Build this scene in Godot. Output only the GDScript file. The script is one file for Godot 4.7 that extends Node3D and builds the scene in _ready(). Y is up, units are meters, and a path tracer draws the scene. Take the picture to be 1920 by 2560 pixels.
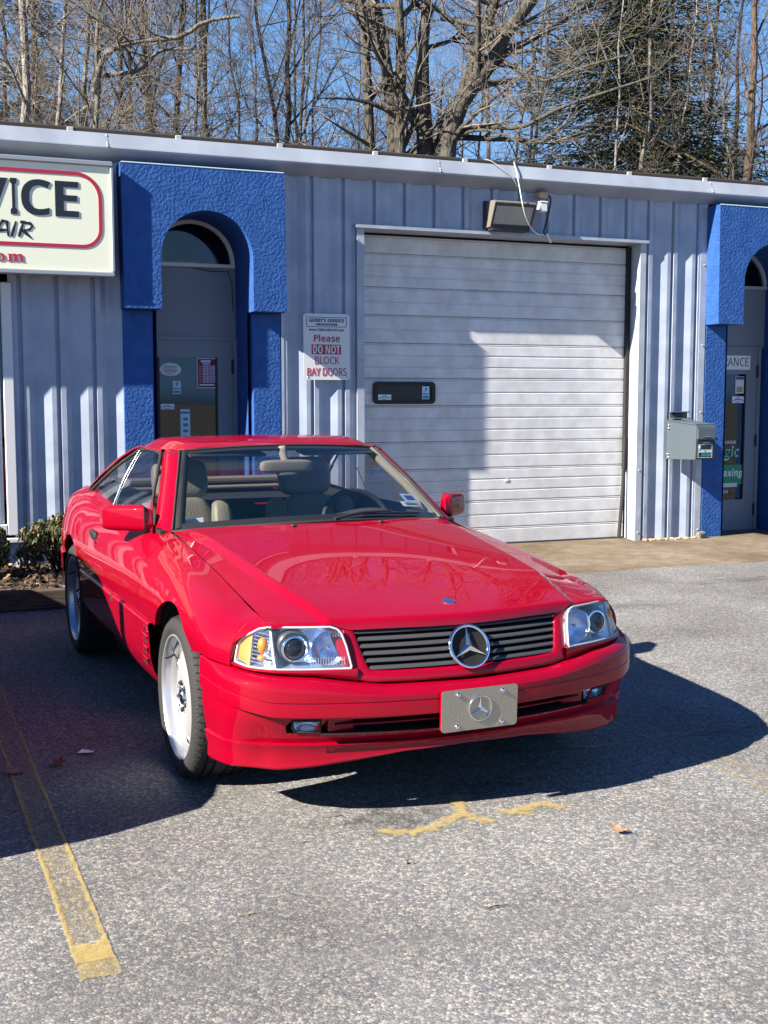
extends Node3D
# Red hardtop roadster parked nose-out in front of a blue and grey auto repair shop.
# World: x runs right along the shop wall, y up, z out of the wall towards the street; metres.

class MB:
	var v := PackedVector3Array()
	var n := PackedVector3Array()
	var t := PackedVector2Array()
	var c := PackedColorArray()
	var i := PackedInt32Array()
	func vert(p: Vector3, nn: Vector3, uv := Vector2.ZERO) -> int:
		v.append(p); n.append(nn); t.append(uv)
		return v.size() - 1
	func tri(a: Vector3, b: Vector3, d: Vector3, ua := Vector2.ZERO, ub := Vector2.ZERO, ud := Vector2.ZERO) -> void:
		var nn := (d - a).cross(b - a).normalized()
		var k := v.size()
		vert(a, nn, ua); vert(b, nn, ub); vert(d, nn, ud)
		i.append_array([k, k + 1, k + 2])
	func quad(a: Vector3, b: Vector3, d: Vector3, e: Vector3, uv := false) -> void:
		# a b d e round the outside, clockwise seen from outside
		var nn := (d - a).cross(b - a).normalized()
		var k := v.size()
		vert(a, nn, Vector2(0, 1) if uv else Vector2.ZERO); vert(b, nn, Vector2(0, 0) if uv else Vector2.ZERO)
		vert(d, nn, Vector2(1, 0) if uv else Vector2.ZERO); vert(e, nn, Vector2(1, 1) if uv else Vector2.ZERO)
		i.append_array([k, k + 1, k + 2, k, k + 2, k + 3])
	func box(p: Vector3, s: Vector3, b := Basis.IDENTITY, bev := 0.0) -> void:
		var h := s * 0.5
		var axes := [Vector3(1, 0, 0), Vector3(0, 1, 0), Vector3(0, 0, 1)]
		for ax in 3:
			for sg in [-1.0, 1.0]:
				var w: Vector3 = axes[ax] * sg
				var u: Vector3 = axes[(ax + 1) % 3]
				var q: Vector3 = axes[(ax + 2) % 3]
				var hu: float = h[(ax + 1) % 3] - bev
				var hq: float = h[(ax + 2) % 3] - bev
				var o: Vector3 = w * h[ax]
				face(p, b, [o - u * hu - q * hq, o - u * hu + q * hq, o + u * hu + q * hq, o + u * hu - q * hq], w)
		if bev <= 0.0: return
		for ax in 3:
			var b1 := (ax + 1) % 3
			var b2 := (ax + 2) % 3
			for s1 in [-1.0, 1.0]:
				for s2 in [-1.0, 1.0]:
					var d1: Vector3 = axes[b1] * s1
					var d2: Vector3 = axes[b2] * s2
					var u: Vector3 = axes[ax] * (h[ax] - bev)
					var p1: Vector3 = d1 * h[b1] + d2 * (h[b2] - bev)
					var p2: Vector3 = d1 * (h[b1] - bev) + d2 * h[b2]
					face(p, b, [p1 - u, p1 + u, p2 + u, p2 - u], (d1 + d2).normalized())
	func face(p: Vector3, b: Basis, q: Array, w: Vector3) -> void:
		var k := v.size()
		var nn := (b * w).normalized()
		for e in q: vert(p + b * e, nn)
		var g: Vector3 = (v[k + 1] - v[k]).cross(v[k + 2] - v[k])
		if g.dot(nn) < 0: i.append_array([k, k + 1, k + 2, k, k + 2, k + 3])
		else: i.append_array([k, k + 2, k + 1, k, k + 3, k + 2])
	func grid(rows: Array, inside = null, uvs := false, up := Vector3.ZERO) -> void:
		# rows of points joined into one smooth sheet; normals point away from «inside» or along «up»
		var nr := rows.size()
		var nc: int = rows[0].size()
		var k := v.size()
		var sum := 0.0
		var ns := PackedVector3Array()
		for r in nr:
			var a: PackedVector3Array = rows[maxi(r - 1, 0)]
			var z: PackedVector3Array = rows[mini(r + 1, nr - 1)]
			var m: PackedVector3Array = rows[r]
			for q in nc:
				var du := m[mini(q + 1, nc - 1)] - m[maxi(q - 1, 0)]
				var dv := z[q] - a[q]
				var nn := du.cross(dv)
				if nn.length_squared() < 1e-16:
					var r2 := clampi(r, 1, nr - 2) if nr > 2 else r
					var q2 := clampi(q, 1, nc - 2) if nc > 2 else q
					du = rows[r2][mini(q2 + 1, nc - 1)] - rows[r2][maxi(q2 - 1, 0)]
					dv = rows[mini(r2 + 1, nr - 1)][q2] - rows[maxi(r2 - 1, 0)][q2]
					nn = du.cross(dv)
				nn = nn.normalized()
				ns.append(nn)
				if inside != null: sum += nn.dot(m[q] - inside)
				elif up != Vector3.ZERO: sum += nn.dot(up)
				else: sum += 1.0
		var sg := 1.0 if sum >= 0 else -1.0
		for r in nr:
			for q in nc:
				vert(rows[r][q], ns[r * nc + q] * sg, Vector2(float(q) / maxi(nc - 1, 1), float(r) / maxi(nr - 1, 1)) if uvs else Vector2.ZERO)
		for r in nr - 1:
			for q in nc - 1:
				var a := k + r * nc + q
				if sg > 0: i.append_array([a, a + nc, a + 1, a + 1, a + nc, a + nc + 1])
				else: i.append_array([a, a + 1, a + nc, a + 1, a + nc + 1, a + nc])
	func tube(p: PackedVector3Array, r: PackedFloat32Array, sides := 6, cap := false) -> void:
		var k := v.size()
		var m := p.size()
		var d := (p[1] - p[0]).normalized()
		var u := d.cross(Vector3.UP if absf(d.y) < 0.9 else Vector3.RIGHT).normalized()
		for a in m:
			var e := (p[mini(a + 1, m - 1)] - p[maxi(a - 1, 0)]).normalized()
			u = (u - e * u.dot(e)).normalized()
			var w := e.cross(u)
			for s in sides:
				var an := TAU * s / sides
				var nn := u * cos(an) + w * sin(an)
				v.append(p[a] + nn * r[a]); n.append(nn); t.append(Vector2(float(s) / sides, a))
		for a in m - 1:
			for s in sides:
				var s2 := (s + 1) % sides
				var q := k + a * sides
				i.append_array([q + s, q + sides + s, q + s2, q + s2, q + sides + s, q + sides + s2])
		if cap:
			for e in [0, m - 1]:
				var cc := v.size()
				var nn := (p[0] - p[1]).normalized() if e == 0 else (p[m - 1] - p[m - 2]).normalized()
				vert(p[e], nn)
				for s in sides: vert(v[k + e * sides + s], nn)
				for s in sides: tri_fix(cc, cc + 1 + s, cc + 1 + (s + 1) % sides)
	func tri_fix(a: int, b: int, d: int) -> void:
		if (v[b] - v[a]).cross(v[d] - v[a]).dot(n[a]) > 0: i.append_array([a, d, b])
		else: i.append_array([a, b, d])
	func lathe(prof: Array, segs: int, x: Transform3D, sharp := 35.0, arc := TAU) -> void:
		# prof: Vector2(radius, along y); profile corners sharper than «sharp» degrees stay edges
		var m := prof.size()
		for a in m - 1:
			var p0: Vector2 = prof[a]
			var p1: Vector2 = prof[a + 1]
			var d := (p1 - p0).normalized()
			var n0 := Vector2(d.y, -d.x)
			var na := n0
			var nb := n0
			if a > 0:
				var e := (p0 - prof[a - 1] as Vector2).normalized()
				if absf(rad_to_deg(e.angle_to(d))) < sharp: na = (n0 + Vector2(e.y, -e.x)).normalized()
			if a < m - 2:
				var e := (prof[a + 2] - p1 as Vector2).normalized()
				if absf(rad_to_deg(d.angle_to(e))) < sharp: nb = (n0 + Vector2(e.y, -e.x)).normalized()
			var k := v.size()
			for s in segs + 1:
				var an := arc * s / segs
				var cs := cos(an)
				var sn := sin(an)
				vert(x * Vector3(p0.x * cs, p0.y, p0.x * sn), (x.basis * Vector3(na.x * cs, na.y, na.x * sn)).normalized(), Vector2(float(s) / segs, float(a) / m))
				vert(x * Vector3(p1.x * cs, p1.y, p1.x * sn), (x.basis * Vector3(nb.x * cs, nb.y, nb.x * sn)).normalized(), Vector2(float(s) / segs, float(a + 1) / m))
			for s in segs:
				var q := k + s * 2
				for f in [[q, q + 1, q + 2], [q + 1, q + 3, q + 2]]:
					var g := (v[f[1]] - v[f[0]]).cross(v[f[2]] - v[f[0]])
					if g.dot(n[f[0]] + n[f[1]] + n[f[2]]) > 0: i.append_array([f[0], f[2], f[1]])
					else: i.append_array([f[0], f[1], f[2]])
	func prism(poly: PackedVector2Array, z0: float, z1: float, x := Transform3D.IDENTITY, smooth := false) -> void:
		# polygon in xy pulled from z0 (back) to z1 (front)
		var idx := Geometry2D.triangulate_polygon(poly)
		for e in [[z1, 1.0], [z0, -1.0]]:
			var k := v.size()
			var nn: Vector3 = (x.basis * Vector3(0, 0, e[1])).normalized()
			for p in poly: vert(x * Vector3(p.x, p.y, e[0]), nn, p)
			for a in range(0, idx.size(), 3): tri_fix(k + idx[a], k + idx[a + 1], k + idx[a + 2])
		var m := poly.size()
		var ccw := not Geometry2D.is_polygon_clockwise(poly)
		for a in m:
			var p: Vector2 = poly[a]
			var q: Vector2 = poly[(a + 1) % m]
			var d := (q - p).normalized()
			var nd := Vector2(d.y, -d.x) if ccw else Vector2(-d.y, d.x)
			var na := nd
			var nb := nd
			if smooth:
				var o: Vector2 = (p - poly[(a + m - 1) % m]).normalized()
				var w: Vector2 = (poly[(a + 2) % m] - q).normalized()
				if absf(o.angle_to(d)) < 0.6: na = (nd + (Vector2(o.y, -o.x) if ccw else Vector2(-o.y, o.x))).normalized()
				if absf(d.angle_to(w)) < 0.6: nb = (nd + (Vector2(w.y, -w.x) if ccw else Vector2(-w.y, w.x))).normalized()
			var k := v.size()
			var wa: Vector3 = (x.basis * Vector3(na.x, na.y, 0)).normalized()
			var wb: Vector3 = (x.basis * Vector3(nb.x, nb.y, 0)).normalized()
			vert(x * Vector3(p.x, p.y, z0), wa); vert(x * Vector3(p.x, p.y, z1), wa)
			vert(x * Vector3(q.x, q.y, z1), wb); vert(x * Vector3(q.x, q.y, z0), wb)
			tri_fix(k, k + 1, k + 2); tri_fix(k, k + 2, k + 3)
	func extrude_x(prof: Array, x0: float, x1: float, facing: Vector3) -> void:
		# open profile of Vector2(y, z), flat facets, pulled along x
		for a in prof.size() - 1:
			var p: Vector2 = prof[a]
			var q: Vector2 = prof[a + 1]
			var e := Vector3(0, q.x - p.x, q.y - p.y)
			var nn := Vector3.RIGHT.cross(e).normalized()
			if nn.dot(facing) < 0: nn = -nn
			face(Vector3.ZERO, Basis.IDENTITY, [Vector3(x0, p.x, p.y), Vector3(x1, p.x, p.y), Vector3(x1, q.x, q.y), Vector3(x0, q.x, q.y)], nn)
	func extrude_y(prof: Array, y0: float, y1: float, facing: Vector3) -> void:
		# open profile of Vector2(x, z), flat facets, pulled up along y
		for a in prof.size() - 1:
			var p: Vector2 = prof[a]
			var q: Vector2 = prof[a + 1]
			var e := Vector3(q.x - p.x, 0, q.y - p.y)
			var nn := e.cross(Vector3.UP).normalized()
			if nn.dot(facing) < -0.001: nn = -nn
			face(Vector3.ZERO, Basis.IDENTITY, [Vector3(p.x, y0, p.y), Vector3(q.x, y0, q.y), Vector3(q.x, y1, q.y), Vector3(p.x, y1, p.y)], nn)
	func ball(p: Vector3, r: Vector3, b := Basis.IDENTITY, seg := 12, ring := 7) -> void:
		var k := v.size()
		for a in ring + 1:
			var la := PI * a / ring
			for s in seg + 1:
				var lo := TAU * s / seg
				var d := Vector3(sin(la) * cos(lo), cos(la), sin(la) * sin(lo))
				vert(p + b * (d * r), (b * (d / r)).normalized())
		for a in ring:
			for s in seg:
				var q := k + a * (seg + 1) + s
				i.append_array([q, q + seg + 1, q + 1, q + 1, q + seg + 1, q + seg + 2])
	func mesh() -> ArrayMesh:
		var m := ArrayMesh.new()
		var arr := []
		arr.resize(Mesh.ARRAY_MAX)
		arr[Mesh.ARRAY_VERTEX] = v; arr[Mesh.ARRAY_NORMAL] = n; arr[Mesh.ARRAY_TEX_UV] = t; arr[Mesh.ARRAY_INDEX] = i
		if c.size() == v.size() and c.size() > 0: arr[Mesh.ARRAY_COLOR] = c
		m.add_surface_from_arrays(Mesh.PRIMITIVE_TRIANGLES, arr)
		return m

var M := {}
var used := {}
var rng := RandomNumberGenerator.new()

func lin(r: float, g: float, b: float, a := 1.0) -> Color:
	var k := Color(r, g, b).linear_to_srgb()
	k.a = a
	return k

func mat(called: String, col: Color, rough := 0.6, metal := 0.0) -> StandardMaterial3D:
	var m := StandardMaterial3D.new()
	m.resource_name = called
	m.albedo_color = col
	m.roughness = rough
	m.metallic = metal
	M[called] = m
	return m

func glass(called: String, col: Color, alpha: float) -> StandardMaterial3D:
	var m := mat(called, Color(col.r, col.g, col.b, alpha), 0.02)
	m.transparency = BaseMaterial3D.TRANSPARENCY_ALPHA
	return m

func tex_of(data: PackedByteArray, w: int, h: int, rgb := true) -> ImageTexture:
	return ImageTexture.create_from_image(Image.create_from_data(w, h, false, Image.FORMAT_RGB8 if rgb else Image.FORMAT_L8, data))

func noise(kind: int, freq: float, sd: int, oct := 1) -> FastNoiseLite:
	var f := FastNoiseLite.new()
	f.noise_type = kind
	f.frequency = freq
	f.seed = sd
	f.fractal_type = FastNoiseLite.FRACTAL_FBM if oct > 1 else FastNoiseLite.FRACTAL_NONE
	f.fractal_octaves = oct
	return f

func numbered(called: String) -> String:
	var k: int = used.get(called, 0)
	used[called] = k + 1
	return called if k == 0 else "%s_%03d" % [called, k]

func thing(called: String, label: String, category: String, at := Vector3.ZERO, group := "") -> Node3D:
	var o := Node3D.new()
	o.name = numbered(called)
	add_child(o)
	o.position = at
	return tag(o, label, category, group)

func tag(o: Node3D, label: String, category: String, group := "", kind := "") -> Node3D:
	if label: o.set_meta("label", label)
	if category: o.set_meta("category", category)
	if group: o.set_meta("group", group)
	if kind: o.set_meta("kind", kind)
	return o

func part(called: String, shape, m: Material, parent: Node3D, x := Transform3D.IDENTITY) -> MeshInstance3D:
	var o := MeshInstance3D.new()
	var key := "%d/%s" % [parent.get_instance_id(), called]
	var k: int = used.get(key, 0)
	used[key] = k + 1
	o.name = called if k == 0 else "%s_%03d" % [called, k]
	o.mesh = shape.mesh() if shape is MB else shape
	o.material_override = m
	o.transform = x
	parent.add_child(o)
	return o

func top(called: String, shape, m: Material, label: String, category: String, group := "", kind := "") -> MeshInstance3D:
	var o := MeshInstance3D.new()
	o.name = numbered(called)
	o.mesh = shape.mesh() if shape is MB else shape
	o.material_override = m
	add_child(o)
	tag(o, label, category, group, kind)
	return o

func bx(p: Vector3, s: Vector3, bev := 0.0) -> MB:
	var b := MB.new()
	b.box(p, s, Basis.IDENTITY, bev)
	return b

func span(a: Vector3, b: Vector3, bev := 0.0) -> MB:
	return bx((a + b) * 0.5, (b - a).abs(), bev)

var fonts := {}
func words(called: String, text: String, x0: float, x1: float, y0: float, y1: float, depth: float, m: Material, parent: Node3D, base: Transform3D, face := "Droid Sans", bold := true, slant := 0.0) -> MeshInstance3D:
	# lettering fitted into the box x0..x1, y0..y1 of the plane «base»
	var key := face + str(bold)
	if not fonts.has(key):
		var f := SystemFont.new()
		f.font_names = PackedStringArray([face])
		f.font_weight = 700 if bold else 400
		fonts[key] = f
	var tm := TextMesh.new()
	tm.font = fonts[key]
	tm.text = text
	tm.font_size = 64
	tm.pixel_size = 0.01
	tm.depth = 0.05
	tm.curve_step = 1.0
	var bb := tm.get_aabb()
	var sx := (x1 - x0) / maxf(bb.size.x, 0.001)
	var sy := (y1 - y0) / maxf(bb.size.y, 0.001)
	var x := Transform3D(Basis(Vector3(sx, 0, 0), Vector3(sy * slant, sy, 0), Vector3(0, 0, depth / 0.05)), Vector3.ZERO)
	x.origin = Vector3(x0, y0, 0) - x.basis * Vector3(bb.position.x, bb.position.y, 0)
	return part(called, tm, m, parent, base * x)

# smooth table: keys rising, Catmull-Rom on uneven steps
func tab(ks: Array, vs: Array, x: float) -> float:
	var m := ks.size()
	if x <= ks[0]: return vs[0]
	if x >= ks[m - 1]: return vs[m - 1]
	var a := 0
	while x > ks[a + 1]: a += 1
	var h: float = ks[a + 1] - ks[a]
	var d: float = (vs[a + 1] - vs[a]) / h
	var da: float = d if a == 0 else (vs[a + 1] - vs[a - 1]) / (ks[a + 1] - ks[a - 1])
	var db: float = d if a == m - 2 else (vs[a + 2] - vs[a]) / (ks[a + 2] - ks[a])
	var s: float = (x - ks[a]) / h
	var s2 := s * s
	var s3 := s2 * s
	return vs[a] * (2 * s3 - 3 * s2 + 1) + da * h * (s3 - 2 * s2 + s) + vs[a + 1] * (3 * s2 - 2 * s3) + db * h * (s3 - s2)

func ltab(ks: Array, vs: Array, x: float) -> float:
	var m := ks.size()
	if x <= ks[0]: return vs[0]
	for a in m - 1:
		if x <= ks[a + 1]: return lerpf(vs[a], vs[a + 1], (x - ks[a]) / (ks[a + 1] - ks[a]))
	return vs[m - 1]

func _ready() -> void:
	rng.seed = 7
	# ---- camera, sky, sun, exposure
	var cam := Camera3D.new()
	cam.name = "camera"
	cam.position = Vector3(0, 1.513, 0)
	cam.rotation_degrees = Vector3(-5.603, -21.339, 0)
	cam.fov = 46.989
	cam.near = 0.05
	cam.far = 900
	add_child(cam)
	cam.current = true
	var env := Environment.new()
	env.background_mode = Environment.BG_SKY
	var sm := ProceduralSkyMaterial.new()
	sm.sky_top_color = lin(0.006, 0.029, 0.115)
	sm.sky_horizon_color = lin(0.135, 0.285, 0.50)
	sm.sky_curve = 0.25
	sm.ground_bottom_color = lin(0.08, 0.078, 0.072)
	sm.ground_horizon_color = lin(0.06, 0.11, 0.2)
	sm.sun_angle_max = 12
	sm.sun_curve = 0.1
	var sky := Sky.new()
	sky.sky_material = sm
	env.sky = sky
	env.tonemap_mode = Environment.TONE_MAPPER_LINEAR
	env.tonemap_exposure = 3.15
	env.sdfgi_enabled = true
	env.ssao_enabled = true
	env.ssil_enabled = true
	var we := WorldEnvironment.new()
	we.name = "environment"
	we.environment = env
	add_child(we)
	var sun := DirectionalLight3D.new()
	sun.name = "sun"
	sun.light_energy = 1.6
	sun.light_color = Color(1.0, 0.965, 0.91)
	sun.light_angular_distance = 0.5
	sun.shadow_enabled = true
	sun.basis = Basis.looking_at(Vector3(1.0, -0.676, -0.215), Vector3.UP)
	add_child(sun)
	materials()
	ground()
	shop()
	shop_fittings()
	planting()
	parked_car()
	neighbour_car()
	woods()
	litter()

func cells(px: int, freq: float, sd: int, ret: int) -> PackedByteArray:
	var f := noise(FastNoiseLite.TYPE_CELLULAR, freq, sd)
	f.cellular_return_type = ret
	f.cellular_jitter = 1.0
	var im := f.get_seamless_image(px, px)
	im.convert(Image.FORMAT_L8)
	return im.get_data()

func fbm(px: int, freq: float, sd: int, oct := 4) -> PackedByteArray:
	var im := noise(FastNoiseLite.TYPE_SIMPLEX, freq, sd, oct).get_seamless_image(px, px)
	im.convert(Image.FORMAT_L8)
	return im.get_data()

func triplanar(m: StandardMaterial3D, size: float, world := true) -> void:
	m.uv1_triplanar = true
	m.uv1_world_triplanar = world
	m.uv1_scale = Vector3.ONE / size

func tinted(px: int, src: PackedByteArray, lo: Color, hi: Color, p := 1.0) -> ImageTexture:
	var b := PackedByteArray()
	b.resize(px * px * 3)
	var lut := []
	for k in 256:
		var cc := lo.lerp(hi, pow(k / 255.0, p))
		lut.append([int(cc.r * 255), int(cc.g * 255), int(cc.b * 255)])
	for k in px * px:
		var e: Array = lut[src[k]]
		b[k * 3] = e[0]; b[k * 3 + 1] = e[1]; b[k * 3 + 2] = e[2]
	return tex_of(b, px, px)

func bumps(m: StandardMaterial3D, data: PackedByteArray, px: int, cm: float) -> void:
	m.heightmap_enabled = true
	m.heightmap_texture = tex_of(data, px, px, false)
	m.heightmap_scale = cm

func detail(m: StandardMaterial3D, t: Texture2D, size: float) -> void:
	m.detail_enabled = true
	m.detail_blend_mode = BaseMaterial3D.BLEND_MODE_MUL
	m.detail_albedo = t
	m.detail_uv_layer = BaseMaterial3D.DETAIL_UV_2
	m.uv2_triplanar = true
	m.uv2_world_triplanar = true
	m.uv2_scale = Vector3.ONE / size

func materials() -> void:
	# asphalt: light worn stones in a dark binder
	var px := 1024
	var val := cells(px, 0.20, 3, FastNoiseLite.RETURN_CELL_VALUE)
	var dis := cells(px, 0.20, 3, FastNoiseLite.RETURN_DISTANCE2_SUB)
	var fine := cells(px, 0.42, 9, FastNoiseLite.RETURN_CELL_VALUE)
	var b := PackedByteArray()
	b.resize(px * px * 3)
	var hgt := PackedByteArray()
	hgt.resize(px * px)
	for k in px * px:
		var s := val[k] / 255.0
		var e := clampf(dis[k] / 255.0 * 2.2, 0.0, 1.0)
		var f := fine[k] / 255.0
		var g := (0.475 + 0.22 * s * s) * (0.80 + 0.20 * e) + (f - 0.5) * 0.12
		g = clampf(g, 0.12, 0.95)
		var warm := (s - 0.5) * 0.035 + (f - 0.5) * 0.02
		b[k * 3] = int(clampf(g + warm + 0.002, 0, 1) * 255)
		b[k * 3 + 1] = int(clampf(g, 0, 1) * 255)
		b[k * 3 + 2] = int(clampf(g - warm - 0.002, 0, 1) * 255)
		hgt[k] = int(clampf(e * 0.7 + f * 0.3, 0, 1) * 255)
	var asph := mat("asphalt", Color.WHITE, 0.92)
	asph.albedo_texture = tex_of(b, px, px)
	asph.metallic_specular = 0.3
	triplanar(asph, 2.0)
	bumps(asph, hgt, px, 0.14)
	detail(asph, tinted(512, fbm(512, 0.008, 21, 5), Color(0.78, 0.77, 0.76), Color(1.0, 1.0, 1.0), 0.8), 6.5)
	# poured concrete, tan and stained
	var conc := mat("concrete", Color.WHITE, 0.9)
	conc.albedo_texture = tinted(512, fbm(512, 0.02, 5, 6), lin(0.17, 0.135, 0.095), lin(0.27, 0.225, 0.165))
	triplanar(conc, 2.4)
	bumps(conc, fbm(512, 0.09, 6, 3), 512, 0.3)
	detail(conc, tinted(256, fbm(256, 0.012, 77, 4), Color(0.72, 0.66, 0.58), Color(1, 1, 1)), 5.0)
	var dust := tinted(256, fbm(256, 0.014, 31, 5), Color(0.86, 0.86, 0.88), Color(1, 1, 1))
	var siding := mat("siding", lin(0.345, 0.40, 0.49), 0.42)
	detail(siding, dust, 1.7)
	bumps(siding, fbm(256, 0.012, 37, 2), 256, 0.6)
	triplanar(siding, 1.3)
	var trim := mat("trim", lin(0.40, 0.44, 0.50), 0.4)
	detail(trim, dust, 1.3)
	var gut := mat("gutter", lin(0.33, 0.37, 0.43), 0.38)
	detail(gut, dust, 2.1)
	bumps(gut, fbm(256, 0.01, 41, 2), 256, 0.8)
	triplanar(gut, 1.8)
	mat("strap", lin(0.42, 0.43, 0.44), 0.4)
	var doorp := mat("door_paint", lin(0.64, 0.65, 0.665), 0.5)
	detail(doorp, tinted(256, fbm(256, 0.02, 51, 5), Color(0.88, 0.87, 0.86), Color(1, 1, 1)), 1.6)
	bumps(doorp, fbm(256, 0.011, 53, 2), 256, 0.12)
	triplanar(doorp, 1.9)
	mat("roof_edge", lin(0.035, 0.028, 0.024), 0.85)
	# blue stucco with a trowelled texture
	var st := mat("stucco", Color.WHITE, 0.75)
	st.albedo_texture = tinted(256, fbm(256, 0.02, 61, 5), lin(0.022, 0.074, 0.245), lin(0.034, 0.102, 0.31))
	triplanar(st, 1.1)
	st.metallic_specular = 0.25
	var sn := noise(FastNoiseLite.TYPE_SIMPLEX, 0.05, 62, 4)
	sn.domain_warp_enabled = true
	sn.domain_warp_amplitude = 18.0
	var sim := sn.get_seamless_image(512, 512)
	sim.convert(Image.FORMAT_L8)
	bumps(st, sim.get_data(), 512, 0.55)
	mat("grey_door", lin(0.17, 0.195, 0.23), 0.5)
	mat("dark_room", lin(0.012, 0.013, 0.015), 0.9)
	mat("black", lin(0.012, 0.012, 0.013), 0.5)
	mat("rubber", lin(0.016, 0.016, 0.017), 0.75)
	mat("white_paint", lin(0.60, 0.61, 0.62), 0.45)
	mat("off_white", lin(0.62, 0.62, 0.58), 0.5)
	mat("cream", lin(0.76, 0.78, 0.60), 0.35)
	mat("sign_red", lin(0.38, 0.016, 0.045), 0.45)
	mat("sign_black", lin(0.012, 0.014, 0.022), 0.4)
	mat("aluminium", lin(0.42, 0.43, 0.43), 0.45, 0.7)
	mat("steel", lin(0.55, 0.55, 0.56), 0.3, 1.0)
	mat("grey_steel", lin(0.080, 0.105, 0.125), 0.5, 0.2)
	mat("housing", lin(0.17, 0.155, 0.13), 0.5)
	mat("brass_box", lin(0.36, 0.27, 0.16), 0.6)
	glass("window_glass", Color(0.02, 0.03, 0.035), 0.35)
	var prism_glass := mat("lamp_glass", lin(0.30, 0.30, 0.28), 0.28)
	prism_glass.metallic_specular = 0.7
	mat("blue_print", lin(0.02, 0.06, 0.30), 0.5)
	mat("teal_print", lin(0.03, 0.20, 0.30), 0.5)
	mat("pale_blue", lin(0.45, 0.62, 0.70), 0.5)
	mat("green_print", lin(0.02, 0.24, 0.11), 0.5)
	mat("white_print", lin(0.70, 0.72, 0.72), 0.5)
	mat("wire_white", lin(0.66, 0.65, 0.60), 0.5)
	# car
	var paint := mat("car_red", lin(0.25, 0.0002, 0.0125), 0.5)
	paint.clearcoat_enabled = true
	paint.clearcoat = 0.72
	paint.clearcoat_roughness = 0.012
	paint.metallic_specular = 0.12
	mat("gap_black", lin(0.006, 0.005, 0.006), 0.8)
	mat("grille_grey", lin(0.050, 0.052, 0.056), 0.32)
	mat("chrome", lin(0.85, 0.86, 0.88), 0.06, 1.0)
	mat("satin_chrome", lin(0.72, 0.73, 0.75), 0.2, 1.0)
	var alloy := mat("alloy", lin(0.36, 0.36, 0.375), 0.42, 0.3)
	alloy.metallic_specular = 0.6
	mat("polished", lin(0.60, 0.61, 0.64), 0.30, 0.75)
	var ty := mat("tyre", lin(0.020, 0.020, 0.021), 0.82)
	bumps(ty, fbm(256, 0.05, 71, 3), 256, 0.25)
	triplanar(ty, 0.22, false)
	glass("windscreen", Color(0.04, 0.11, 0.10), 0.20)
	glass("side_glass", Color(0.03, 0.08, 0.08), 0.32)
	glass("lens", Color(0.5, 0.55, 0.6), 0.05)
	glass("lens_edge", Color(0.6, 0.63, 0.68), 0.4)
	var amber := mat("amber", lin(0.62, 0.19, 0.004), 0.25)
	amber.clearcoat_enabled = true
	mat("lamp_bowl", lin(0.55, 0.68, 0.90), 0.3, 0.8)
	mat("lamp_frame", lin(0.36, 0.37, 0.37), 0.35)
	mat("projector", lin(0.01, 0.012, 0.02), 0.03)
	mat("dark_plastic", lin(0.022, 0.022, 0.024), 0.55)
	var hide := mat("hide", lin(0.22, 0.21, 0.165), 0.5)
	bumps(hide, fbm(256, 0.08, 81, 3), 256, 0.15)
	triplanar(hide, 0.3, false)
	mat("hide_dark", lin(0.018, 0.020, 0.022), 0.6)
	mat("dash", lin(0.045, 0.043, 0.040), 0.7)
	mat("headlining", lin(0.19, 0.175, 0.135), 0.9)
	var plate := mat("plate_steel", lin(0.42, 0.39, 0.33), 0.34, 0.75)
	bumps(plate, fbm(256, 0.03, 83, 4), 256, 0.06)
	triplanar(plate, 0.12, false)
	mat("dark_blue", lin(0.02, 0.05, 0.16), 0.3)
	var np := mat("neighbour_paint", lin(0.03, 0.032, 0.036), 0.35)
	np.clearcoat_enabled = true
	# plants and woods
	mat("mulch", lin(0.045, 0.030, 0.020), 0.95)
	M["mulch"].albedo_texture = tinted(256, fbm(256, 0.06, 91, 5), Color(0.35, 0.33, 0.3), Color(1, 1, 1))
	triplanar(M["mulch"], 0.7)
	bumps(M["mulch"], fbm(256, 0.06, 92, 4), 256, 5.0)
	mat("timber", Color.WHITE, 0.9)
	M["timber"].albedo_texture = tinted(256, fbm(256, 0.03, 93, 5), lin(0.03, 0.024, 0.018), lin(0.13, 0.10, 0.075))
	M["timber"].uv1_triplanar = true
	M["timber"].uv1_world_triplanar = true
	M["timber"].uv1_scale = Vector3(0.5, 6, 6)
	for e in [["bark_grey", 0.06, 0.053, 0.043, 0.20, 0.18, 0.15], ["bark_dark", 0.02, 0.017, 0.013, 0.062, 0.053, 0.043], ["bark_pale", 0.12, 0.105, 0.085, 0.29, 0.265, 0.225], ["bark_big", 0.035, 0.031, 0.025, 0.115, 0.104, 0.085], ["bark_brown", 0.05, 0.034, 0.024, 0.13, 0.093, 0.068]]:
		var m := mat(e[0], Color.WHITE, 0.92)
		m.albedo_texture = tinted(256, fbm(256, 0.025, 101, 5), lin(e[1], e[2], e[3]), lin(e[4], e[5], e[6]))
		m.uv1_triplanar = true
		m.uv1_world_triplanar = true
		m.uv1_scale = Vector3(1.6, 0.35, 1.6)
		bumps(m, fbm(256, 0.04, 103, 4), 256, 4.0)
	mat("twig", lin(0.105, 0.078, 0.062), 0.9)
	mat("twig_pale", lin(0.19, 0.16, 0.13), 0.9)
	var leafy := mat("leafy", Color.WHITE, 0.65)
	leafy.vertex_color_use_as_albedo = true
	leafy.backlight_enabled = true
	leafy.backlight = Color(0.25, 0.25, 0.12)
	var vc := mat("vertex", Color.WHITE, 0.85)
	vc.vertex_color_use_as_albedo = true
	mat("dry_leaf", lin(0.36, 0.22, 0.13), 0.8)
	mat("red_leaf", lin(0.16, 0.03, 0.02), 0.8)
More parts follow.
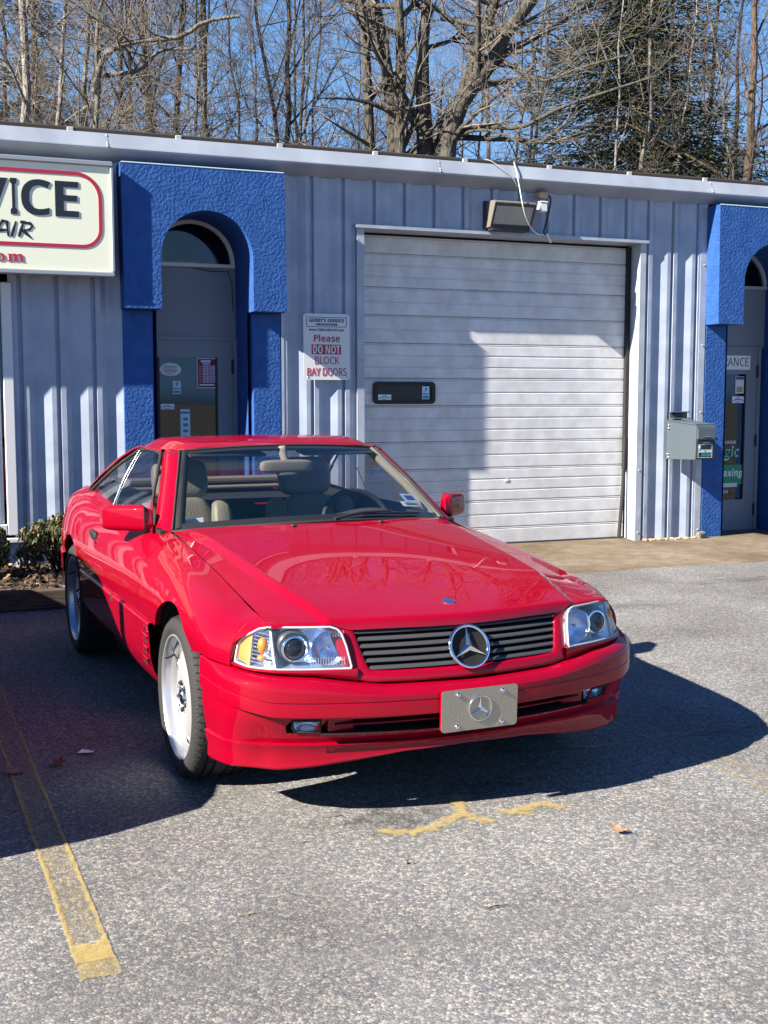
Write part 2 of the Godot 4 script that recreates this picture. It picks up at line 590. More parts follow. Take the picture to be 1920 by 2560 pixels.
	mat("pink_leaf", lin(0.30, 0.15, 0.11), 0.8)
	mat("paper", lin(0.75, 0.76, 0.78), 0.7)
	mat("stone", lin(0.16, 0.15, 0.12), 0.9)
	mat("oil", lin(0.035, 0.03, 0.026), 0.45)

func strip_noise(x: float, z: float, sd: float) -> float:
	return sin(x * 41.3 + sd) * 0.5 + sin(z * 57.7 + sd * 1.7 + x * 13.0) * 0.5

func ground() -> void:
	var b := MB.new()
	b.grid([PackedVector3Array([Vector3(-250, 0, 200), Vector3(250, 0, 200)]), PackedVector3Array([Vector3(-250, 0, -300), Vector3(250, 0, -300)])], null, false, Vector3.UP)
	top("asphalt_ground", b, M.asphalt, "", "", "", "structure")
	# concrete apron before the bays: front edge wanders a little
	var ap := MB.new()
	var rows := [PackedVector3Array(), PackedVector3Array(), PackedVector3Array(), PackedVector3Array()]
	var wob := noise(FastNoiseLite.TYPE_SIMPLEX, 0.9, 12, 3)
	for k in 121:
		var x := 2.95 + k * 0.11
		var zf := -8.74 + wob.get_noise_2d(x, 0) * 0.05
		rows[0].append(Vector3(x, 0.0, zf)); rows[1].append(Vector3(x, 0.012, zf - 0.015))
		rows[2].append(Vector3(x, 0.014, -10.0)); rows[3].append(Vector3(x, 0.014, -11.2))
	ap.grid(rows, null, false, Vector3.UP)
	var apron := top("concrete_apron", ap, M.concrete, "", "", "", "structure")
	var jt := MB.new()
	for x in [4.2, 8.95]: jt.box(Vector3(x, 0.015, -9.55), Vector3(0.012, 0.004, 1.5))
	part("expansion_joint", jt, M.oil, apron)
	# grit and washed stones along the foot of the wall
	# parking lines: a thin worn film of yellow, rubbed through to the stones
	for e in [[0.275, -6.6, 0.385, -2.985, 0.112, 1.0, 11], [2.95, -6.6, 3.06, -2.6, 0.145, 0.42, 12]]:
		var w := 64
		var h := 1600
		var fine := noise(FastNoiseLite.TYPE_SIMPLEX, 0.33, e[6], 2)
		var broad := noise(FastNoiseLite.TYPE_SIMPLEX, 0.035, e[6] + 5, 3)
		var im := Image.create(w, h, false, Image.FORMAT_RGBA8)
		for y in h:
			var f := float(y) / h
			for x in w:
				var u := absf((x + 0.5) / w - 0.5) * 2.0
				var rag := broad.get_noise_2d(x * 0.6, y) * 0.10
				var cov: float = 0.20 + 0.66 * smoothstep(0.62 + rag, 0.84 + rag, u)
				if e[6] == 11:
					if f > 0.965: cov = 0.52
					elif f > 0.935 + rag * 0.05: cov = 0.92
				cov += broad.get_noise_2d(x + 300, y * 0.6) * 0.22 + fine.get_noise_2d(x, y) * 0.42
				cov *= 1.0 - smoothstep(0.93 + rag * 0.6, 0.985 + rag * 0.3, u)
				if f < 0.02 or f > 0.992 + rag * 0.03: cov = 0.0
				im.set_pixel(x, y, Color(0.72, 0.63, 0.36, clampf((cov - 0.06) * e[5] * 0.68, 0.0, 0.72)))
		sheet("parking_line", film("worn_paint_%d" % e[6], im), Vector3(e[0] - e[4] / 2, 0.0042, e[1]), Vector3(e[0] + e[4] / 2, 0.0042, e[1]), Vector3(e[2] + e[4] / 2, 0.0042, e[3]), Vector3(e[2] - e[4] / 2, 0.0042, e[3]))
	# half scrubbed yellow spray marks and an oil stain, as films with soft ragged alpha
	var sw := 560
	var sh := 320
	var im2 := Image.create(sw, sh, false, Image.FORMAT_RGBA8)
	var ox := 1.30
	var oz := -4.05
	var sc := 0.0018
	var strokes := [[Vector2(1.83, -3.93), Vector2(1.80, -3.83)], [Vector2(1.80, -3.83), Vector2(1.765, -3.765)], [Vector2(1.765, -3.765), Vector2(1.64, -3.69)], [Vector2(1.64, -3.69), Vector2(1.53, -3.66)], [Vector2(1.53, -3.66), Vector2(1.45, -3.70)], [Vector2(1.775, -3.77), Vector2(1.80, -3.70)], [Vector2(1.80, -3.70), Vector2(1.83, -3.665)], [Vector2(1.93, -3.735), Vector2(1.985, -3.69)], [Vector2(1.96, -3.71), Vector2(2.04, -3.745)], [Vector2(2.04, -3.745), Vector2(2.11, -3.75)], [Vector2(2.11, -3.75), Vector2(2.15, -3.70)]]
	var nf := noise(FastNoiseLite.TYPE_SIMPLEX, 0.28, 51, 2)
	var nb := noise(FastNoiseLite.TYPE_SIMPLEX, 0.03, 52, 3)
	for y in sh:
		for x in sw:
			var p := Vector2(ox + x * sc, oz + y * sc)
			var d := 9.0
			for st in strokes:
				var q: Vector2 = Geometry2D.get_closest_point_to_segment(p, st[0], st[1])
				d = minf(d, p.distance_to(q))
			if d > 0.09: continue
			var cov := 0.85 * (1.0 - smoothstep(0.004, 0.040, d + nb.get_noise_2d(x, y) * 0.022)) + nf.get_noise_2d(x, y) * 0.40 * (1.0 - smoothstep(0.0, 0.05, d)) + nb.get_noise_2d(x + 500, y) * 0.25 * (1.0 - smoothstep(0.0, 0.04, d))
			im2.set_pixel(x, y, Color(0.74, 0.65, 0.38, clampf(cov * 0.6, 0.0, 0.6)))
	sheet("yellow_spray_mark", film("spray_paint", im2), Vector3(ox, 0.0046, oz), Vector3(ox + sw * sc, 0.0046, oz), Vector3(ox + sw * sc, 0.0046, oz + sh * sc), Vector3(ox, 0.0046, oz + sh * sc))
	for e in [[1.50, -3.83, 0.34, 0.22, 71, 0.34], [1.98, -4.02, 0.30, 0.14, 72, 0.30], [0.9, -2.75, 0.30, 0.16, 73, 0.10], [2.1, -2.65, 0.45, 0.2, 74, 0.10], [4.6, -7.2, 0.8, 0.25, 75, 0.22], [6.2, -7.9, 0.9, 0.2, 76, 0.20], [5.9, -5.2, 0.6, 0.3, 77, 0.12]]:
		var im3 := Image.create(96, 96, false, Image.FORMAT_RGBA8)
		var n3 := noise(FastNoiseLite.TYPE_SIMPLEX, 0.045, e[4], 4)
		for y in 96:
			for x in 96:
				var r := Vector2(x - 47.5, y - 47.5).length() / 47.5
				var a := clampf((1.0 - smoothstep(0.15, 0.95, r + n3.get_noise_2d(x, y) * 0.35)) * (0.7 + n3.get_noise_2d(x + 200, y) * 0.8), 0, 1)
				if r > 0.97: a = 0.0
				im3.set_pixel(x, y, Color(0.13, 0.11, 0.09, a * e[5]))
		sheet("oil_stain", film("oil_%d" % e[4], im3), Vector3(e[0] - e[2], 0.0038, e[1] - e[3]), Vector3(e[0] + e[2], 0.0038, e[1] - e[3]), Vector3(e[0] + e[2], 0.0038, e[1] + e[3]), Vector3(e[0] - e[2], 0.0038, e[1] + e[3]))
	# cracks
	for path in [[Vector2(1.9, -4.42), Vector2(2.35, -4.36), Vector2(2.69, -4.31), Vector2(2.95, -4.34), Vector2(3.3, -4.30), Vector2(3.6, -4.33), Vector2(4.3, -4.25), Vector2(5.6, -4.4)]]:
		var ck := MB.new()
		var rows2 := [PackedVector3Array(), PackedVector3Array()]
		for a in path.size() - 1:
			for q in 14:
				var p: Vector2 = (path[a] as Vector2).lerp(path[a + 1], q / 14.0)
				var o := wob.get_noise_2d(p.x * 9, p.y) * 0.03
				var w := 0.003 + 0.004 * absf(wob.get_noise_2d(p.x * 14, 5))
				rows2[0].append(Vector3(p.x, 0.0043, p.y + o - w)); rows2[1].append(Vector3(p.x, 0.0043, p.y + o + w))
		ck.grid(rows2, null, false, Vector3.UP)
		top("asphalt_crack", ck, M.oil, "", "", "", "structure")
	# tar and rubber spots
	var sp := MB.new()
	for e in [[1.33, -3.92, 0.04, 0.013], [2.07, -3.83, 0.03, 0.008], [2.14, -3.86, 0.022, 0.008], [0.83, -3.24, 0.026, 0.007], [1.15, -3.72, 0.02, 0.008], [6.5, -8.0, 0.06, 0.012]]:
		var poly := PackedVector2Array()
		for q in 14:
			var an := TAU * q / 14
			var rr := 0.65 + 0.5 * rng.randf()
			poly.append(Vector2(cos(an) * e[2] * rr, sin(an) * e[3] * rr))
		sp.prism(poly, 0.0, 0.0036, Transform3D(Basis(Vector3(1, 0, 0), Vector3(0, 0, -1), Vector3(0, 1, 0)), Vector3(e[0], 0, e[1])))
	top("tar_spots", sp, M.stone, "", "", "", "structure")

func film(called: String, im: Image) -> StandardMaterial3D:
	var m := mat(called, Color.WHITE, 0.85)
	m.albedo_texture = ImageTexture.create_from_image(im)
	m.transparency = BaseMaterial3D.TRANSPARENCY_ALPHA
	m.texture_repeat = false
	return m

func sheet(called: String, m: Material, a: Vector3, b: Vector3, c: Vector3, d: Vector3) -> void:
	# a b far edge, c d near edge; v runs from far to near
	var q := MB.new()
	for e in [[a, Vector2(0, 0)], [b, Vector2(1, 0)], [c, Vector2(1, 1)], [d, Vector2(0, 1)]]: q.vert(e[0], Vector3.UP, e[1])
	q.i.append_array([0, 1, 2, 0, 2, 3])
	top(called, q, m, "", "", "", "structure")

const WZ := -10.43   # outer face of the siding ribs
const DZ := -10.69   # face of the bay door

func siding(parent: Node3D, x0: float, x1: float, y0: float, y1: float, phase: float) -> void:
	# sheets of ribbed steel, three ribs to a sheet
	var per := 0.3035
	var prof := [[0.0, -0.030], [0.010, 0.0], [0.052, 0.0], [0.098, -0.028], [0.165, -0.028], [0.236, 0.0], [0.274, 0.0], [0.277, -0.030]]
	var k0 := floori((x0 - phase) / per)
	var pts := []
	var k := k0
	while phase + k * per < x1:
		for e in prof: pts.append(Vector2(phase + k * per + e[0], WZ + e[1]))
		k += 1
	# clip
	var clipped := []
	for a in pts.size() - 1:
		var p: Vector2 = pts[a]
		var q: Vector2 = pts[a + 1]
		if q.x <= x0 or p.x >= x1: continue
		if p.x < x0: p = p.lerp(q, (x0 - p.x) / (q.x - p.x))
		if q.x > x1: q = p.lerp(q, (x1 - p.x) / (q.x - p.x))
		if clipped.is_empty(): clipped.append(p)
		clipped.append(q)
	var sheet := []
	var width := 0.0
	for a in clipped.size():
		sheet.append(clipped[a])
		if (clipped[a].x - sheet[0].x > 0.905 or a == clipped.size() - 1) and sheet.size() > 1:
			var b := MB.new()
			b.extrude_y(sheet, y0, y1, Vector3(0, 0, 1))
			part("wall_panel", b, M.siding, parent)
			sheet = [clipped[a]]

func screws(parent: Node3D, spots: Array) -> void:
	var s := SphereMesh.new()
	s.radius = 0.009; s.height = 0.014; s.radial_segments = 10; s.rings = 5
	for p in spots: part("screw", s, M.strap, parent, Transform3D(Basis.IDENTITY, p))

func arch_path(x0: float, x1: float, yb: float, ys: float, steps := 24) -> PackedVector2Array:
	# up the left jamb, over the arch, down the right jamb
	var r := PackedVector2Array([Vector2(x0, yb)])
	var cx := (x0 + x1) / 2
	var rad := (x1 - x0) / 2
	for k in steps + 1:
		var an := PI - PI * k / steps
		r.append(Vector2(cx + cos(an) * rad, ys + sin(an) * rad))
	r.append(Vector2(x1, yb))
	return r

func entry(parent: Node3D, dx: float, second: bool) -> void:
	# stucco arch box hung on the wall, the tunnel behind it, two low pillars, a door and a half-round window
	var fz := -10.21
	var ol := 1.946 + dx
	var orr := 2.757 + dx
	var poly := PackedVector2Array([Vector2(1.632 + dx, 2.262)])
	poly.append_array(arch_path(ol, orr, 2.262, 2.705, 36))
	poly.append_array(PackedVector2Array([Vector2(3.062 + dx, 2.262), Vector2(3.045 + dx, 3.473), Vector2(1.618 + dx, 3.473)]))
	var b := MB.new()
	b.prism(poly, -10.47, fz, Transform3D.IDENTITY, true)
	part("stucco_arch", b, M.stucco, parent)
	part("worn_top_edge", span(Vector3(1.622 + dx, 3.466, -10.225), Vector3(3.042 + dx, 3.4765, -10.2065), 0.003), M.pale_blue, parent)
	var tn := MB.new()
	var rows := [PackedVector3Array(), PackedVector3Array()]
	for p in arch_path(ol - 0.004, orr + 0.004, 0.0, 2.709, 36):
		rows[0].append(Vector3(p.x, p.y, -10.46)); rows[1].append(Vector3(p.x, p.y, -10.93))
	for k in rows[0].size() - 1:
		var m: Vector3 = (rows[0][k] + rows[0][k + 1]) / 2
		var nn: Vector3 = (Vector3((ol + orr) / 2, minf(m.y, 2.705), m.z) - m).normalized()
		tn.face(Vector3.ZERO, Basis.IDENTITY, [rows[0][k], rows[0][k + 1], rows[1][k + 1], rows[1][k]], nn)
	part("arch_reveal", tn, M.stucco, parent)
	for e in [[1.634, 1.905], [2.795, 3.068]]:
		part("stucco_pillar", span(Vector3(e[0] + dx, 0.0, -10.93), Vector3(e[1] + dx, 2.266, -10.425), 0.012), M.stucco, parent)
	var z := -10.88
	# blank panel over the door
	part("over_door_panel", span(Vector3(1.94 + dx, 2.06, z - 0.04), Vector3(2.765 + dx, 2.70, z)), M.grey_door, parent)
	# half-round window with a curved frame
	var cx := 2.352 + dx
	var wf := MB.new()
	for k in 20:
		var a0 := PI * k / 20
		var a1 := PI * (k + 1) / 20
		for e in [[0.400, 0.362, 0.03]]:
			var q := PackedVector2Array([Vector2(cos(a0), sin(a0)) * e[0], Vector2(cos(a1), sin(a1)) * e[0], Vector2(cos(a1), sin(a1)) * e[1], Vector2(cos(a0), sin(a0)) * e[1]])
			wf.prism(q, 0, e[2], Transform3D(Basis.IDENTITY, Vector3(cx, 2.725, z)))
	wf.box(Vector3(cx, 2.712, z + 0.018), Vector3(0.80, 0.032, 0.036))
	var fr := part("fanlight", wf, M.off_white if not second else M.trim, parent)
	var pane := PackedVector2Array()
	for k in 21: pane.append(Vector2(cos(PI * k / 20), sin(PI * k / 20)) * 0.375)
	var pb := MB.new()
	pb.prism(pane, 0, 0.004, Transform3D(Basis.IDENTITY, Vector3(cx, 2.727, z - 0.006)))
	part("pane", pb, M.window_glass, fr)
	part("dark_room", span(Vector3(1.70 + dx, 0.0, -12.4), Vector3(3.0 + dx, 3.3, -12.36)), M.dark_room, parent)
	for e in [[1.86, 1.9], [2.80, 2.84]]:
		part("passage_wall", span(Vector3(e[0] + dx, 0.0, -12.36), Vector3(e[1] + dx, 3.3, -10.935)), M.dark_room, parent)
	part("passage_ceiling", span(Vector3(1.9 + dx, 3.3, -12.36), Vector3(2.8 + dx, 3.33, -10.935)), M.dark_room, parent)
	if not second:
		# something pale leaning inside, and a bright slip of paper on the fanlight sill
		part("window_card", span(Vector3(1.99, 2.735, z - 0.05), Vector3(2.10, 2.93, z - 0.045)), M.pale_blue, parent)
		part("window_card", span(Vector3(2.10, 2.735, z - 0.05), Vector3(2.43, 2.752, z - 0.045)), M.pale_blue, parent)
		var cable := MB.new()
		cable.tube(PackedVector3Array([Vector3(2.29, 2.735, z + 0.01), Vector3(2.36, 2.69, z + 0.012), Vector3(2.52, 2.665, z + 0.012), Vector3(2.69, 2.665, z + 0.012), Vector3(2.725, 2.55, z + 0.012), Vector3(2.735, 2.30, z + 0.012)]), PackedFloat32Array([0.004, 0.004, 0.004, 0.004, 0.004, 0.004]), 5)
		part("cable", cable, M.black, parent)
	door_leaf(parent, dx - (0.055 if second else 0.0), z, second)

func door_leaf(parent: Node3D, dx: float, z: float, second: bool) -> void:
	var x0 := 1.975 + dx
	var x1 := 2.755 + dx
	var fr := MB.new()
	fr.box(Vector3(x0 - 0.012, 1.02, z), Vector3(0.045, 2.04, 0.05)); fr.box(Vector3(x1 - 0.012, 1.02, z), Vector3(0.045, 2.04, 0.05))
	fr.box(Vector3((x0 + x1) / 2 - 0.012, 2.045, z + 0.001), Vector3(x1 - x0 + 0.04, 0.03, 0.052))
	part("door_frame", fr, M.grey_door, parent)
	var gx0 := x0 + 0.045
	var gx1 := x0 + 0.605
	var gy0 := 0.36 if second else 0.5
	var gy1 := 1.875 if not second else 1.76
	var lf := MB.new()
	lf.box(Vector3((x0 + gx0) / 2 + 0.011, 1.02, z - 0.01), Vector3(gx0 - x0 - 0.024, 2.02, 0.045))
	lf.box(Vector3((gx1 + x1 - 0.036) / 2, 1.02, z - 0.01), Vector3(x1 - 0.036 - gx1, 2.02, 0.045))
	lf.box(Vector3((gx0 + gx1) / 2, (gy1 + 2.03) / 2, z - 0.01), Vector3(gx1 - gx0, 2.03 - gy1, 0.045))
	lf.box(Vector3((gx0 + gx1) / 2, (gy0 + 0.01) / 2, z - 0.01), Vector3(gx1 - gx0, gy0 - 0.01, 0.045))
	var leaf := part("entrance_door", lf, M.grey_door, parent)
	var bead := MB.new()
	for e in [[gx0 + 0.006, gx0 + 0.018], [gx1 - 0.018, gx1 - 0.006]]: bead.box(Vector3((e[0] + e[1]) / 2, (gy0 + gy1) / 2, z + 0.006), Vector3(0.012, gy1 - gy0, 0.02))
	part("glazing_bead", bead, M.black, leaf)
	part("door_glass", span(Vector3(gx0, gy0, z - 0.006), Vector3(gx1, gy1, z - 0.002)), M.window_glass, leaf)
	for y in [1.79, 1.02, 0.24]:
		part("hinge", span(Vector3(x1 - 0.045, y - 0.07, z + 0.012), Vector3(x1 - 0.022, y + 0.07, z + 0.032), 0.004), M.black, leaf)
	var P := Transform3D(Basis.IDENTITY, Vector3(0, 0, z + 0.0005))
	if not second:
		stickers_first(leaf, dx, P)
	else:
		stickers_second(leaf, dx, P)

func card(parent: Node3D, called: String, m: Material, P: Transform3D, x0: float, x1: float, y0: float, y1: float, lift := 0.0) -> MeshInstance3D:
	return part(called, span(Vector3(x0, y0, lift), Vector3(x1, y1, lift + 0.0015)), m, parent, P)

func oval(parent: Node3D, called: String, m: Material, P: Transform3D, cx: float, cy: float, rx: float, ry: float, lift := 0.0) -> void:
	var p := PackedVector2Array()
	for k in 28: p.append(Vector2(cx + cos(TAU * k / 28) * rx, cy + sin(TAU * k / 28) * ry))
	var b := MB.new()
	b.prism(p, lift, lift + 0.0015)
	part(called, b, m, parent, P)

func poster_print() -> Material:
	# timetable: a white heading, red cells down the left and pale hour boxes
	var im := Image.create(96, 144, false, Image.FORMAT_RGB8)
	im.fill(Color(0.72, 0.70, 0.76))
	im.fill_rect(Rect2i(5, 5, 86, 134), Color(0.42, 0.05, 0.09))
	im.fill_rect(Rect2i(20, 10, 48, 11), Color(0.78, 0.78, 0.86))
	im.fill_rect(Rect2i(28, 24, 36, 8), Color(0.70, 0.70, 0.80))
	for k in 7:
		var y := 36 + k * 12
		im.fill_rect(Rect2i(9, y, 18, 8), Color(0.62, 0.42, 0.46))
		im.fill_rect(Rect2i(30, y, 27, 9), Color(0.75, 0.76, 0.86))
		im.fill_rect(Rect2i(61, y, 27, 9), Color(0.75, 0.76, 0.86))
		im.fill_rect(Rect2i(36, y + 3, 15, 3), Color(0.2, 0.12, 0.2))
		im.fill_rect(Rect2i(66, y + 3, 16, 3), Color(0.2, 0.12, 0.2))
	im.fill_rect(Rect2i(12, 124, 72, 8), Color(0.8, 0.8, 0.85))
	var m := mat("poster", Color.WHITE, 0.6)
	m.albedo_texture = ImageTexture.create_from_image(im)
	return m

func bureau_sticker(parent: Node3D, P: Transform3D, x0: float, y0: float, w: float, h: float) -> void:
	card(parent, "seal_sticker", M.pale_blue, P, x0, x0 + w, y0, y0 + h, 0.001)
	card(parent, "sticker_band", M.teal_print, P, x0 + w * 0.1, x0 + w * 0.9, y0 + h * 0.07, y0 + h * 0.27, 0.003)
	# torch emblem: two leaning leaves over a line
	for e in [[0.55, 0.80, 0.18, 0.13], [0.46, 0.66, 0.13, 0.07]]:
		var q := PackedVector2Array([Vector2(x0 + w * (e[0] - e[2]), y0 + h * e[1]), Vector2(x0 + w * e[0], y0 + h * (e[1] - e[3])), Vector2(x0 + w * (e[0] + e[2]), y0 + h * e[1]), Vector2(x0 + w * e[0], y0 + h * (e[1] + e[3]))])
		var b := MB.new()
		b.prism(q, 0.003, 0.0042)
		part("sticker_mark", b, M.teal_print, parent, P)
	card(parent, "sticker_line", M.teal_print, P, x0 + w * 0.12, x0 + w * 0.88, y0 + h * 0.36, y0 + h * 0.46, 0.003)

func arc_sticker(parent: Node3D, P: Transform3D, x0: float, y0: float, w: float, h: float) -> void:
	card(parent, "arc_sticker", M.white_print, P, x0, x0 + w, y0, y0 + h, 0.001)
	var top_e := PackedVector2Array()
	var low := PackedVector2Array()
	for k in 13:
		var f := k / 12.0
		top_e.append(Vector2(x0 + w * (0.05 + 0.9 * f), y0 + h * (0.40 + 0.24 * sin(PI * f))))
		low.append(Vector2(x0 + w * (0.05 + 0.9 * f), y0 + h * (0.30 + 0.18 * sin(PI * f))))
	low.reverse()
	top_e.append_array(low)
	var b := MB.new()
	b.prism(top_e, 0.003, 0.0042)
	part("sticker_arc", b, M.blue_print, parent, P)
	card(parent, "sticker_line", M.blue_print, P, x0 + w * 0.3, x0 + w * 0.7, y0 + h * 0.12, y0 + h * 0.2, 0.003)
	card(parent, "sticker_line", M.blue_print, P, x0 + w * 0.35, x0 + w * 0.65, y0 + h * 0.8, y0 + h * 0.87, 0.003)

func stickers_first(leaf: Node3D, dx: float, P: Transform3D) -> void:
	# hours poster
	var pb := MB.new()
	pb.quad(Vector3(2.385, 1.590, 0.003), Vector3(2.385, 1.868, 0.003), Vector3(2.572, 1.868, 0.003), Vector3(2.572, 1.590, 0.003), true)
	part("hours_poster", pb, poster_print(), leaf, P)
	oval(leaf, "oval_sticker", M.off_white, P, 2.140, 1.760, 0.100, 0.060, 0.001)
	words("oval_lettering", "Automotive", 2.075, 2.205, 1.775, 1.800, 0.002, M.teal_print, leaf, P.translated_local(Vector3(0, 0, 0.0035)))
	words("oval_lettering", "Technicians", 2.075, 2.205, 1.748, 1.770, 0.002, M.teal_print, leaf, P.translated_local(Vector3(0, 0, 0.0035)))
	card(leaf, "oval_line", M.sign_red, P, 2.085, 2.19, 1.735, 1.742, 0.003)
	card(leaf, "oval_line", M.brass_box, P, 2.11, 2.17, 1.712, 1.722, 0.003)
	bureau_sticker(leaf, P, 2.160, 1.535, 0.073, 0.120)
	arc_sticker(leaf, P, 2.045, 1.395, 0.125, 0.050)
	card(leaf, "open_sign", M.pale_blue, P, 2.225, 2.315, 1.02, 1.395, 0.001)
	card(leaf, "sign_band", M.blue_print, P, 2.228, 2.312, 1.355, 1.372, 0.003)
	for y in [1.29, 1.235, 1.18, 1.12]: card(leaf, "sign_band", M.teal_print, P, 2.25, 2.295, y, y + 0.03, 0.003)

func stickers_second(leaf: Node3D, dx: float, P: Transform3D) -> void:
	var o := dx + 0.0
	card(leaf, "entrance_card", M.white_print, P.translated_local(Vector3(0, 0, 0.013)), 2.04 + o, 2.625 + o, 1.81, 1.965, 0.001)
	words("entrance_lettering", "ENTRANCE", 2.06 + o, 2.60 + o, 1.85, 1.94, 0.002, M.sign_black, leaf, P.translated_local(Vector3(0, 0, 0.0155)), "Droid Sans", false)
	card(leaf, "card_notice", M.off_white, P, 2.44 + o, 2.555 + o, 1.545, 1.735, 0.001)
	card(leaf, "card_head", M.blue_print, P, 2.445 + o, 2.55 + o, 1.70, 1.73, 0.003)
	card(leaf, "card_head", M.brass_box, P, 2.46 + o, 2.54 + o, 1.56, 1.62, 0.003)
	arc_sticker(leaf, P, 2.40 + o, 1.44, 0.165, 0.075)
	words("window_lettering", "ALL SHADE", 2.13 + o, 2.47 + o, 0.985, 1.02, 0.002, M.white_print, leaf, P)
	words("window_lettering", "Magic", 2.10 + o, 2.50 + o, 0.80, 0.96, 0.002, M.pale_blue, leaf, P.translated_local(Vector3(0, 0, 0.001)), "Droid Sans", true, 0.15)
	words("window_lettering", "Magic", 2.12 + o, 2.485 + o, 0.815, 0.945, 0.002, M.green_print, leaf, P.translated_local(Vector3(0, 0, 0.004)), "Droid Sans", true, 0.15)
	card(leaf, "green_band", M.green_print, P, 2.04 + o, 2.565 + o, 0.53, 0.75, 0.001)
	words("window_lettering", "& Waxing", 2.10 + o, 2.56 + o, 0.595, 0.705, 0.002, M.white_print, leaf, P.translated_local(Vector3(0, 0, 0.003)), "Droid Sans", true, 0.2)
	card(leaf, "band_label", M.off_white, P, 2.14 + o, 2.50 + o, 0.50, 0.545, 0.004)
	for e in [["Paint", 2.22, 2.36, 0.41], ["Treatment", 2.16, 2.46, 0.34], ["High Gloss", 2.20, 2.44, 0.27], ["Under Wax", 2.17, 2.45, 0.20]]:
		pass
	words("window_lettering", "Paint", 2.26 + o, 2.38 + o, 0.43, 0.475, 0.002, M.white_print, leaf, P, "Droid Sans", true, 0.2)

func shop() -> void:
	var s := thing("auto_repair_shop", "long pale grey steel-sided auto repair shop with blue stucco arches and a white bay door", "building")
	# wall sheets
	siding(s, -6.0, 0.62, 0.06, 3.56, 0.8)
	siding(s, 0.70, 1.640, 0.30, 3.56, 0.8)
	siding(s, 0.62, 1.640, 0.06, 0.30, 0.8)
	siding(s, 3.045, 3.800, 0.01, 3.56, 3.073)
	siding(s, 3.800, 6.950, 3.10, 3.56, 3.073)
	siding(s, 6.950, 7.695, 0.01, 3.56, 6.979)
	siding(s, 9.12, 13.5, 0.01, 3.56, 9.12)
	# edge trims
	for e in [[3.070, 3.094, 0.0, 3.5], [3.805, 3.876, 0.01, 3.085], [6.885, 6.952, 0.01, 3.085], [7.622, 7.698, 0.01, 3.5]]:
		part("corner_trim", span(Vector3(e[0], e[2], WZ - 0.05), Vector3(e[1], e[3], WZ + 0.004)), M.trim, s)
	part("door_header", span(Vector3(3.785, 3.066, WZ - 0.26), Vector3(6.965, 3.096, WZ + 0.035)), M.trim, s)
	var jl := MB.new()
	jl.face(Vector3.ZERO, Basis.IDENTITY, [Vector3(3.876, 0.01, WZ), Vector3(3.876, 3.07, WZ), Vector3(3.86, 3.07, DZ - 0.03), Vector3(3.86, 0.01, DZ - 0.03)], Vector3.RIGHT)
	part("door_jamb", jl, M.trim, s)
	var jr := MB.new()
	jr.face(Vector3.ZERO, Basis.IDENTITY, [Vector3(6.885, 0.01, WZ), Vector3(6.885, 3.07, WZ), Vector3(6.935, 3.07, DZ - 0.03), Vector3(6.935, 0.01, DZ - 0.03)], Vector3.LEFT)
	part("door_jamb", jr, M.trim, s)
	screws(s, [Vector3(7.665, 2.88, WZ + 0.008), Vector3(7.665, 2.05, WZ + 0.008), Vector3(7.665, 1.35, WZ + 0.008), Vector3(7.665, 0.62, WZ + 0.008), Vector3(7.665, 0.10, WZ + 0.008), Vector3(6.915, 0.75, WZ + 0.008), Vector3(6.915, 0.1, WZ + 0.008)])
	bay_door(s)
	# black weather strip leaning out of the right jamb
	var ws := MB.new()
	ws.box(Vector3(6.895, 1.9, DZ + 0.02), Vector3(0.035, 2.3, 0.05))
	ws.tube(PackedVector3Array([Vector3(6.885, 1.1, DZ + 0.04), Vector3(6.865, 0.55, DZ + 0.05), Vector3(6.815, 0.03, DZ + 0.07)]), PackedFloat32Array([0.017, 0.018, 0.02]), 6)
	part("weather_strip", ws, M.rubber, s)
	# arches
	entry(s, 0.0, false)
	entry(s, 6.07, true)
	# front gutter in ten foot lengths
	var prof := [Vector2(3.498, WZ - 0.03), Vector2(3.503, WZ + 0.012), Vector2(3.568, -10.252), Vector2(3.574, -10.243), Vector2(3.584, -10.240), Vector2(3.594, -10.243), Vector2(3.708, -10.296), Vector2(3.712, -10.306), Vector2(3.700, -10.315)]
	for k in range(-3, 4):
		var x0 := 1.511 + k * 3.046
		var b := MB.new()
		b.extrude_x(prof, x0 + 0.003, x0 + 3.046 - 0.003, Vector3(0, 0.25, 1))
		var g := part("gutter_length", b, M.gutter, s)
		var lap := MB.new()
		var p2 := []
		for q in prof: p2.append(Vector2(q.x - (0.002 if q.x < 3.58 else -0.0005), q.y + 0.003))
		lap.extrude_x(p2, x0 - 0.012, x0 + 0.016, Vector3(0, 0.25, 1))
		part("lap_joint", lap, M.gutter, g)
	var rv := SphereMesh.new()
	rv.radius = 0.007; rv.height = 0.012; rv.radial_segments = 8; rv.rings = 4
	for x in [1.511, 4.557, 7.603]:
		for y in [[3.69, -10.284], [3.62, -10.251], [3.60, -10.240]]: part("rivet", rv, M.white_paint, s, Transform3D(Basis.IDENTITY, Vector3(x + 0.01, y[0], y[1])))
	for k in range(-7, 9):
		var x := 1.228 + k * 0.905
		part("gutter_strap", span(Vector3(x - 0.026, 3.700, -10.345), Vector3(x + 0.026, 3.744, -10.302), 0.004), M.strap, s)
	part("roof_edge", span(Vector3(-6, 3.69, -10.40), Vector3(13.5, 3.752, -10.318), 0.01), M.roof_edge, s)
	var rf := MB.new()
	rf.grid([PackedVector3Array([Vector3(-6, 3.75, -10.38), Vector3(13.5, 3.75, -10.38)]), PackedVector3Array([Vector3(-6, 3.86, -16), Vector3(13.5, 3.86, -16)]), PackedVector3Array([Vector3(-6, 3.6, -22), Vector3(13.5, 3.6, -22)])], null, false, Vector3.UP)
	part("roof", rf, M.roof_edge, s)
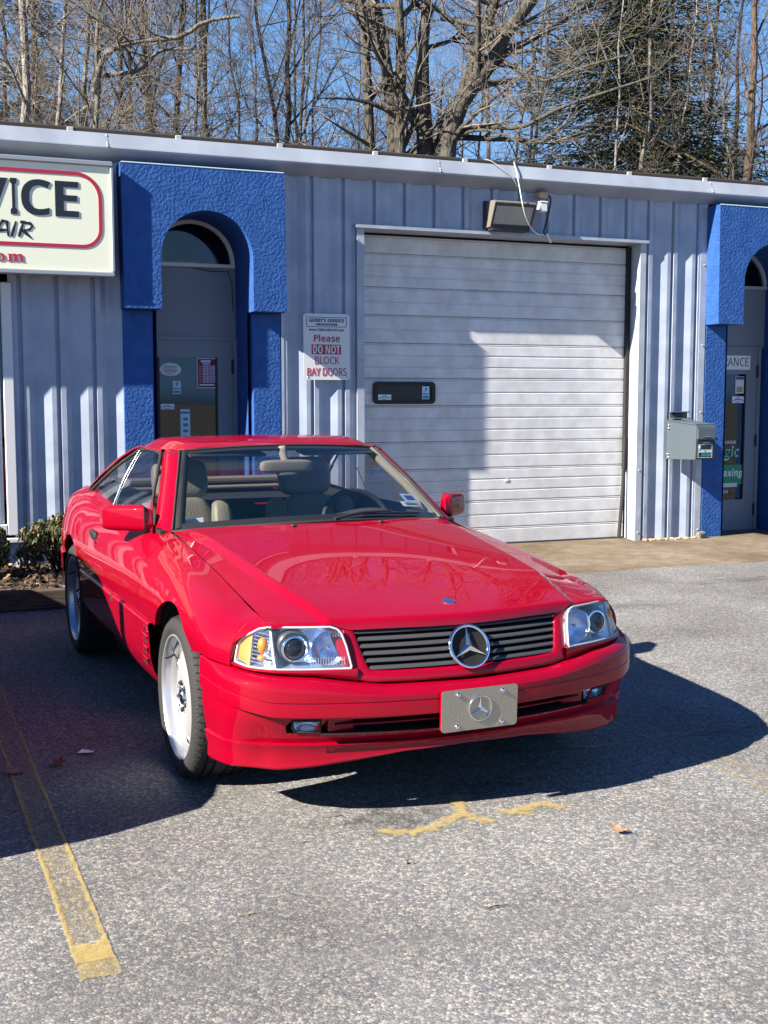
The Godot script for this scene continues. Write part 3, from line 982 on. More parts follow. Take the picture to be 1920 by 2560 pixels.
	part("rear_wall", span(Vector3(-6, 0, -22.1), Vector3(13.5, 3.6, -21.95)), M.siding, s)
	part("side_wall", span(Vector3(-6.1, 0, -22), Vector3(-5.98, 3.7, -10.46)), M.siding, s)
	part("side_wall", span(Vector3(13.45, 0, -22), Vector3(13.6, 3.7, -10.46)), M.siding, s)
	part("inner_wall", span(Vector3(-5.9, 0, -10.62), Vector3(0.60, 3.65, -10.50)), M.dark_room, s)
	part("inner_wall", span(Vector3(3.2, 3.1, -11.0), Vector3(7.6, 3.68, -10.72)), M.dark_room, s)
	part("inner_wall", span(Vector3(3.15, 0, -11.0), Vector3(3.85, 3.1, -10.48)), M.dark_room, s)
	part("inner_wall", span(Vector3(6.95, 0, -11.0), Vector3(7.62, 3.1, -10.48)), M.dark_room, s)
	part("inner_wall", span(Vector3(0.72, 0, -10.62), Vector3(1.64, 3.65, -10.475)), M.dark_room, s)
	# left window: white frame, sill, dark pane
	var wfm := MB.new()
	wfm.box(Vector3(0.685, 1.40, WZ - 0.012), Vector3(0.085, 2.12, 0.07), Basis.IDENTITY, 0.006)
	wfm.box(Vector3(-0.55, 2.42, WZ - 0.012), Vector3(2.38, 0.08, 0.07)); wfm.box(Vector3(-0.55, 0.385, WZ - 0.012), Vector3(2.38, 0.09, 0.07), Basis.IDENTITY, 0.006)
	wfm.box(Vector3(-1.76, 1.40, WZ - 0.012), Vector3(0.08, 1.95, 0.07))
	var win := part("shop_window", wfm, M.white_paint, s)
	part("window_sill", span(Vector3(-1.85, 0.275, WZ - 0.05), Vector3(0.785, 0.315, WZ + 0.045), 0.006), M.white_paint, win)
	part("pane", span(Vector3(-1.74, 0.42, WZ - 0.045), Vector3(0.645, 2.40, WZ - 0.039)), M.window_glass, win)
	part("blind", span(Vector3(-1.72, 0.42, WZ - 0.30), Vector3(0.64, 2.4, WZ - 0.28)), M.dark_room, win)

func bay_door(s: Node3D) -> void:
	var d := part("bay_door", span(Vector3(3.86, 0.0, DZ - 0.08), Vector3(6.93, 3.09, DZ - 0.04)), M.dark_room, s)
	# steel sections: deep joints every foot, two shallow pressed steps between them
	var ys := [0.022, 0.165, 0.445, 0.785, 1.062, 1.422, 1.694, 2.038, 2.309, 2.578, 2.903, 3.075]
	var k := 0
	while k < ys.size() - 1:
		var y0: float = ys[k] * 0.9834 + 0.025 if k > 0 else 0.022
		var y1: float = ys[k + 1] * 0.9834 + 0.025
		var prof := [Vector2(y0, DZ - 0.03), Vector2(y0 + 0.002, DZ - 0.004), Vector2(y0 + 0.010, DZ)]
		var steps := 3 if y1 - y0 > 0.30 else (2 if y1 - y0 > 0.2 else 1)
		for q in range(1, steps + 1):
			if q == steps: break
			var y := lerpf(y0, y1, float(q) / steps)
			prof.append_array([Vector2(y - 0.016, DZ), Vector2(y - 0.009, DZ - 0.0065), Vector2(y + 0.001, DZ - 0.0065), Vector2(y + 0.004, DZ)])
		prof.append_array([Vector2(y1 - 0.024, DZ), Vector2(y1 - 0.017, DZ - 0.008), Vector2(y1 - 0.012, DZ - 0.008), Vector2(y1 - 0.008, DZ - 0.001), Vector2(y1 - 0.003, DZ - 0.004), Vector2(y1 - 0.001, DZ - 0.03)])
		var b := MB.new()
		b.extrude_x(prof, 3.85, 6.905, Vector3(0, 0, 1))
		part("door_panel", b, M.door_paint, d)
		k += 1
	part("bottom_seal", span(Vector3(3.87, 0.0, DZ - 0.03), Vector3(6.88, 0.024, DZ + 0.012)), M.rubber, d)
	# lozenge window with a thick black gasket
	var rr := func(x0: float, x1: float, y0: float, y1: float, r: float) -> PackedVector2Array:
		var p := PackedVector2Array()
		for c in [[x1 - r, y1 - r, 0.0], [x0 + r, y1 - r, PI / 2], [x0 + r, y0 + r, PI], [x1 - r, y0 + r, PI * 1.5]]:
			for q in 7: p.append(Vector2(c[0] + cos(c[2] + q * PI / 12) * r, c[1] + sin(c[2] + q * PI / 12) * r))
		return p
	var outer: PackedVector2Array = rr.call(4.058, 4.712, 1.440, 1.656, 0.045)
	var inner: PackedVector2Array = rr.call(4.095, 4.672, 1.474, 1.622, 0.022)
	var g := MB.new()
	for q in outer.size():
		var q2 := (q + 1) % outer.size()
		g.prism(PackedVector2Array([outer[q], outer[q2], inner[q2], inner[q]]), -0.002, 0.022, Transform3D(Basis.IDENTITY, Vector3(0, 0, DZ)))
	var w := part("bay_window", g, M.rubber, s)
	var pb := MB.new()
	pb.prism(inner, 0, 0.004, Transform3D(Basis.IDENTITY, Vector3(0, 0, DZ + 0.004)))
	part("pane", pb, M.black, w)
	var P := Transform3D(Basis.IDENTITY, Vector3(0, 0, DZ + 0.008))
	arc_sticker(w, P, 4.112, 1.479, 0.135, 0.052)
	bureau_sticker(w, P, 4.575, 1.486, 0.075, 0.125)
	# small dents and a lifted scuff
	for p in [Vector3(5.52, 0.66, DZ + 0.001), Vector3(4.98, 0.60, DZ + 0.001)]:
		var dn := MB.new()
		dn.ball(p, Vector3(0.035, 0.02, 0.006), Basis.IDENTITY, 12, 6)
		part("dent", dn, M.door_paint, d)

func shop_fittings() -> void:
	# ---- big lightbox sign, cut by the left edge of the picture
	var fz := -10.15
	var sg := thing("shop_sign", "large cream lightbox shop sign with black lettering and red border left of the first arch", "sign", Vector3(0, 0, 0))
	var cab := MB.new()
	cab.box(Vector3(-0.42, 2.98, (WZ + fz) / 2 - 0.01), Vector3(3.88, 0.90, fz - WZ - 0.03))
	part("cabinet", cab, M.aluminium, sg)
	var fr := MB.new()
	fr.box(Vector3(-0.42, 3.430, fz - 0.02), Vector3(3.93, 0.042, 0.07), Basis.IDENTITY, 0.008); fr.box(Vector3(-0.42, 2.527, fz - 0.02), Vector3(3.93, 0.040, 0.07), Basis.IDENTITY, 0.008)
	fr.box(Vector3(1.535, 2.978, fz - 0.022), Vector3(0.026, 0.86, 0.066), Basis.IDENTITY, 0.006); fr.box(Vector3(-2.375, 2.978, fz - 0.022), Vector3(0.026, 0.86, 0.066), Basis.IDENTITY, 0.006)
	part("frame", fr, M.aluminium, sg)
	part("face_panel", span(Vector3(-2.36, 2.548, fz - 0.03), Vector3(1.522, 3.408, fz - 0.006)), M.cream, sg)
	# red border, a bent strip with rounded corners
	var rb := MB.new()
	var pts := PackedVector2Array([Vector2(-2.1, 3.338), Vector2(1.24, 3.338)])
	for q in range(1, 9): pts.append(Vector2(1.24 + sin(q * PI / 16) * 0.198, 3.14 + cos(q * PI / 16) * 0.198))
	pts.append(Vector2(1.438, 2.90))
	for q in range(1, 9): pts.append(Vector2(1.288 + cos(q * PI / 16) * 0.15, 2.899 - sin(q * PI / 16) * 0.15))
	pts.append(Vector2(-2.1, 2.749))
	for a in pts.size() - 1:
		var p: Vector2 = pts[a]
		var q: Vector2 = pts[a + 1]
		var n0: Vector2 = (pts[a + 1] - pts[maxi(a - 1, 0)]).normalized().orthogonal() * 0.0145
		var n1: Vector2 = (pts[mini(a + 2, pts.size() - 1)] - pts[a]).normalized().orthogonal() * 0.0145
		rb.prism(PackedVector2Array([p - n0, q - n1, q + n1, p + n0]), 0, 0.004, Transform3D(Basis.IDENTITY, Vector3(0, 0, fz - 0.006)))
	part("red_border", rb, M.sign_red, sg)
	var P := Transform3D(Basis.IDENTITY, Vector3(0, 0, fz - 0.0035))
	words("lettering", "E", 1.075, 1.262, 2.985, 3.270, 0.005, M.sign_black, sg, P)
	words("lettering", "C", 0.808, 1.040, 2.985, 3.272, 0.005, M.sign_black, sg, P)
	words("lettering", "I", 0.724, 0.776, 2.985, 3.270, 0.005, M.sign_black, sg, P)
	words("lettering", "SERV", -0.35, 0.705, 2.985, 3.270, 0.005, M.sign_black, sg, P)
	# brushed script line, leaning
	var sc := MB.new()
	for st in [[[0.585, 2.805], [0.655, 2.925], [0.690, 2.925], [0.700, 2.805]], [[0.615, 2.850], [0.700, 2.856]], [[0.722, 2.805], [0.762, 2.928]], [[0.780, 2.808], [0.820, 2.925]], [[0.795, 2.925], [0.870, 2.917], [0.888, 2.895], [0.868, 2.868], [0.812, 2.853]], [[0.812, 2.858], [0.880, 2.798]], [[0.42, 2.805], [0.46, 2.928], [0.53, 2.92], [0.54, 2.88], [0.45, 2.86]]]:
		var pp := PackedVector3Array()
		var ra := PackedFloat32Array()
		for a in st.size() - 1:
			for q in 5:
				pp.append(Vector3(lerpf(st[a][0], st[a + 1][0], q / 5.0), lerpf(st[a][1], st[a + 1][1], q / 5.0), 0)); ra.append(0.0105 + 0.003 * sin(a + q))
		pp.append(Vector3(st[st.size() - 1][0], st[st.size() - 1][1], 0)); ra.append(0.007)
		sc.tube(pp, ra, 8, true)
	part("script_lettering", sc, M.sign_black, sg, Transform3D(Basis(Vector3(1, 0, 0), Vector3(0, 1, 0), Vector3(0, 0, 0.3)), Vector3(0, 0, fz - 0.004)))
	words("web_lettering", "m", 0.688, 0.818, 2.607, 2.668, 0.005, M.sign_red, sg, P, "Droid Serif")
	words("web_lettering", "o", 0.600, 0.668, 2.606, 2.669, 0.005, M.sign_red, sg, P, "Droid Serif")
	# ---- notice by the bay door
	var nt := thing("bay_door_notice", "white notice about not blocking bay doors on the siding left of the bay door", "sign")
	var corner := PackedVector2Array()
	for c in [[3.685, 2.235, 0.0], [3.305, 2.235, PI / 2], [3.310, 1.700, PI], [3.690, 1.700, PI * 1.5]]:
		for q in 7: corner.append(Vector2(c[0] + cos(c[2] + q * PI / 12) * 0.035, c[1] + sin(c[2] + q * PI / 12) * 0.035))
	var nb := MB.new()
	nb.prism(corner, 0, 0.003, Transform3D(Basis.IDENTITY, Vector3(0, 0, -10.405)))
	part("plate", nb, M.white_paint, nt)
	var N := Transform3D(Basis.IDENTITY, Vector3(0, 0, -10.4008))
	var nf := func(u: float) -> float: return 3.272 + u * 0.446
	var ng := func(w: float) -> float: return 2.270 - w * 0.605
	for e in [["GERRY'S SERVICE", 0.125, 0.885, 0.075, 0.128, "sign_black", "Droid Sans", 0.0], ["COMPLETE AUTO REPAIR", 0.265, 0.735, 0.146, 0.178, "sign_black", "Droid Sans", 0.2], ["www.THECARGUYS.net", 0.12, 0.88, 0.226, 0.262, "sign_black", "Droid Serif", 0.0], ["Please", 0.225, 0.79, 0.315, 0.425, "sign_red", "Droid Sans", 0.0], ["DO NOT", 0.205, 0.79, 0.475, 0.600, "white_paint", "Droid Sans", 0.0], ["BLOCK", 0.245, 0.775, 0.648, 0.760, "sign_red", "Droid Sans", 0.0], ["BAY DOORS", 0.075, 0.935, 0.818, 0.935, "sign_red", "Droid Sans", 0.0]]:
		words("lettering", e[0], nf.call(e[1]), nf.call(e[2]), ng.call(e[4]), ng.call(e[3]), 0.004 if e[5] != "white_paint" else 0.007, M[e[5]], nt, N, e[6], e[5] != "sign_red" or e[0] == "Please", e[7])
	card(nt, "red_band", M.sign_red, N, nf.call(0.175), nf.call(0.815), ng.call(0.612), ng.call(0.465), 0.0)
	for e in [[0.075, 0.93, 0.052, 0.060], [0.075, 0.93, 0.193, 0.201]]: card(nt, "border", M.blue_print, N, nf.call(e[0]), nf.call(e[1]), ng.call(e[3]), ng.call(e[2]))
	for e in [[0.065, 0.076, 0.066, 0.187], [0.929, 0.940, 0.066, 0.187]]: card(nt, "border", M.blue_print, N, nf.call(e[0]), nf.call(e[1]), ng.call(e[3]), ng.call(e[2]))
	for e in [[3.300, 2.243], [3.690, 2.245], [3.312, 1.690], [3.695, 1.692]]:
		var sc2 := MB.new()
		sc2.ball(Vector3(e[0], e[1], -10.402), Vector3(0.008, 0.008, 0.006), Basis.IDENTITY, 10, 6)
		part("screw", sc2, M.steel, nt)
	# ---- wall pack floodlight above the bay door
	var fl := thing("floodlight", "wall-mounted floodlight with a ribbed glass front above the bay door", "light")
	var prof := PackedVector2Array([Vector2(-0.21, 3.135), Vector2(0, 3.135), Vector2(0.135, 3.350), Vector2(0.12, 3.362), Vector2(-0.05, 3.372), Vector2(-0.21, 3.362)])
	var side := Transform3D(Basis(Vector3(0, 0, 1), Vector3(0, 1, 0), Vector3(-1, 0, 0)), Vector3(0, 0, 0))
	# profile runs out from the wall (z) and up (y); pulled along x
	var hs := MB.new()
	var pr := PackedVector2Array([Vector2(WZ + 0.01, 3.128), Vector2(-10.305, 3.128), Vector2(-10.195, 3.345), Vector2(-10.20, 3.356), Vector2(-10.24, 3.368), Vector2(WZ + 0.01, 3.372)])
	hs.prism(pr, -5.545, -5.115, Transform3D(Basis(Vector3(0, 0, 1), Vector3(0, 1, 0), Vector3(-1, 0, 0)), Vector3.ZERO))
	part("housing", hs, M.housing, fl)
	var bk := MB.new()
	bk.box(Vector3(5.33, 3.25, WZ + 0.025), Vector3(0.47, 0.26, 0.04)); bk.box(Vector3(5.33, 3.112, -10.35), Vector3(0.40, 0.03, 0.12))
	part("back_box", bk, M.dark_plastic, fl)
	var e1 := Vector3(0, 3.138, -10.298)
	var e2 := Vector3(0, 3.338, -10.1965)
	var upv := (e2 - e1).normalized()
	var nz := Vector3(0, -upv.z, upv.y)
	nz = upv.cross(Vector3.RIGHT).normalized() * -1.0
	if nz.z < 0: nz = -nz
	var fb := Basis(Vector3.RIGHT, upv, nz)
	var cen := (e1 + e2) / 2 + Vector3(5.33, 0, 0)
	var lf := MB.new()
	lf.box(cen + fb * Vector3(0, 0.100, 0.004), Vector3(0.435, 0.022, 0.014), fb); lf.box(cen + fb * Vector3(0, -0.104, 0.004), Vector3(0.435, 0.022, 0.014), fb)
	lf.box(cen + fb * Vector3(-0.208, 0, 0.004), Vector3(0.018, 0.19, 0.0135), fb); lf.box(cen + fb * Vector3(0.208, 0, 0.004), Vector3(0.018, 0.19, 0.0135), fb)
	part("lens_frame", lf, M.dark_plastic, fl)
	var lg := MB.new()
	var rws := [PackedVector3Array(), PackedVector3Array()]
	for q in 101:
		var u := -0.199 + 0.398 * q / 100.0
		var dz := 0.006 + 0.0025 * sin(q * PI / 2.0)
		rws[0].append(cen + fb * Vector3(u, -0.093, dz)); rws[1].append(cen + fb * Vector3(u, 0.089, dz))
	lg.grid(rws, Vector3(5.33, 3.25, -10.6))
	part("ribbed_glass", lg, M.lamp_glass, fl)
	part("mounting_lug", span(Vector3(5.245, 3.37, WZ - 0.01), Vector3(5.275, 3.40, WZ + 0.02)), M.trim, fl)
	# ---- photocell box and junction box with loose wires, right of the floodlight
	var pc := thing("sensor_box", "small white weatherproof box hanging on wires right of the floodlight", "electrical box")
	part("case", bx(Vector3(5.665, 3.335, -10.30), Vector3(0.082, 0.085, 0.09), 0.006), M.white_paint, pc)
	part("lid", bx(Vector3(5.668, 3.384, -10.30), Vector3(0.088, 0.014, 0.10), 0.004), M.white_paint, pc)
	var jb := thing("junction_box", "rusty tan junction box tucked under the gutter above the sensor box", "electrical box")
	part("box", bx(Vector3(5.70, 3.462, -10.36), Vector3(0.10, 0.06, 0.09), 0.008), M.brass_box, jb)
	part("knockout", bx(Vector3(5.745, 3.462, -10.345), Vector3(0.018, 0.03, 0.03), 0.004), M.black, jb)
	var cb := MB.new()
	var tubeit := func(b: MB, pts2: Array, r: float) -> void:
		var c3 := Curve3D.new()
		for k in pts2.size():
			var tn: Vector3 = (pts2[mini(k + 1, pts2.size() - 1)] - pts2[maxi(k - 1, 0)]) / 6.0
			c3.add_point(pts2[k], -tn, tn)
		var bp := c3.tessellate(4, 3)
		var ra := PackedFloat32Array()
		ra.resize(bp.size())
		ra.fill(r)
		b.tube(bp, ra, 6, true)
	tubeit.call(cb, [Vector3(5.755, 3.46, -10.33), Vector3(5.775, 3.42, -10.32), Vector3(5.765, 3.30, -10.34), Vector3(5.75, 3.22, -10.35), Vector3(5.725, 3.12, -10.36), Vector3(5.74, 3.09, -10.355)], 0.009)
	top("black_cable", cb, M.rubber, "thick black cable looping down from the junction box beside the sensor box", "cable")
	var wc := MB.new()
	tubeit.call(wc, [Vector3(5.36, 3.74, -10.30), Vector3(5.355, 3.66, -10.245), Vector3(5.36, 3.57, -10.215), Vector3(5.372, 3.48, -10.20), Vector3(5.378, 3.37, -10.17), Vector3(5.39, 3.31, -10.165), Vector3(5.44, 3.22, -10.20), Vector3(5.53, 3.13, -10.26), Vector3(5.62, 3.085, -10.30), Vector3(5.70, 3.08, -10.32)], 0.0055)
	top("white_cable", wc, M.wire_white, "thin white cable draped over the gutter and across the front of the floodlight", "cable")
	var wc2 := MB.new()
	tubeit.call(wc2, [Vector3(5.06, 3.752, -10.34), Vector3(5.10, 3.735, -10.28), Vector3(5.20, 3.66, -10.23), Vector3(5.30, 3.58, -10.215), Vector3(5.34, 3.53, -10.22), Vector3(5.37, 3.50, -10.24)], 0.0035)
	top("grey_wire", wc2, M.strap, "thin grey wire slanting down across the gutter left of the white cable", "cable")
	var tie := MB.new()
	tie.box(Vector3(5.765, 3.065, -10.34), Vector3(0.022, 0.075, 0.012), Basis.from_euler(Vector3(0, 0, 0.45)), 0.004)
	tie.box(Vector3(5.788, 3.025, -10.34), Vector3(0.03, 0.03, 0.014), Basis.from_euler(Vector3(0, 0, 0.45)), 0.005)
	top("taped_wire_end", tie, M.white_paint, "white taped wire end hanging below the black cable over the door header", "wire end")
	# ---- key drop box
	var db := thing("drop_box", "grey steel key drop box with black front on the wall right of the bay door", "drop box")
	var X0 := 7.235
	var X1 := 7.462
	var dp := PackedVector2Array([Vector2(-10.405, 0.862), Vector2(-9.905, 0.880), Vector2(-9.890, 1.205), Vector2(-9.900, 1.225), Vector2(-10.405, 1.262)])
	var bd := MB.new()
	bd.prism(dp, -X1, -X0, Transform3D(Basis(Vector3(0, 0, 1), Vector3(0, 1, 0), Vector3(-1, 0, 0)), Vector3.ZERO))
	part("body", bd, M.grey_steel, db)
	part("lid", bx(Vector3.ZERO, Vector3(X1 - X0 + 0.016, 0.012, 0.50), 0.003), M.grey_steel, db, Transform3D(Basis.from_euler(Vector3(0.073, 0, 0)), Vector3((X0 + X1) / 2, 1.249, -10.15)))
	part("hopper_door", span(Vector3(X0 + 0.008, 1.085, -9.899), Vector3(X1 - 0.008, 1.195, -9.878), 0.003), M.grey_steel, db)
	part("handle", span(Vector3(X0 + 0.07, 1.108, -9.878), Vector3(X0 + 0.15, 1.116, -9.862), 0.002), M.steel, db)
	part("lower_panel", span(Vector3(X0 + 0.006, 0.885, -9.908), Vector3(X1 - 0.006, 1.075, -9.886), 0.003), M.black, db)
	part("latch", span(Vector3(X0 + 0.07, 1.045, -9.886), Vector3(X0 + 0.155, 1.052, -9.874), 0.002), M.steel, db)
	var L := Transform3D(Basis.IDENTITY, Vector3(0, 0, -9.8855))
	for e in [[0.02, 0.185, 1.028, 1.032], [0.02, 0.185, 0.898, 0.902]]: card(db, "label_border", M.pale_blue, L, X0 + e[0], X0 + e[1], e[2], e[3])
	for e in [[0.018, 0.022, 0.898, 1.032], [0.183, 0.187, 0.898, 1.032]]: card(db, "label_border", M.pale_blue, L, X0 + e[0], X0 + e[1], e[2] + 0.0045, e[3] - 0.0045)
	words("lettering", "EARLY BIRD", X0 + 0.035, X0 + 0.178, 0.950, 0.980, 0.003, M.pale_blue, db, L)
	words("lettering", "NIGHT DROP", X0 + 0.062, X0 + 0.178, 0.912, 0.940, 0.003, M.teal_print, db, L)
	var bird := MB.new()
	bird.prism(PackedVector2Array([Vector2(X0 + 0.03, 1.022), Vector2(X0 + 0.024, 0.995), Vector2(X0 + 0.038, 0.983), Vector2(X0 + 0.045, 1.005), Vector2(X0 + 0.042, 1.026)]), 0, 0.002)
	part("bird_mark", bird, M.white_print, db, L)
	for y in [1.195, 0.895]:
		var hg := MB.new()
		hg.ball(Vector3(X0 - 0.008, y + 0.02, -10.36), Vector3(0.012, 0.014, 0.014)); hg.ball(Vector3(X0 - 0.006, y - 0.012, -10.36), Vector3(0.012, 0.016, 0.014))
		part("bolt", hg, M.steel, db)
	part("side_seam", span(Vector3(X1, 0.90, -9.93), Vector3(X1 + 0.008, 1.08, -9.915)), M.strap, db)
	var eh := thing("envelope_holder", "small grey envelope holder fixed to the siding just above the drop box", "holder")
	part("tray", bx(Vector3(7.36, 1.285, -10.36), Vector3(0.225, 0.012, 0.08), 0.003), M.grey_steel, eh)
	part("tray", bx(Vector3(7.355, 1.352, -10.365), Vector3(0.225, 0.012, 0.07), 0.003), M.grey_steel, eh)
	part("back", bx(Vector3(7.36, 1.315, -10.39), Vector3(0.22, 0.06, 0.02), 0.003), M.grey_steel, eh)
	part("slot", bx(Vector3(7.345, 1.322, -10.365), Vector3(0.10, 0.036, 0.04), 0.003), M.black, eh)
	# ---- stones by the corner of the wall
	var st := MB.new()
	var pts3 := PackedVector3Array()
	st.box(Vector3(7.66, 0.045, -10.36), Vector3(0.11, 0.075, 0.07), Basis.from_euler(Vector3(0.1, 0.3, 0.12)), 0.014)
	top("broken_stone", st, M.stone, "small broken grey stone at the foot of the siding by the right blue pillar", "stone")
	var r := RandomNumberGenerator.new()
	r.seed = 44
	var pb := MB.new()
	for k in 120:
		var x := r.randf_range(6.98, 7.68)
		var rad := r.randf_range(0.006, 0.02)
		pb.ball(Vector3(x, 0.014 + rad * 0.4, -10.41 + absf(r.randfn(0.0, 0.03))), Vector3(rad * 1.3, rad * 0.7, rad), Basis.from_euler(Vector3(0, r.randf() * 3, 0)), 7, 4)
	top("loose_gravel", pb, M.brass_box, "thin line of loose gravel along the foot of the siding", "gravel", "", "stuff")

func planting() -> void:
	# raised bed edged with a heavy timber, bark mulch, two clipped bushes
	var tb := thing("landscape_timber", "dark weathered landscape timber edging the mulch bed left of the car", "timber")
	var b := MB.new()
	b.box(Vector3(-1.6, 0.075, -8.66), Vector3(9.0, 0.15, 0.15), Basis.IDENTITY, 0.014)
	part("beam", b, M.timber, tb)
	var g := MB.new()
	var f := noise(FastNoiseLite.TYPE_SIMPLEX, 0.8, 15, 4)
	var rows := []
	for k in 14:
		var z := -8.73 - k * 0.134
		var row := PackedVector3Array()
		for q in 80:
			var x := -6.0 + q * 0.1105
			row.append(Vector3(x, 0.125 - 0.045 * k / 13.0 + f.get_noise_2d(x * 3, z * 3) * 0.035, z))
		rows.append(row)
	g.grid(rows, null, false, Vector3.UP)
	var bed := top("mulch_bed", g, M.mulch, "", "", "", "structure")
	var chips := MB.new()
	var r := RandomNumberGenerator.new()
	r.seed = 21
	for k in 5200:
		var x := r.randf_range(-1.6, 2.6)
		var z := -8.62 - pow(r.randf(), 1.2) * 1.80
		var y := 0.135 - 0.045 * (-8.73 - z) / 1.74 + f.get_noise_2d(x * 3, z * 3) * 0.035 + r.randf() * 0.012
		var bs := Basis.from_euler(Vector3(r.randfn(0, 0.45), r.randf() * TAU, r.randfn(0, 0.45)))
		var ln := r.randf_range(0.010, 0.034)
		var pale := r.randf()
		var col := Color(0.05, 0.032, 0.02) * r.randf_range(0.6, 1.9)
		if pale > 0.93: col = Color(0.36, 0.26, 0.16) * r.randf_range(0.6, 1.2)
		elif pale > 0.78: col = Color(0.17, 0.095, 0.05) * r.randf_range(0.7, 1.3)
		var wd := ln * r.randf_range(0.25, 0.8)
		var k0 := chips.v.size()
		chips.quad(Vector3(x, y, z) + bs * Vector3(-ln, 0, -wd), Vector3(x, y, z) + bs * Vector3(-ln * 0.8, 0.004, wd), Vector3(x, y, z) + bs * Vector3(ln, 0, wd), Vector3(x, y, z) + bs * Vector3(ln, 0.003, -wd * 0.6))
		for q in chips.v.size() - k0: chips.c.append(col)
	top("bark_chips", chips, M.vertex, "loose bark chips and leaf scraps over the mulch bed", "mulch", "", "stuff")
	bush(Vector3(1.02, 0.09, -9.72), 0.34, 0.46, "evergreen shrub with tan dead leaves beside the red car's rear wheel", 31)
	bush(Vector3(0.36, 0.08, -9.62), 0.27, 0.46, "dark evergreen shrub below the shop window, cut by the left edge", 37)

func bush(at: Vector3, rad: float, hgt: float, label: String, sd: int) -> void:
	var o := thing("evergreen_shrub", label, "shrub", at, "clipped shrubs in the mulch bed")
	var r := RandomNumberGenerator.new()
	r.seed = sd
	var st := MB.new()
	for k in 26:
		var an := r.randf() * TAU
		var q := Vector3(cos(an) * rad * r.randf_range(0.3, 0.85), hgt * r.randf_range(0.5, 0.95), sin(an) * rad * r.randf_range(0.3, 0.85))
		st.tube(PackedVector3Array([Vector3(q.x * 0.1, -0.03, q.z * 0.1), Vector3(q.x * 0.5, q.y * 0.45, q.z * 0.5), q]), PackedFloat32Array([0.009, 0.006, 0.003]), 5)
	part("stems", st, M.bark_dark, o)
	var lv := MB.new()
	var lumps := []
	for k in 26:
		var an := r.randf() * TAU
		var rr := rad * r.randf_range(0.15, 0.80)
		lumps.append([Vector3(cos(an) * rr, hgt * r.randf_range(0.28, 0.80), sin(an) * rr), r.randf_range(0.08, 0.14)])
	for k in 9000:
		var lp: Array = lumps[r.randi() % lumps.size()]
		var d := Vector3(r.randfn(), r.randfn() * 0.8, r.randfn()).normalized()
		var p: Vector3 = lp[0] + d * lp[1] * pow(r.randf(), 0.35)
		if p.y < 0.04: continue
		var bs := Basis.looking_at((d + Vector3(r.randfn(), r.randfn(), r.randfn()) * 0.5).normalized(), Vector3(0.1, 1, 0.2).normalized())
		var s := r.randf_range(0.006, 0.014)
		var col := Color(0.045, 0.060, 0.014) * r.randf_range(0.45, 1.5)
		var w := r.randf()
		if w > 0.93: col = Color(0.33, 0.22, 0.12) * r.randf_range(0.6, 1.3)
		elif w > 0.66: col = Color(0.12, 0.095, 0.03) * r.randf_range(0.6, 1.4)
		var k0 := lv.v.size()
		lv.quad(p + bs * Vector3(-s, -s * 1.5, 0), p + bs * Vector3(-s * 0.6, s * 1.5, s * 0.3), p + bs * Vector3(s * 0.7, s * 1.6, 0), p + bs * Vector3(s, -s * 1.2, s * 0.3))
		for q in lv.v.size() - k0: lv.c.append(col)
	part("foliage", lv, M.leafy, o)

func litter() -> void:
	var leaf := func(called: String, at: Vector3, size: float, m: Material, turn: float, curl: float, label: String) -> void:
		var o := PackedVector2Array()
		for k in 22:
			var an := TAU * k / 22
			var rr := 0.55 + 0.45 * absf(cos(an * 2.5)) * (1.0 if k % 2 == 0 else 0.72)
			o.append(Vector2(cos(an) * rr, sin(an) * rr * 0.8) * size)
		var b := MB.new()
		var tri := Geometry2D.triangulate_polygon(o)
		var pt := func(p: Vector2) -> Vector3: return Vector3(p.x, 0.006 + curl * (p.length_squared() / size + 0.3 * p.x), p.y)
		for k in range(0, tri.size(), 3): b.tri(pt.call(o[tri[k]]), pt.call(o[tri[k + 1]]), pt.call(o[tri[k + 2]]))
		var st := MB.new()
		st.tube(PackedVector3Array([Vector3(-size * 0.5, 0.012, 0), Vector3(-size * 1.2, 0.016, 0.006), Vector3(-size * 1.7, 0.012, -0.004)]), PackedFloat32Array([0.0022, 0.0018, 0.0014]), 5)
		var t := thing(called, label, "leaf", at)
		t.rotation.y = turn
		part("blade", b, m, t)
		part("stalk", st, M.bark_brown, t)
	leaf.call("fallen_leaf", Vector3(2.204, 0.002, -3.402), 0.036, M.dry_leaf, 2.1, 0.55, "curled tan oak leaf lying alone on the sunlit asphalt in front of the car")
	leaf.call("fallen_leaf", Vector3(0.30, 0.002, -4.84), 0.042, M.pink_leaf, 0.3, 0.35, "pinkish brown leaf on the yellow line in the left shadow")
	leaf.call("fallen_leaf", Vector3(0.47, 0.002, -4.89), 0.038, M.red_leaf, 1.0, 0.5, "dark red leaf right of the yellow line in the left shadow")
	leaf.call("fallen_leaf", Vector3(1.41, 0.002, -3.42), 0.011, M.dry_leaf, 1.7, 0.2, "tiny ochre leaf scrap on the asphalt below the yellow spray mark")
	var pp := MB.new()
	pp.quad(Vector3(0.560, 0.008, -5.01), Vector3(0.585, 0.014, -5.045), Vector3(0.632, 0.006, -5.02), Vector3(0.622, 0.012, -4.985))
	top("paper_scrap", pp, M.paper, "small torn scrap of white paper on the shaded asphalt left of the front wheel", "litter")
	var tw := MB.new()
	tw.tube(PackedVector3Array([Vector3(1.50, 0.006, -3.01), Vector3(1.535, 0.008, -3.016), Vector3(1.575, 0.006, -3.012)]), PackedFloat32Array([0.002, 0.0025, 0.001]), 5)
	top("fallen_twig", tw, M.bark_brown, "thin brown twig lying on the asphalt in the foreground", "twig")

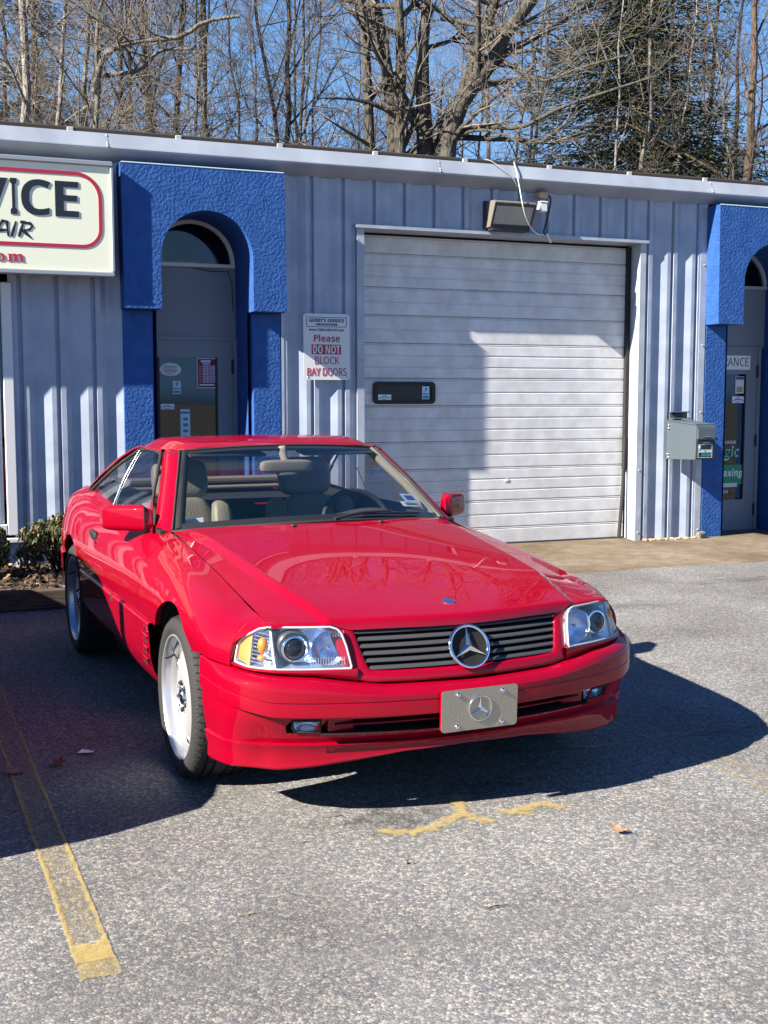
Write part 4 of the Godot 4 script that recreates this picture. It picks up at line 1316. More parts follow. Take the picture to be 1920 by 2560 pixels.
func branch(b: MB, tw: MB, p: Vector3, d: Vector3, L: float, r: float, level: int, rg: RandomNumberGenerator, o: Dictionary) -> void:
	var steps := 6 if level == 0 else (5 if level == 1 else 4)
	var pts := PackedVector3Array([p])
	var rad := PackedFloat32Array([r])
	var dir := d
	var wig: float = o.wiggle
	for k in steps:
		dir = (dir + Vector3(rg.randfn(), rg.randfn() * 0.7 + o.lift * (0.5 if level > 0 else 0.0), rg.randfn()) * wig).normalized()
		pts.append(pts[k] + dir * L / steps)
		rad.append(maxf(r * (1.0 - 0.82 * (k + 1) / steps), 0.004))
	(b if level < 2 else tw).tube(pts, rad, 6 if level == 0 else (4 if level == 1 else 3))
	if level >= 3: return
	var count: int = o.kids[level]
	for k in count:
		var f := 0.22 + 0.78 * (k + rg.randf()) / count
		var at := f * steps
		var s := mini(int(at), steps - 1)
		var q := pts[s].lerp(pts[s + 1], at - s)
		var fwd := (pts[s + 1] - pts[s]).normalized()
		var sidev := fwd.cross(Vector3(rg.randfn(), rg.randfn(), rg.randfn())).normalized()
		var nd := (fwd * 0.75 + sidev * rg.randf_range(0.5, 0.95)).normalized()
		branch(b, tw, q, nd, L * (0.55 if level == 0 else 0.5) * rg.randf_range(0.6, 1.2) * (1.15 - 0.5 * f), rad[s] * (0.55 if level < 2 else 0.6), level + 1, rg, o)

func bare_tree(called: String, base: Vector3, spine: Array, r0: float, bark: Material, twig: Material, label: String, sd: int, o: Dictionary, group := "") -> Node3D:
	# spine: offsets from the base that the main stem passes; side limbs leave it at random
	var t := thing(called, label, "tree", base, group)
	var rg := RandomNumberGenerator.new()
	rg.seed = sd
	var b := MB.new()
	var limbs := MB.new()
	var tw := MB.new()
	var c := Curve3D.new()
	for k in spine.size():
		var tn: Vector3 = (spine[mini(k + 1, spine.size() - 1)] - spine[maxi(k - 1, 0)]) / 6.0
		c.add_point(spine[k], -tn, tn)
	var L := c.get_baked_length()
	var pts := PackedVector3Array()
	var rad := PackedFloat32Array()
	var n := 16
	for k in n + 1:
		var f := float(k) / n
		var q := c.sample_baked(L * f)
		if k > 0 and k < n: q += Vector3(rg.randfn(), 0, rg.randfn()) * 0.05
		pts.append(q)
		rad.append(r0 * (1.0 - 0.88 * pow(f, 0.85)) * (1.25 if k == 0 else 1.0))
	b.tube(pts, rad, 9)
	part("trunk", b, bark, t)
	for k in int(o.limbs):
		var f: float = lerpf(o.from, 0.98, (k + rg.randf()) / o.limbs)
		var q := c.sample_baked(L * f)
		var an := rg.randf() * TAU
		var el: float = rg.randf_range(o.el0, o.el1)
		var d := Vector3(cos(an) * cos(el), sin(el), sin(an) * cos(el))
		branch(limbs, tw, q, d, L * o.reach * (1.12 - 0.75 * f) * rg.randf_range(0.6, 1.25), maxf(r0 * (1.0 - 0.85 * f) * 0.42, 0.015), 0, rg, o)
	if o.has("extra"):
		for e in o.extra:
			var ep := PackedVector3Array()
			var er := PackedFloat32Array()
			var c2 := Curve3D.new()
			for k in e[0].size():
				var tn: Vector3 = (e[0][mini(k + 1, e[0].size() - 1)] - e[0][maxi(k - 1, 0)]) / 6.0
				c2.add_point(e[0][k], -tn, tn)
			var l2 := c2.get_baked_length()
			for k in 15:
				ep.append(c2.sample_baked(l2 * k / 14.0)); er.append(lerpf(e[1], e[2], k / 14.0))
			limbs.tube(ep, er, 8)
			for k in int(e[3]):
				var q := c2.sample_baked(l2 * rg.randf_range(0.25, 1.0))
				branch(limbs, tw, q, Vector3(rg.randfn() * 0.7, rg.randf_range(-0.1, 1.0), rg.randfn() * 0.7).normalized(), rg.randf_range(1.0, 3.0), e[2] * 0.8, 1, rg, o)
	if limbs.v.size(): part("limbs", limbs, bark, t)
	if tw.v.size(): part("twigs", tw, twig, t)
	return t

func ray(px: float, py: float, dist: float) -> Vector3:
	# a point seen at pixel (px, py) of the 1920 x 2560 photograph, «dist» metres out along the view axis: used once, to lay out the woods
	var u := (px - 960.0) / 2944.55
	var w := -(py - 1280.0) / 2944.55
	var d := cos(deg_to_rad(5.603)) + w * sin(deg_to_rad(5.603))
	var y := w * cos(deg_to_rad(5.603)) - sin(deg_to_rad(5.603))
	var s := deg_to_rad(21.339)
	return Vector3(u * cos(s) + d * sin(s), y, u * sin(s) - d * cos(s)) * (dist / d) + Vector3(0, 1.513, 0)

func stem(x_low: float, y_low: float, x_top: float, dist: float, height: float) -> Array:
	# base on the ground below the roof line, leaning so that it passes both pixels
	var a := ray(x_low, y_low, dist)
	var b := ray(x_top, 0, dist)
	var sl := (b - a) / (b.y - a.y)
	var base := a - sl * a.y * 0.6
	base.y = 0
	return [base, [Vector3.ZERO, a - base, b - base, b - base + sl * (height - b.y) * 0.8 + Vector3(0, 0, 0)]]

func woods() -> void:
	var fine := {"limbs": 15, "from": 0.20, "el0": 0.35, "el1": 1.15, "reach": 0.30, "wiggle": 0.13, "lift": 0.35, "kids": [7, 6, 4]}
	var thin := {"limbs": 11, "from": 0.22, "el0": 0.5, "el1": 1.2, "reach": 0.26, "wiggle": 0.12, "lift": 0.4, "kids": [6, 5, 4]}
	var sparse := {"limbs": 7, "from": 0.3, "el0": 0.5, "el1": 1.2, "reach": 0.20, "wiggle": 0.12, "lift": 0.4, "kids": [4, 3, 2]}
	# ---- stems one can tell apart, left to right
	var list := [
		[69, 300, 58, 25.0, 17.0, 0.150, "bark_pale", "twig_pale", "thick pale trunk furthest left above the sign"],
		[150, 305, 170, 26.0, 17.0, 0.085, "bark_pale", "twig_pale", "pale slanting trunk just right of the furthest left pale trunk"],
		[202, 306, 232, 27.0, 16.0, 0.105, "bark_grey", "twig_pale", "sunlit tan trunk leaning right above the first gutter strap"],
		[246, 310, 262, 30.0, 17.0, 0.08, "bark_brown", "twig", "slim brown trunk between the leaning tan trunk and the dark straight pair"],
		[327, 318, 324, 29.0, 18.0, 0.085, "bark_dark", "twig", "dark straight slim trunk left of the thicker dark trunk above the first arch"],
		[376, 324, 347, 28.0, 18.0, 0.135, "bark_dark", "twig", "thicker dark trunk leaning left above the first blue arch"],
		[443, 335, 451, 28.0, 18.0, 0.115, "bark_dark", "twig", "dark upright trunk above the middle of the first arch"],
		[486, 338, 492, 31.0, 18.0, 0.080, "bark_grey", "twig", "slim grey trunk just right of the dark upright trunk above the arch"],
		[515, 340, 503, 27.0, 16.0, 0.080, "bark_grey", "twig_pale", "slim sunlit grey trunk above the right side of the first arch"],
		[600, 347, 560, 31.0, 17.0, 0.060, "bark_dark", "twig", "thin dark trunk leaning left above the notice"],
		[697, 352, 637, 29.0, 18.0, 0.080, "bark_dark", "twig", "dark trunk leaning strongly left above the siding beside the bay door"],
		[727, 355, 718, 29.0, 18.0, 0.110, "bark_dark", "twig", "dark straight trunk next to the strongly leaning one"],
		[752, 358, 756, 28.0, 17.0, 0.068, "bark_grey", "twig_pale", "slim grey sunlit trunk right beside the dark straight trunk"],
		[783, 360, 800, 32.0, 17.0, 0.055, "bark_dark", "twig", "thin dark trunk leaning right towards the big tree"],
		[1203, 390, 1206, 32.0, 17.0, 0.055, "bark_brown", "twig", "thin brown trunk right of the big tree above the white cable"],
		[1290, 405, 1362, 30.0, 17.0, 0.070, "bark_grey", "twig_pale", "slim grey trunk leaning right, first of the pair left of the spruce"],
		[1332, 408, 1378, 31.0, 17.0, 0.070, "bark_brown", "twig", "slim brown trunk leaning right, second of the pair left of the spruce"],
		[1602, 430, 1632, 23.5, 15.0, 0.070, "bark_grey", "twig_pale", "grey sunlit trunk standing in front of the spruce"],
		[1535, 425, 1560, 23.0, 14.0, 0.040, "bark_pale", "twig_pale", "thin pale stem in front of the left half of the spruce"],
		[1702, 440, 1740, 26.0, 15.0, 0.042, "bark_pale", "twig_pale", "white birch stem at the right edge of the spruce"],
		[1768, 450, 1795, 27.0, 16.0, 0.080, "bark_brown", "twig", "brown trunk between the spruce and the right edge"],
		[1828, 455, 1770, 25.0, 13.0, 0.050, "bark_grey", "twig_pale", "thin grey stem leaning left near the right edge"],
		[1866, 455, 1896, 24.0, 16.0, 0.125, "bark_brown", "twig", "thick brown forked trunk at the far right"],
	]
	var sd := 200
	for e in list:
		var s := stem(e[0], e[1], e[2], e[3], e[4])
		bare_tree("bare_tree", s[0], s[1], e[5] * 1.12, M[e[6]], M[e[7]], e[8], sd, fine if e[5] > 0.075 else (sparse if e[0] > 1500 else thin))
		sd += 1
	# ---- the big many-stemmed tree behind the middle of the roof
	var big := {"limbs": 12, "from": 0.34, "el0": 0.3, "el1": 1.1, "reach": 0.30, "wiggle": 0.14, "lift": 0.3, "kids": [7, 6, 4]}
	var D := 24.0
	var foot := ray(1075, 380, D)
	foot.y = 0
	var P := func(px: float, py: float, dd := 0.0) -> Vector3: return ray(px, py, D + dd) - foot
	big.extra = [
		[[Vector3(0.05, 0.4, 0.1), P.call(1112, 365, -0.2), P.call(1150, 250, -0.3), P.call(1200, 110, -0.3), P.call(1238, 0, -0.2), P.call(1290, -220, 0.2)], 0.20, 0.09, 12],
		[[Vector3(0.1, 0.5, 0.2), P.call(1122, 360, -0.6), P.call(1185, 235, -0.9), P.call(1262, 90, -1.1), P.call(1330, 0, -1.2), P.call(1440, -180, -1.2)], 0.24, 0.10, 14],
		[[Vector3(-0.2, 0.4, 0), P.call(985, 375, 0.3), P.call(975, 235, 0.4), P.call(955, 90, 0.5), P.call(935, 0, 0.6), P.call(900, -200, 0.9)], 0.20, 0.09, 12],
		[[Vector3(-0.15, 0.4, 0.2), P.call(1000, 370, -0.3), P.call(1003, 200, -0.3), P.call(996, 0, -0.3), P.call(985, -200, -0.3)], 0.17, 0.08, 10],
		[[Vector3(-0.4, 0.5, -0.2), P.call(925, 370, 0.2), P.call(922, 250, 0.2), P.call(905, 0, 0.2), P.call(880, -220, 0.2)], 0.16, 0.07, 10],
		[[P.call(1105, 45, 0), P.call(1190, 62, -0.6), P.call(1240, 74, -1.0), P.call(1300, 62, -1.3), P.call(1390, 5, -1.6)], 0.055, 0.022, 8],
		[[P.call(1170, 122, -0.4), P.call(1235, 140, -0.9), P.call(1330, 195, -1.4), P.call(1375, 200, -1.7), P.call(1450, 170, -2.0), P.call(1560, 140, -2.4)], 0.060, 0.018, 10],
		[[P.call(1120, 350, -0.4), P.call(1190, 315, -1.0), P.call(1300, 318, -1.6), P.call(1400, 270, -2.2), P.call(1520, 228, -2.8), P.call(1640, 190, -3.2)], 0.060, 0.016, 12],
		[[P.call(1250, 140, -0.9), P.call(1350, 125, -1.4), P.call(1440, 160, -1.8)], 0.05, 0.016, 7],
		[[P.call(1100, 375, -0.4), P.call(1170, 330, -0.9), P.call(1240, 330, -1.4), P.call(1320, 370, -1.9)], 0.045, 0.014, 8],
	]
	bare_tree("bare_tree", foot, [Vector3.ZERO, P.call(1058, 370), P.call(1056, 190), P.call(1062, 0), P.call(1075, -260)], 0.38, M.bark_big, M.twig_pale, "big grey many-stemmed bare tree spreading over the roof behind the middle of the shop", 400, big)
	# low crooked limb that crosses the left group
	var far := {"limbs": 12, "from": 0.24, "el0": 0.2, "el1": 1.0, "reach": 0.34, "wiggle": 0.14, "lift": 0.3, "kids": [7, 6, 4]}
	far.extra = []
	var f2 := ray(240, 320, 23.0)
	f2.y = 0
	var Q := func(px: float, py: float, dd := 0.0) -> Vector3: return ray(px, py, 23.0 + dd) - f2
	far.extra = [[[Q.call(236, 230, 0), Q.call(262, 140, -0.2), Q.call(330, 105, -0.4), Q.call(450, 92, -0.7), Q.call(510, 55, -0.9), Q.call(600, 40, -1.0)], 0.065, 0.03, 9], [[Q.call(240, 190, 0.2), Q.call(350, 175, 0), Q.call(400, 128, -0.2), Q.call(500, 122, -0.5)], 0.05, 0.02, 8]]
	bare_tree("bare_tree", f2, [Vector3.ZERO, Q.call(236, 300), Q.call(240, 120), Q.call(280, -60), Q.call(330, -240)], 0.12, M.bark_grey, M.twig_pale, "grey bare tree whose long crooked limb reaches right across the dark trunks on the left", 410, far)
	# ---- woods behind: alike trees from four models
	var protos := []
	var opt := {"limbs": 14, "from": 0.16, "el0": 0.45, "el1": 1.2, "reach": 0.26, "wiggle": 0.13, "lift": 0.4, "kids": [6, 6, 4]}
	var g := "thin bare trees standing deep in the woods behind the shop"
	var lab := "thin bare tree deep in the tangled woods behind the shop roof"
	for k in 4:
		protos.append(bare_tree("woodland_tree", Vector3.ZERO, [Vector3.ZERO, Vector3(0.15, 5, 0.1), Vector3(-0.1, 10, -0.1), Vector3(0.3, 17, 0)], 0.11, [M.bark_brown, M.bark_grey, M.bark_dark, M.bark_brown][k], [M.twig, M.twig_pale, M.twig, M.twig][k], lab, 500 + k, opt, g))
	var rg := RandomNumberGenerator.new()
	rg.seed = 77
	for k in 34:
		var o: Node3D = protos[k % 4]
		if k >= 4:
			o = protos[k % 4].duplicate()
			o.name = numbered("woodland_tree")
			add_child(o)
		var px := -120.0 + 2150.0 * (k + rg.randf_range(-0.3, 0.3)) / 33.0
		var q := ray(px, 330, rg.randf_range(31.0, 46.0))
		o.position = Vector3(q.x, 0, q.z)
		o.rotation = Vector3(rg.randfn() * 0.04, rg.randf() * TAU, rg.randfn() * 0.05)
		o.scale = Vector3.ONE * rg.randf_range(0.85, 1.25)
	# ---- conifers
	spruce(ray(1590, 380, 27.5), 17.5, 4.3, "dense dark green spruce behind bare stems above the right end of the bay door", 61, 1.9)
	spruce(ray(85, 300, 38.0), 19.0, 3.2, "dark green pine mostly hidden behind the pale trunks at the far left", 62, 0.8)

func spruce(at: Vector3, H: float, R: float, label: String, sd: int, dens: float) -> void:
	at.y = 0
	var t := thing("spruce_tree", label, "tree", at)
	var rg := RandomNumberGenerator.new()
	rg.seed = sd
	var b := MB.new()
	b.tube(PackedVector3Array([Vector3.ZERO, Vector3(0.1, H * 0.5, 0), Vector3(0, H, 0)]), PackedFloat32Array([0.22, 0.13, 0.02]), 8)
	part("trunk", b, M.bark_dark, t)
	var lb := MB.new()
	var nd := MB.new()
	var cnt := int(520 * dens)
	for k in cnt:
		var f := pow(rg.randf(), 0.9)
		var y := H * (0.06 + 0.92 * f)
		var L: float = R * (1.0 - f) * rg.randf_range(0.55, 1.15) + 0.25
		var an := rg.randf() * TAU
		var p0 := Vector3(0, y, 0)
		var out := Vector3(cos(an), 0, sin(an))
		var p1 := p0 + out * L * 0.5 + Vector3(0, -L * 0.10, 0)
		var p2 := p0 + out * L + Vector3(0, -L * 0.22 + 0.12, 0)
		lb.tube(PackedVector3Array([p0, p1, p2]), PackedFloat32Array([0.025, 0.016, 0.006]), 3)
		var sideways := out.cross(Vector3.UP)
		var sprays := int(L * 34)
		for q in sprays:
			var u := 0.15 + 0.85 * rg.randf()
			var c := (p0.lerp(p1, u * 2) if u < 0.5 else p1.lerp(p2, u * 2 - 1)) + sideways * rg.randfn() * 0.24 * L * 0.4 + Vector3(0, -absf(rg.randfn()) * 0.16, 0)
			var dirn := (out * 0.8 + sideways * rg.randf_range(-1.0, 1.0) + Vector3(0, rg.randf_range(-0.8, 0.25), 0)).normalized()
			var wv := dirn.cross(Vector3(rg.randfn(), rg.randfn(), rg.randfn())).normalized()
			var ln := rg.randf_range(0.08, 0.20)
			var wd := rg.randf_range(0.010, 0.024)
			var col := Color(0.034, 0.050, 0.022) * rg.randf_range(0.55, 1.6)
			if rg.randf() > 0.9: col = Color(0.085, 0.085, 0.04)
			for z in 2:
				var w2 := wv if z == 0 else dirn.cross(wv)
				var k0 := nd.v.size()
				nd.tri(c - w2 * wd, c + dirn * ln, c + w2 * wd)
				for s in nd.v.size() - k0: nd.c.append(col)
	part("limbs", lb, M.bark_dark, t)
	part("needles", nd, M.leafy, t)

# ---- the red hardtop. Car axes: a forward from the front axle, l to the car's right, h up
var PT: Array[Vector2] = []      # plan outline (l, a)
var PN: Array[Vector2] = []
var TT: Array[float] = []

func C(a: float, l: float, h: float) -> Vector3: return Vector3(-l, h, a)

func plan_build() -> void:
	var k := [Vector2(0, -3.60), Vector2(0.35, -3.59), Vector2(0.60, -3.54), Vector2(0.75, -3.44), Vector2(0.825, -3.25), Vector2(0.865, -2.95), Vector2(0.886, -2.6), Vector2(0.892, -2.2), Vector2(0.893, -1.6), Vector2(0.893, -0.9), Vector2(0.893, -0.4), Vector2(0.893, 0), Vector2(0.891, 0.25), Vector2(0.885, 0.40), Vector2(0.875, 0.48), Vector2(0.853, 0.58), Vector2(0.813, 0.66), Vector2(0.75, 0.722), Vector2(0.65, 0.775), Vector2(0.5, 0.825), Vector2(0.25, 0.875), Vector2(0, 0.893)]
	var m := k.size()
	for s in m - 1:
		var p0: Vector2 = k[maxi(s - 1, 0)]
		if s == 0: p0 = Vector2(-0.35, -3.59)
		var p3: Vector2 = k[mini(s + 2, m - 1)]
		if s == m - 2: p3 = Vector2(-0.25, 0.875)
		for q in 12:
			PT.append((k[s] as Vector2).cubic_interpolate_in_time(k[s + 1], p0, p3, q / 12.0, (k[s + 1] - k[s]).length(), -(k[s] - p0).length(), (k[s + 1] - k[s]).length() + (p3 - k[s + 1]).length()))
	PT.append(k[m - 1])
	var cum := 0.0
	var zero := 0.0
	for s in PT.size():
		if s > 0: cum += (PT[s] - PT[s - 1]).length()
		TT.append(cum)
		if absf(PT[s].y) < 1e-4 and PT[s].x > 0.5: zero = cum
	for s in PT.size():
		TT[s] -= zero
		var d := (PT[mini(s + 1, PT.size() - 1)] - PT[maxi(s - 1, 0)]).normalized()
		PN.append(Vector2(d.y, -d.x))
	PN[0] = Vector2(0, -1)
	PN[PT.size() - 1] = Vector2(0, 1)

func plan_at(t: float) -> Array:
	var lo := 0
	var hi := TT.size() - 1
	t = clampf(t, TT[0], TT[hi])
	while hi - lo > 1:
		var mid := (lo + hi) / 2
		if TT[mid] <= t: lo = mid
		else: hi = mid
	var f := (t - TT[lo]) / (TT[hi] - TT[lo])
	return [PT[lo].lerp(PT[hi], f), PN[lo].lerp(PN[hi], f).normalized()]

func W(t: float, inset: float, h: float, sg := 1.0) -> Vector3:
	var e := plan_at(t)
	var p: Vector2 = e[0] - e[1] * inset
	return C(p.y, p.x * sg, h)

func t_of_l(l: float) -> float:   # on the nose
	for s in range(PT.size() - 1, 0, -1):
		if PT[s - 1].x >= l and PT[s].y > 0:
			return lerpf(TT[s], TT[s - 1], (l - PT[s].x) / maxf(PT[s - 1].x - PT[s].x, 1e-6))
	return 0.0

func nose_a(l: float) -> float:
	l = absf(l)
	for s in range(PT.size() - 1, 0, -1):
		if PT[s - 1].x >= l: return lerpf(PT[s].y, PT[s - 1].y, (l - PT[s].x) / maxf(PT[s - 1].x - PT[s].x, 1e-6))
	return 0.5

func F(l: float, h: float, back := 0.0) -> Vector3:
	return C(nose_a(l) - ltab([0.508, 0.55, 0.69, 0.72], [0.045, 0.062, 0.120, 0.132], h) - back, l, h)

const TS := [-3.45, -3.1, -2.75, -2.5, -2.2, -1.8, -1.2, -0.95, -0.75, -0.55, -0.35, 0.0, 0.25, 0.40, 0.48, 0.58, 0.68, 0.765, 0.80]
const KI := [
	[0.006, 0.004, 0.0, 0.0, 0.001, 0.001, 0.001, 0.001, 0.001, 0.001, 0.001, 0.0, 0.001, 0.004, 0.012, 0.040, 0.046, 0.046, 0.046],
	[0.000, -0.004, -0.010, -0.010, -0.006, -0.005, -0.005, -0.005, -0.005, -0.0055, -0.006, -0.010, -0.008, 0.000, 0.012, 0.040, 0.050, 0.052, 0.052],
	[0.022, 0.020, 0.018, 0.018, 0.020, 0.021, 0.021, 0.021, 0.021, 0.0208, 0.020, 0.015, 0.015, 0.022, 0.032, 0.056, 0.066, 0.070, 0.070],
	[0.060, 0.064, 0.080, 0.085, 0.083, 0.078, 0.078, 0.082, 0.086, 0.088, 0.089, 0.086, 0.082, 0.081, 0.086, 0.098, 0.100, 0.086, 0.082],
	[0.140, 0.150, 0.165, 0.172, 0.165, 0.148, 0.148, 0.160, 0.177, 0.188, 0.193, 0.193, 0.191, 0.186, 0.180, 0.167, 0.150, 0.104, 0.094]]
const KH := [
	[0.557, 0.557, 0.557, 0.557, 0.557, 0.557, 0.557, 0.557, 0.557, 0.557, 0.557, 0.557, 0.565, 0.578, 0.573, 0.562, 0.556, 0.552, 0.550],
	[0.62, 0.64, 0.65, 0.65, 0.65, 0.645, 0.64, 0.64, 0.64, 0.64, 0.64, 0.642, 0.635, 0.62, 0.612, 0.605, 0.60, 0.60, 0.60],
	[0.74, 0.78, 0.80, 0.80, 0.79, 0.785, 0.777, 0.773, 0.768, 0.760, 0.750, 0.725, 0.695, 0.668, 0.655, 0.648, 0.650, 0.655, 0.655],
	[0.84, 0.885, 0.900, 0.900, 0.893, 0.880, 0.866, 0.860, 0.852, 0.838, 0.820, 0.782, 0.746, 0.720, 0.706, 0.698, 0.696, 0.700, 0.700],
	[0.89, 0.945, 0.968, 0.968, 0.950, 0.925, 0.908, 0.902, 0.893, 0.873, 0.849, 0.805, 0.768, 0.744, 0.733, 0.726, 0.721, 0.717, 0.716]]

func upper(t: float, v: float) -> Vector2:
	# (inset, height) of the flank from the lower crease (v 0) to the bonnet gap or belt line (v 1)
	var ii := []
	var hh := []
	for k in 5:
		ii.append(tab(TS, KI[k], t)); hh.append(tab(TS, KH[k], t))
	var ks := [0.0, 0.18, 0.45, 0.74, 1.0]
	return Vector2(tab(ks, ii, v), tab(ks, hh, v))

func v_at(t: float, h: float) -> float:
	if h <= upper(t, 0).y: return 0.0
	var lo := 0.0
	var hi := 1.0
	for k in 24:
		var m := (lo + hi) / 2
		if upper(t, m).y < h: lo = m
		else: hi = m
	return lo

const ARCH := 0.383
func arch_h(t: float, centre: float) -> float:
	var d := absf(t - centre)
	return 0.0 if d >= ARCH else 0.322 + sqrt(ARCH * ARCH - d * d)

func ind_top(t: float) -> float: return ltab([0.575, 0.60, 0.63, 0.70, 0.757, 0.9], [0.642, 0.660, 0.675, 0.699, 0.706, 0.706], t)

func flank(ts: Array, low: Callable, sg: float, rowsn := 16, dv0 := 0.0) -> MB:
	var b := MB.new()
	var rows := []
	for r in rowsn + 1:
		var row := PackedVector3Array()
		for t in ts:
			var v0: float = low.call(t)
			var uv := upper(t, lerpf(v0, 1.0 - dv0, float(r) / rowsn))
			row.append(W(t, uv.x, uv.y, sg))
		rows.append(row)
	b.grid(rows, C(-1.2, 0, 0.55))
	# turned-in flange along the lower edge
	var fl := [PackedVector3Array(), PackedVector3Array()]
	for t in ts:
		var uv := upper(t, low.call(t))
		fl[0].append(W(t, uv.x, uv.y, sg)); fl[1].append(W(t, uv.x + 0.022, uv.y + 0.002, sg))
	b.grid(fl, null, false, Vector3(0, -1, 0))
	return b

func steps_between(a: float, b: float, n: int) -> Array:
	var r := []
	for k in n + 1: r.append(lerpf(a, b, float(k) / n))
	return r

func arch_steps(centre: float) -> Array:
	var r := [centre - ARCH - 0.0005]
	for k in 41: r.append(centre - cos(PI * k / 40) * ARCH * 0.99999)
	r.append(centre + ARCH + 0.0005)
	return r

func fill(outline: Array, ny: int, nx: int, f: Callable) -> MB:
	# sheet over a convex outline in (x, y), bent by f
	var b := MB.new()
	var y0 := 1e9
	var y1 := -1e9
	for p in outline:
		y0 = minf(y0, p.y); y1 = maxf(y1, p.y)
	var rows := []
	for r in ny + 1:
		var y := lerpf(y0 + 1e-5, y1 - 1e-5, float(r) / ny)
		var xa := 1e9
		var xb := -1e9
		for k in outline.size():
			var p: Vector2 = outline[k]
			var q: Vector2 = outline[(k + 1) % outline.size()]
			if (p.y - y) * (q.y - y) <= 0 and absf(p.y - q.y) > 1e-9:
				var x := lerpf(p.x, q.x, (y - p.y) / (q.y - p.y))
				xa = minf(xa, x); xb = maxf(xb, x)
		var row := PackedVector3Array()
		for q in nx + 1: row.append(f.call(lerpf(xa, xb, float(q) / nx), y))
		rows.append(row)
	b.grid(rows, C(-1.2, 0, 0.55))
	return b

func edge_tube(outline: Array, r: float, f: Callable, sub := 6) -> MB:
	var b := MB.new()
	var p := PackedVector3Array()
	var ra := PackedFloat32Array()
	for k in outline.size():
		for q in sub:
			var e: Vector2 = (outline[k] as Vector2).lerp(outline[(k + 1) % outline.size()], float(q) / sub)
			p.append(f.call(e.x, e.y)); ra.append(r)
	p.append(p[0]); ra.append(r)
	b.tube(p, ra, 6)
	return b

func curve_tube(b: MB, pts: Array, r: float, sides := 6) -> void:
	var c := Curve3D.new()
	for k in pts.size():
		var tn: Vector3 = (pts[mini(k + 1, pts.size() - 1)] - pts[maxi(k - 1, 0)]) / 6.0
		c.add_point(pts[k], -tn, tn)
	var bp := c.tessellate(4, 2)
	var ra := PackedFloat32Array()
	ra.resize(bp.size())
	ra.fill(r)
	b.tube(bp, ra, sides, true)

func soft(b: MB, p: Vector3, r: Vector3, bs := Basis.IDENTITY, e := 0.35, seg := 20, ring := 12) -> void:
	# cushion: a superellipsoid
	var rows := []
	for a in ring + 1:
		var la := -PI / 2 + PI * a / ring
		var row := PackedVector3Array()
		for s in seg + 1:
			var lo := TAU * s / seg
			var cx := signf(cos(la)) * pow(absf(cos(la)), e)
			row.append(p + bs * Vector3(r.x * cx * signf(cos(lo)) * pow(absf(cos(lo)), e), r.y * signf(sin(la)) * pow(absf(sin(la)), e), r.z * cx * signf(sin(lo)) * pow(absf(sin(lo)), e)))
		rows.append(row)
	b.grid(rows, p)

# bonnet surface
func hood_edge(a: float) -> float: return tab([-0.80, -0.35, 0.0, 0.25, 0.42, 0.52, 0.60, 0.70], [0.897, 0.849, 0.805, 0.768, 0.743, 0.729, 0.719, 0.712], a)
func hood_mid(a: float) -> float: return tab([-0.80, -0.51, -0.35, 0.0, 0.30, 0.50, 0.62, 0.70, 0.78], [0.972, 0.937, 0.915, 0.864, 0.815, 0.780, 0.757, 0.741, 0.722], a)
func hood_crease(a: float) -> Vector2: return Vector2(tab([-0.75, -0.35, 0.33, 0.55, 0.68], [0.630, 0.600, 0.555, 0.515, 0.495], a), tab([-0.80, -0.70, -0.35, 0.33, 0.55, 0.66, 0.72], [0.918, 0.909, 0.872, 0.790, 0.752, 0.727, 0.712], a))
func hood(a: float, l: float) -> float:
	var u := absf(l)
	var k := hood_crease(a)
	var hc := hood_mid(a)
	var up := 0.012 * smoothstep(-0.78, -0.45, a)
	if u <= k.x: return hc - (hc - k.y - up) * pow(u / k.x, 2.2)
	var s := (u - k.x) / maxf(0.705 - k.x, 0.01)
	return lerpf(k.y, hood_edge(a), s) + up * (1.0 - smoothstep(0.0, 0.034, u - k.x))

# windscreen: u across, w up
func screen(u: float, w: float, out := 0.0) -> Vector3:
	var lo := Vector3(-0.520 - 0.262 * pow(absf(u), 2.2), 0.700 * u, 0.945 - 0.046 * u * u)
	var hi := Vector3(-1.216 - 0.066 * u * u, 0.535 * u, 1.263 - 0.024 * u * u)
	var p := lo.lerp(hi, w)
	var bulge := 0.016 * sin(PI * w) + out
	return C(p.x + bulge * 0.41, p.y, p.z + bulge * 0.91)

func side_glass_at(a: float, h: float, sg: float, out := 0.0) -> Vector3:
	var l := lerpf(0.757, 0.590, (h - 0.905) / 0.325) + 0.014 * sin(PI * clampf((h - 0.905) / 0.325, 0, 1)) + out
	return C(a, l * sg, h)

func roof_at(u: float, w: float) -> Vector3:
	# u across, w from the screen header back to the rear window
	var a := lerpf(-1.216 - 0.066 * u * u, -2.10 - 0.02 * u * u, w)
	var half := tab([0.0, 0.15, 0.5, 1.0], [0.535, 0.575, 0.600, 0.585], w)
	var mid := tab([0.0, 0.12, 0.28, 0.55, 1.0], [0.0, 0.0135, 0.0, 0.0, 0.0], w)
	var hc := tab([0.0, 0.10, 0.25, 0.50, 0.75, 1.0], [1.264, 1.283, 1.296, 1.302, 1.296, 1.274], w)
	var he := tab([0.0, 0.15, 0.45, 0.75, 1.0], [1.240, 1.236, 1.238, 1.226, 1.196], w)
	var q := absf(u)
	var s := lerpf(hc - 0.010 * q * q, he, smoothstep(0.80, 1.02, q) * 0.82 + 0.18 * pow(q, 7))
	return C(a, half * u * (1.0 + mid * 0.0), s)

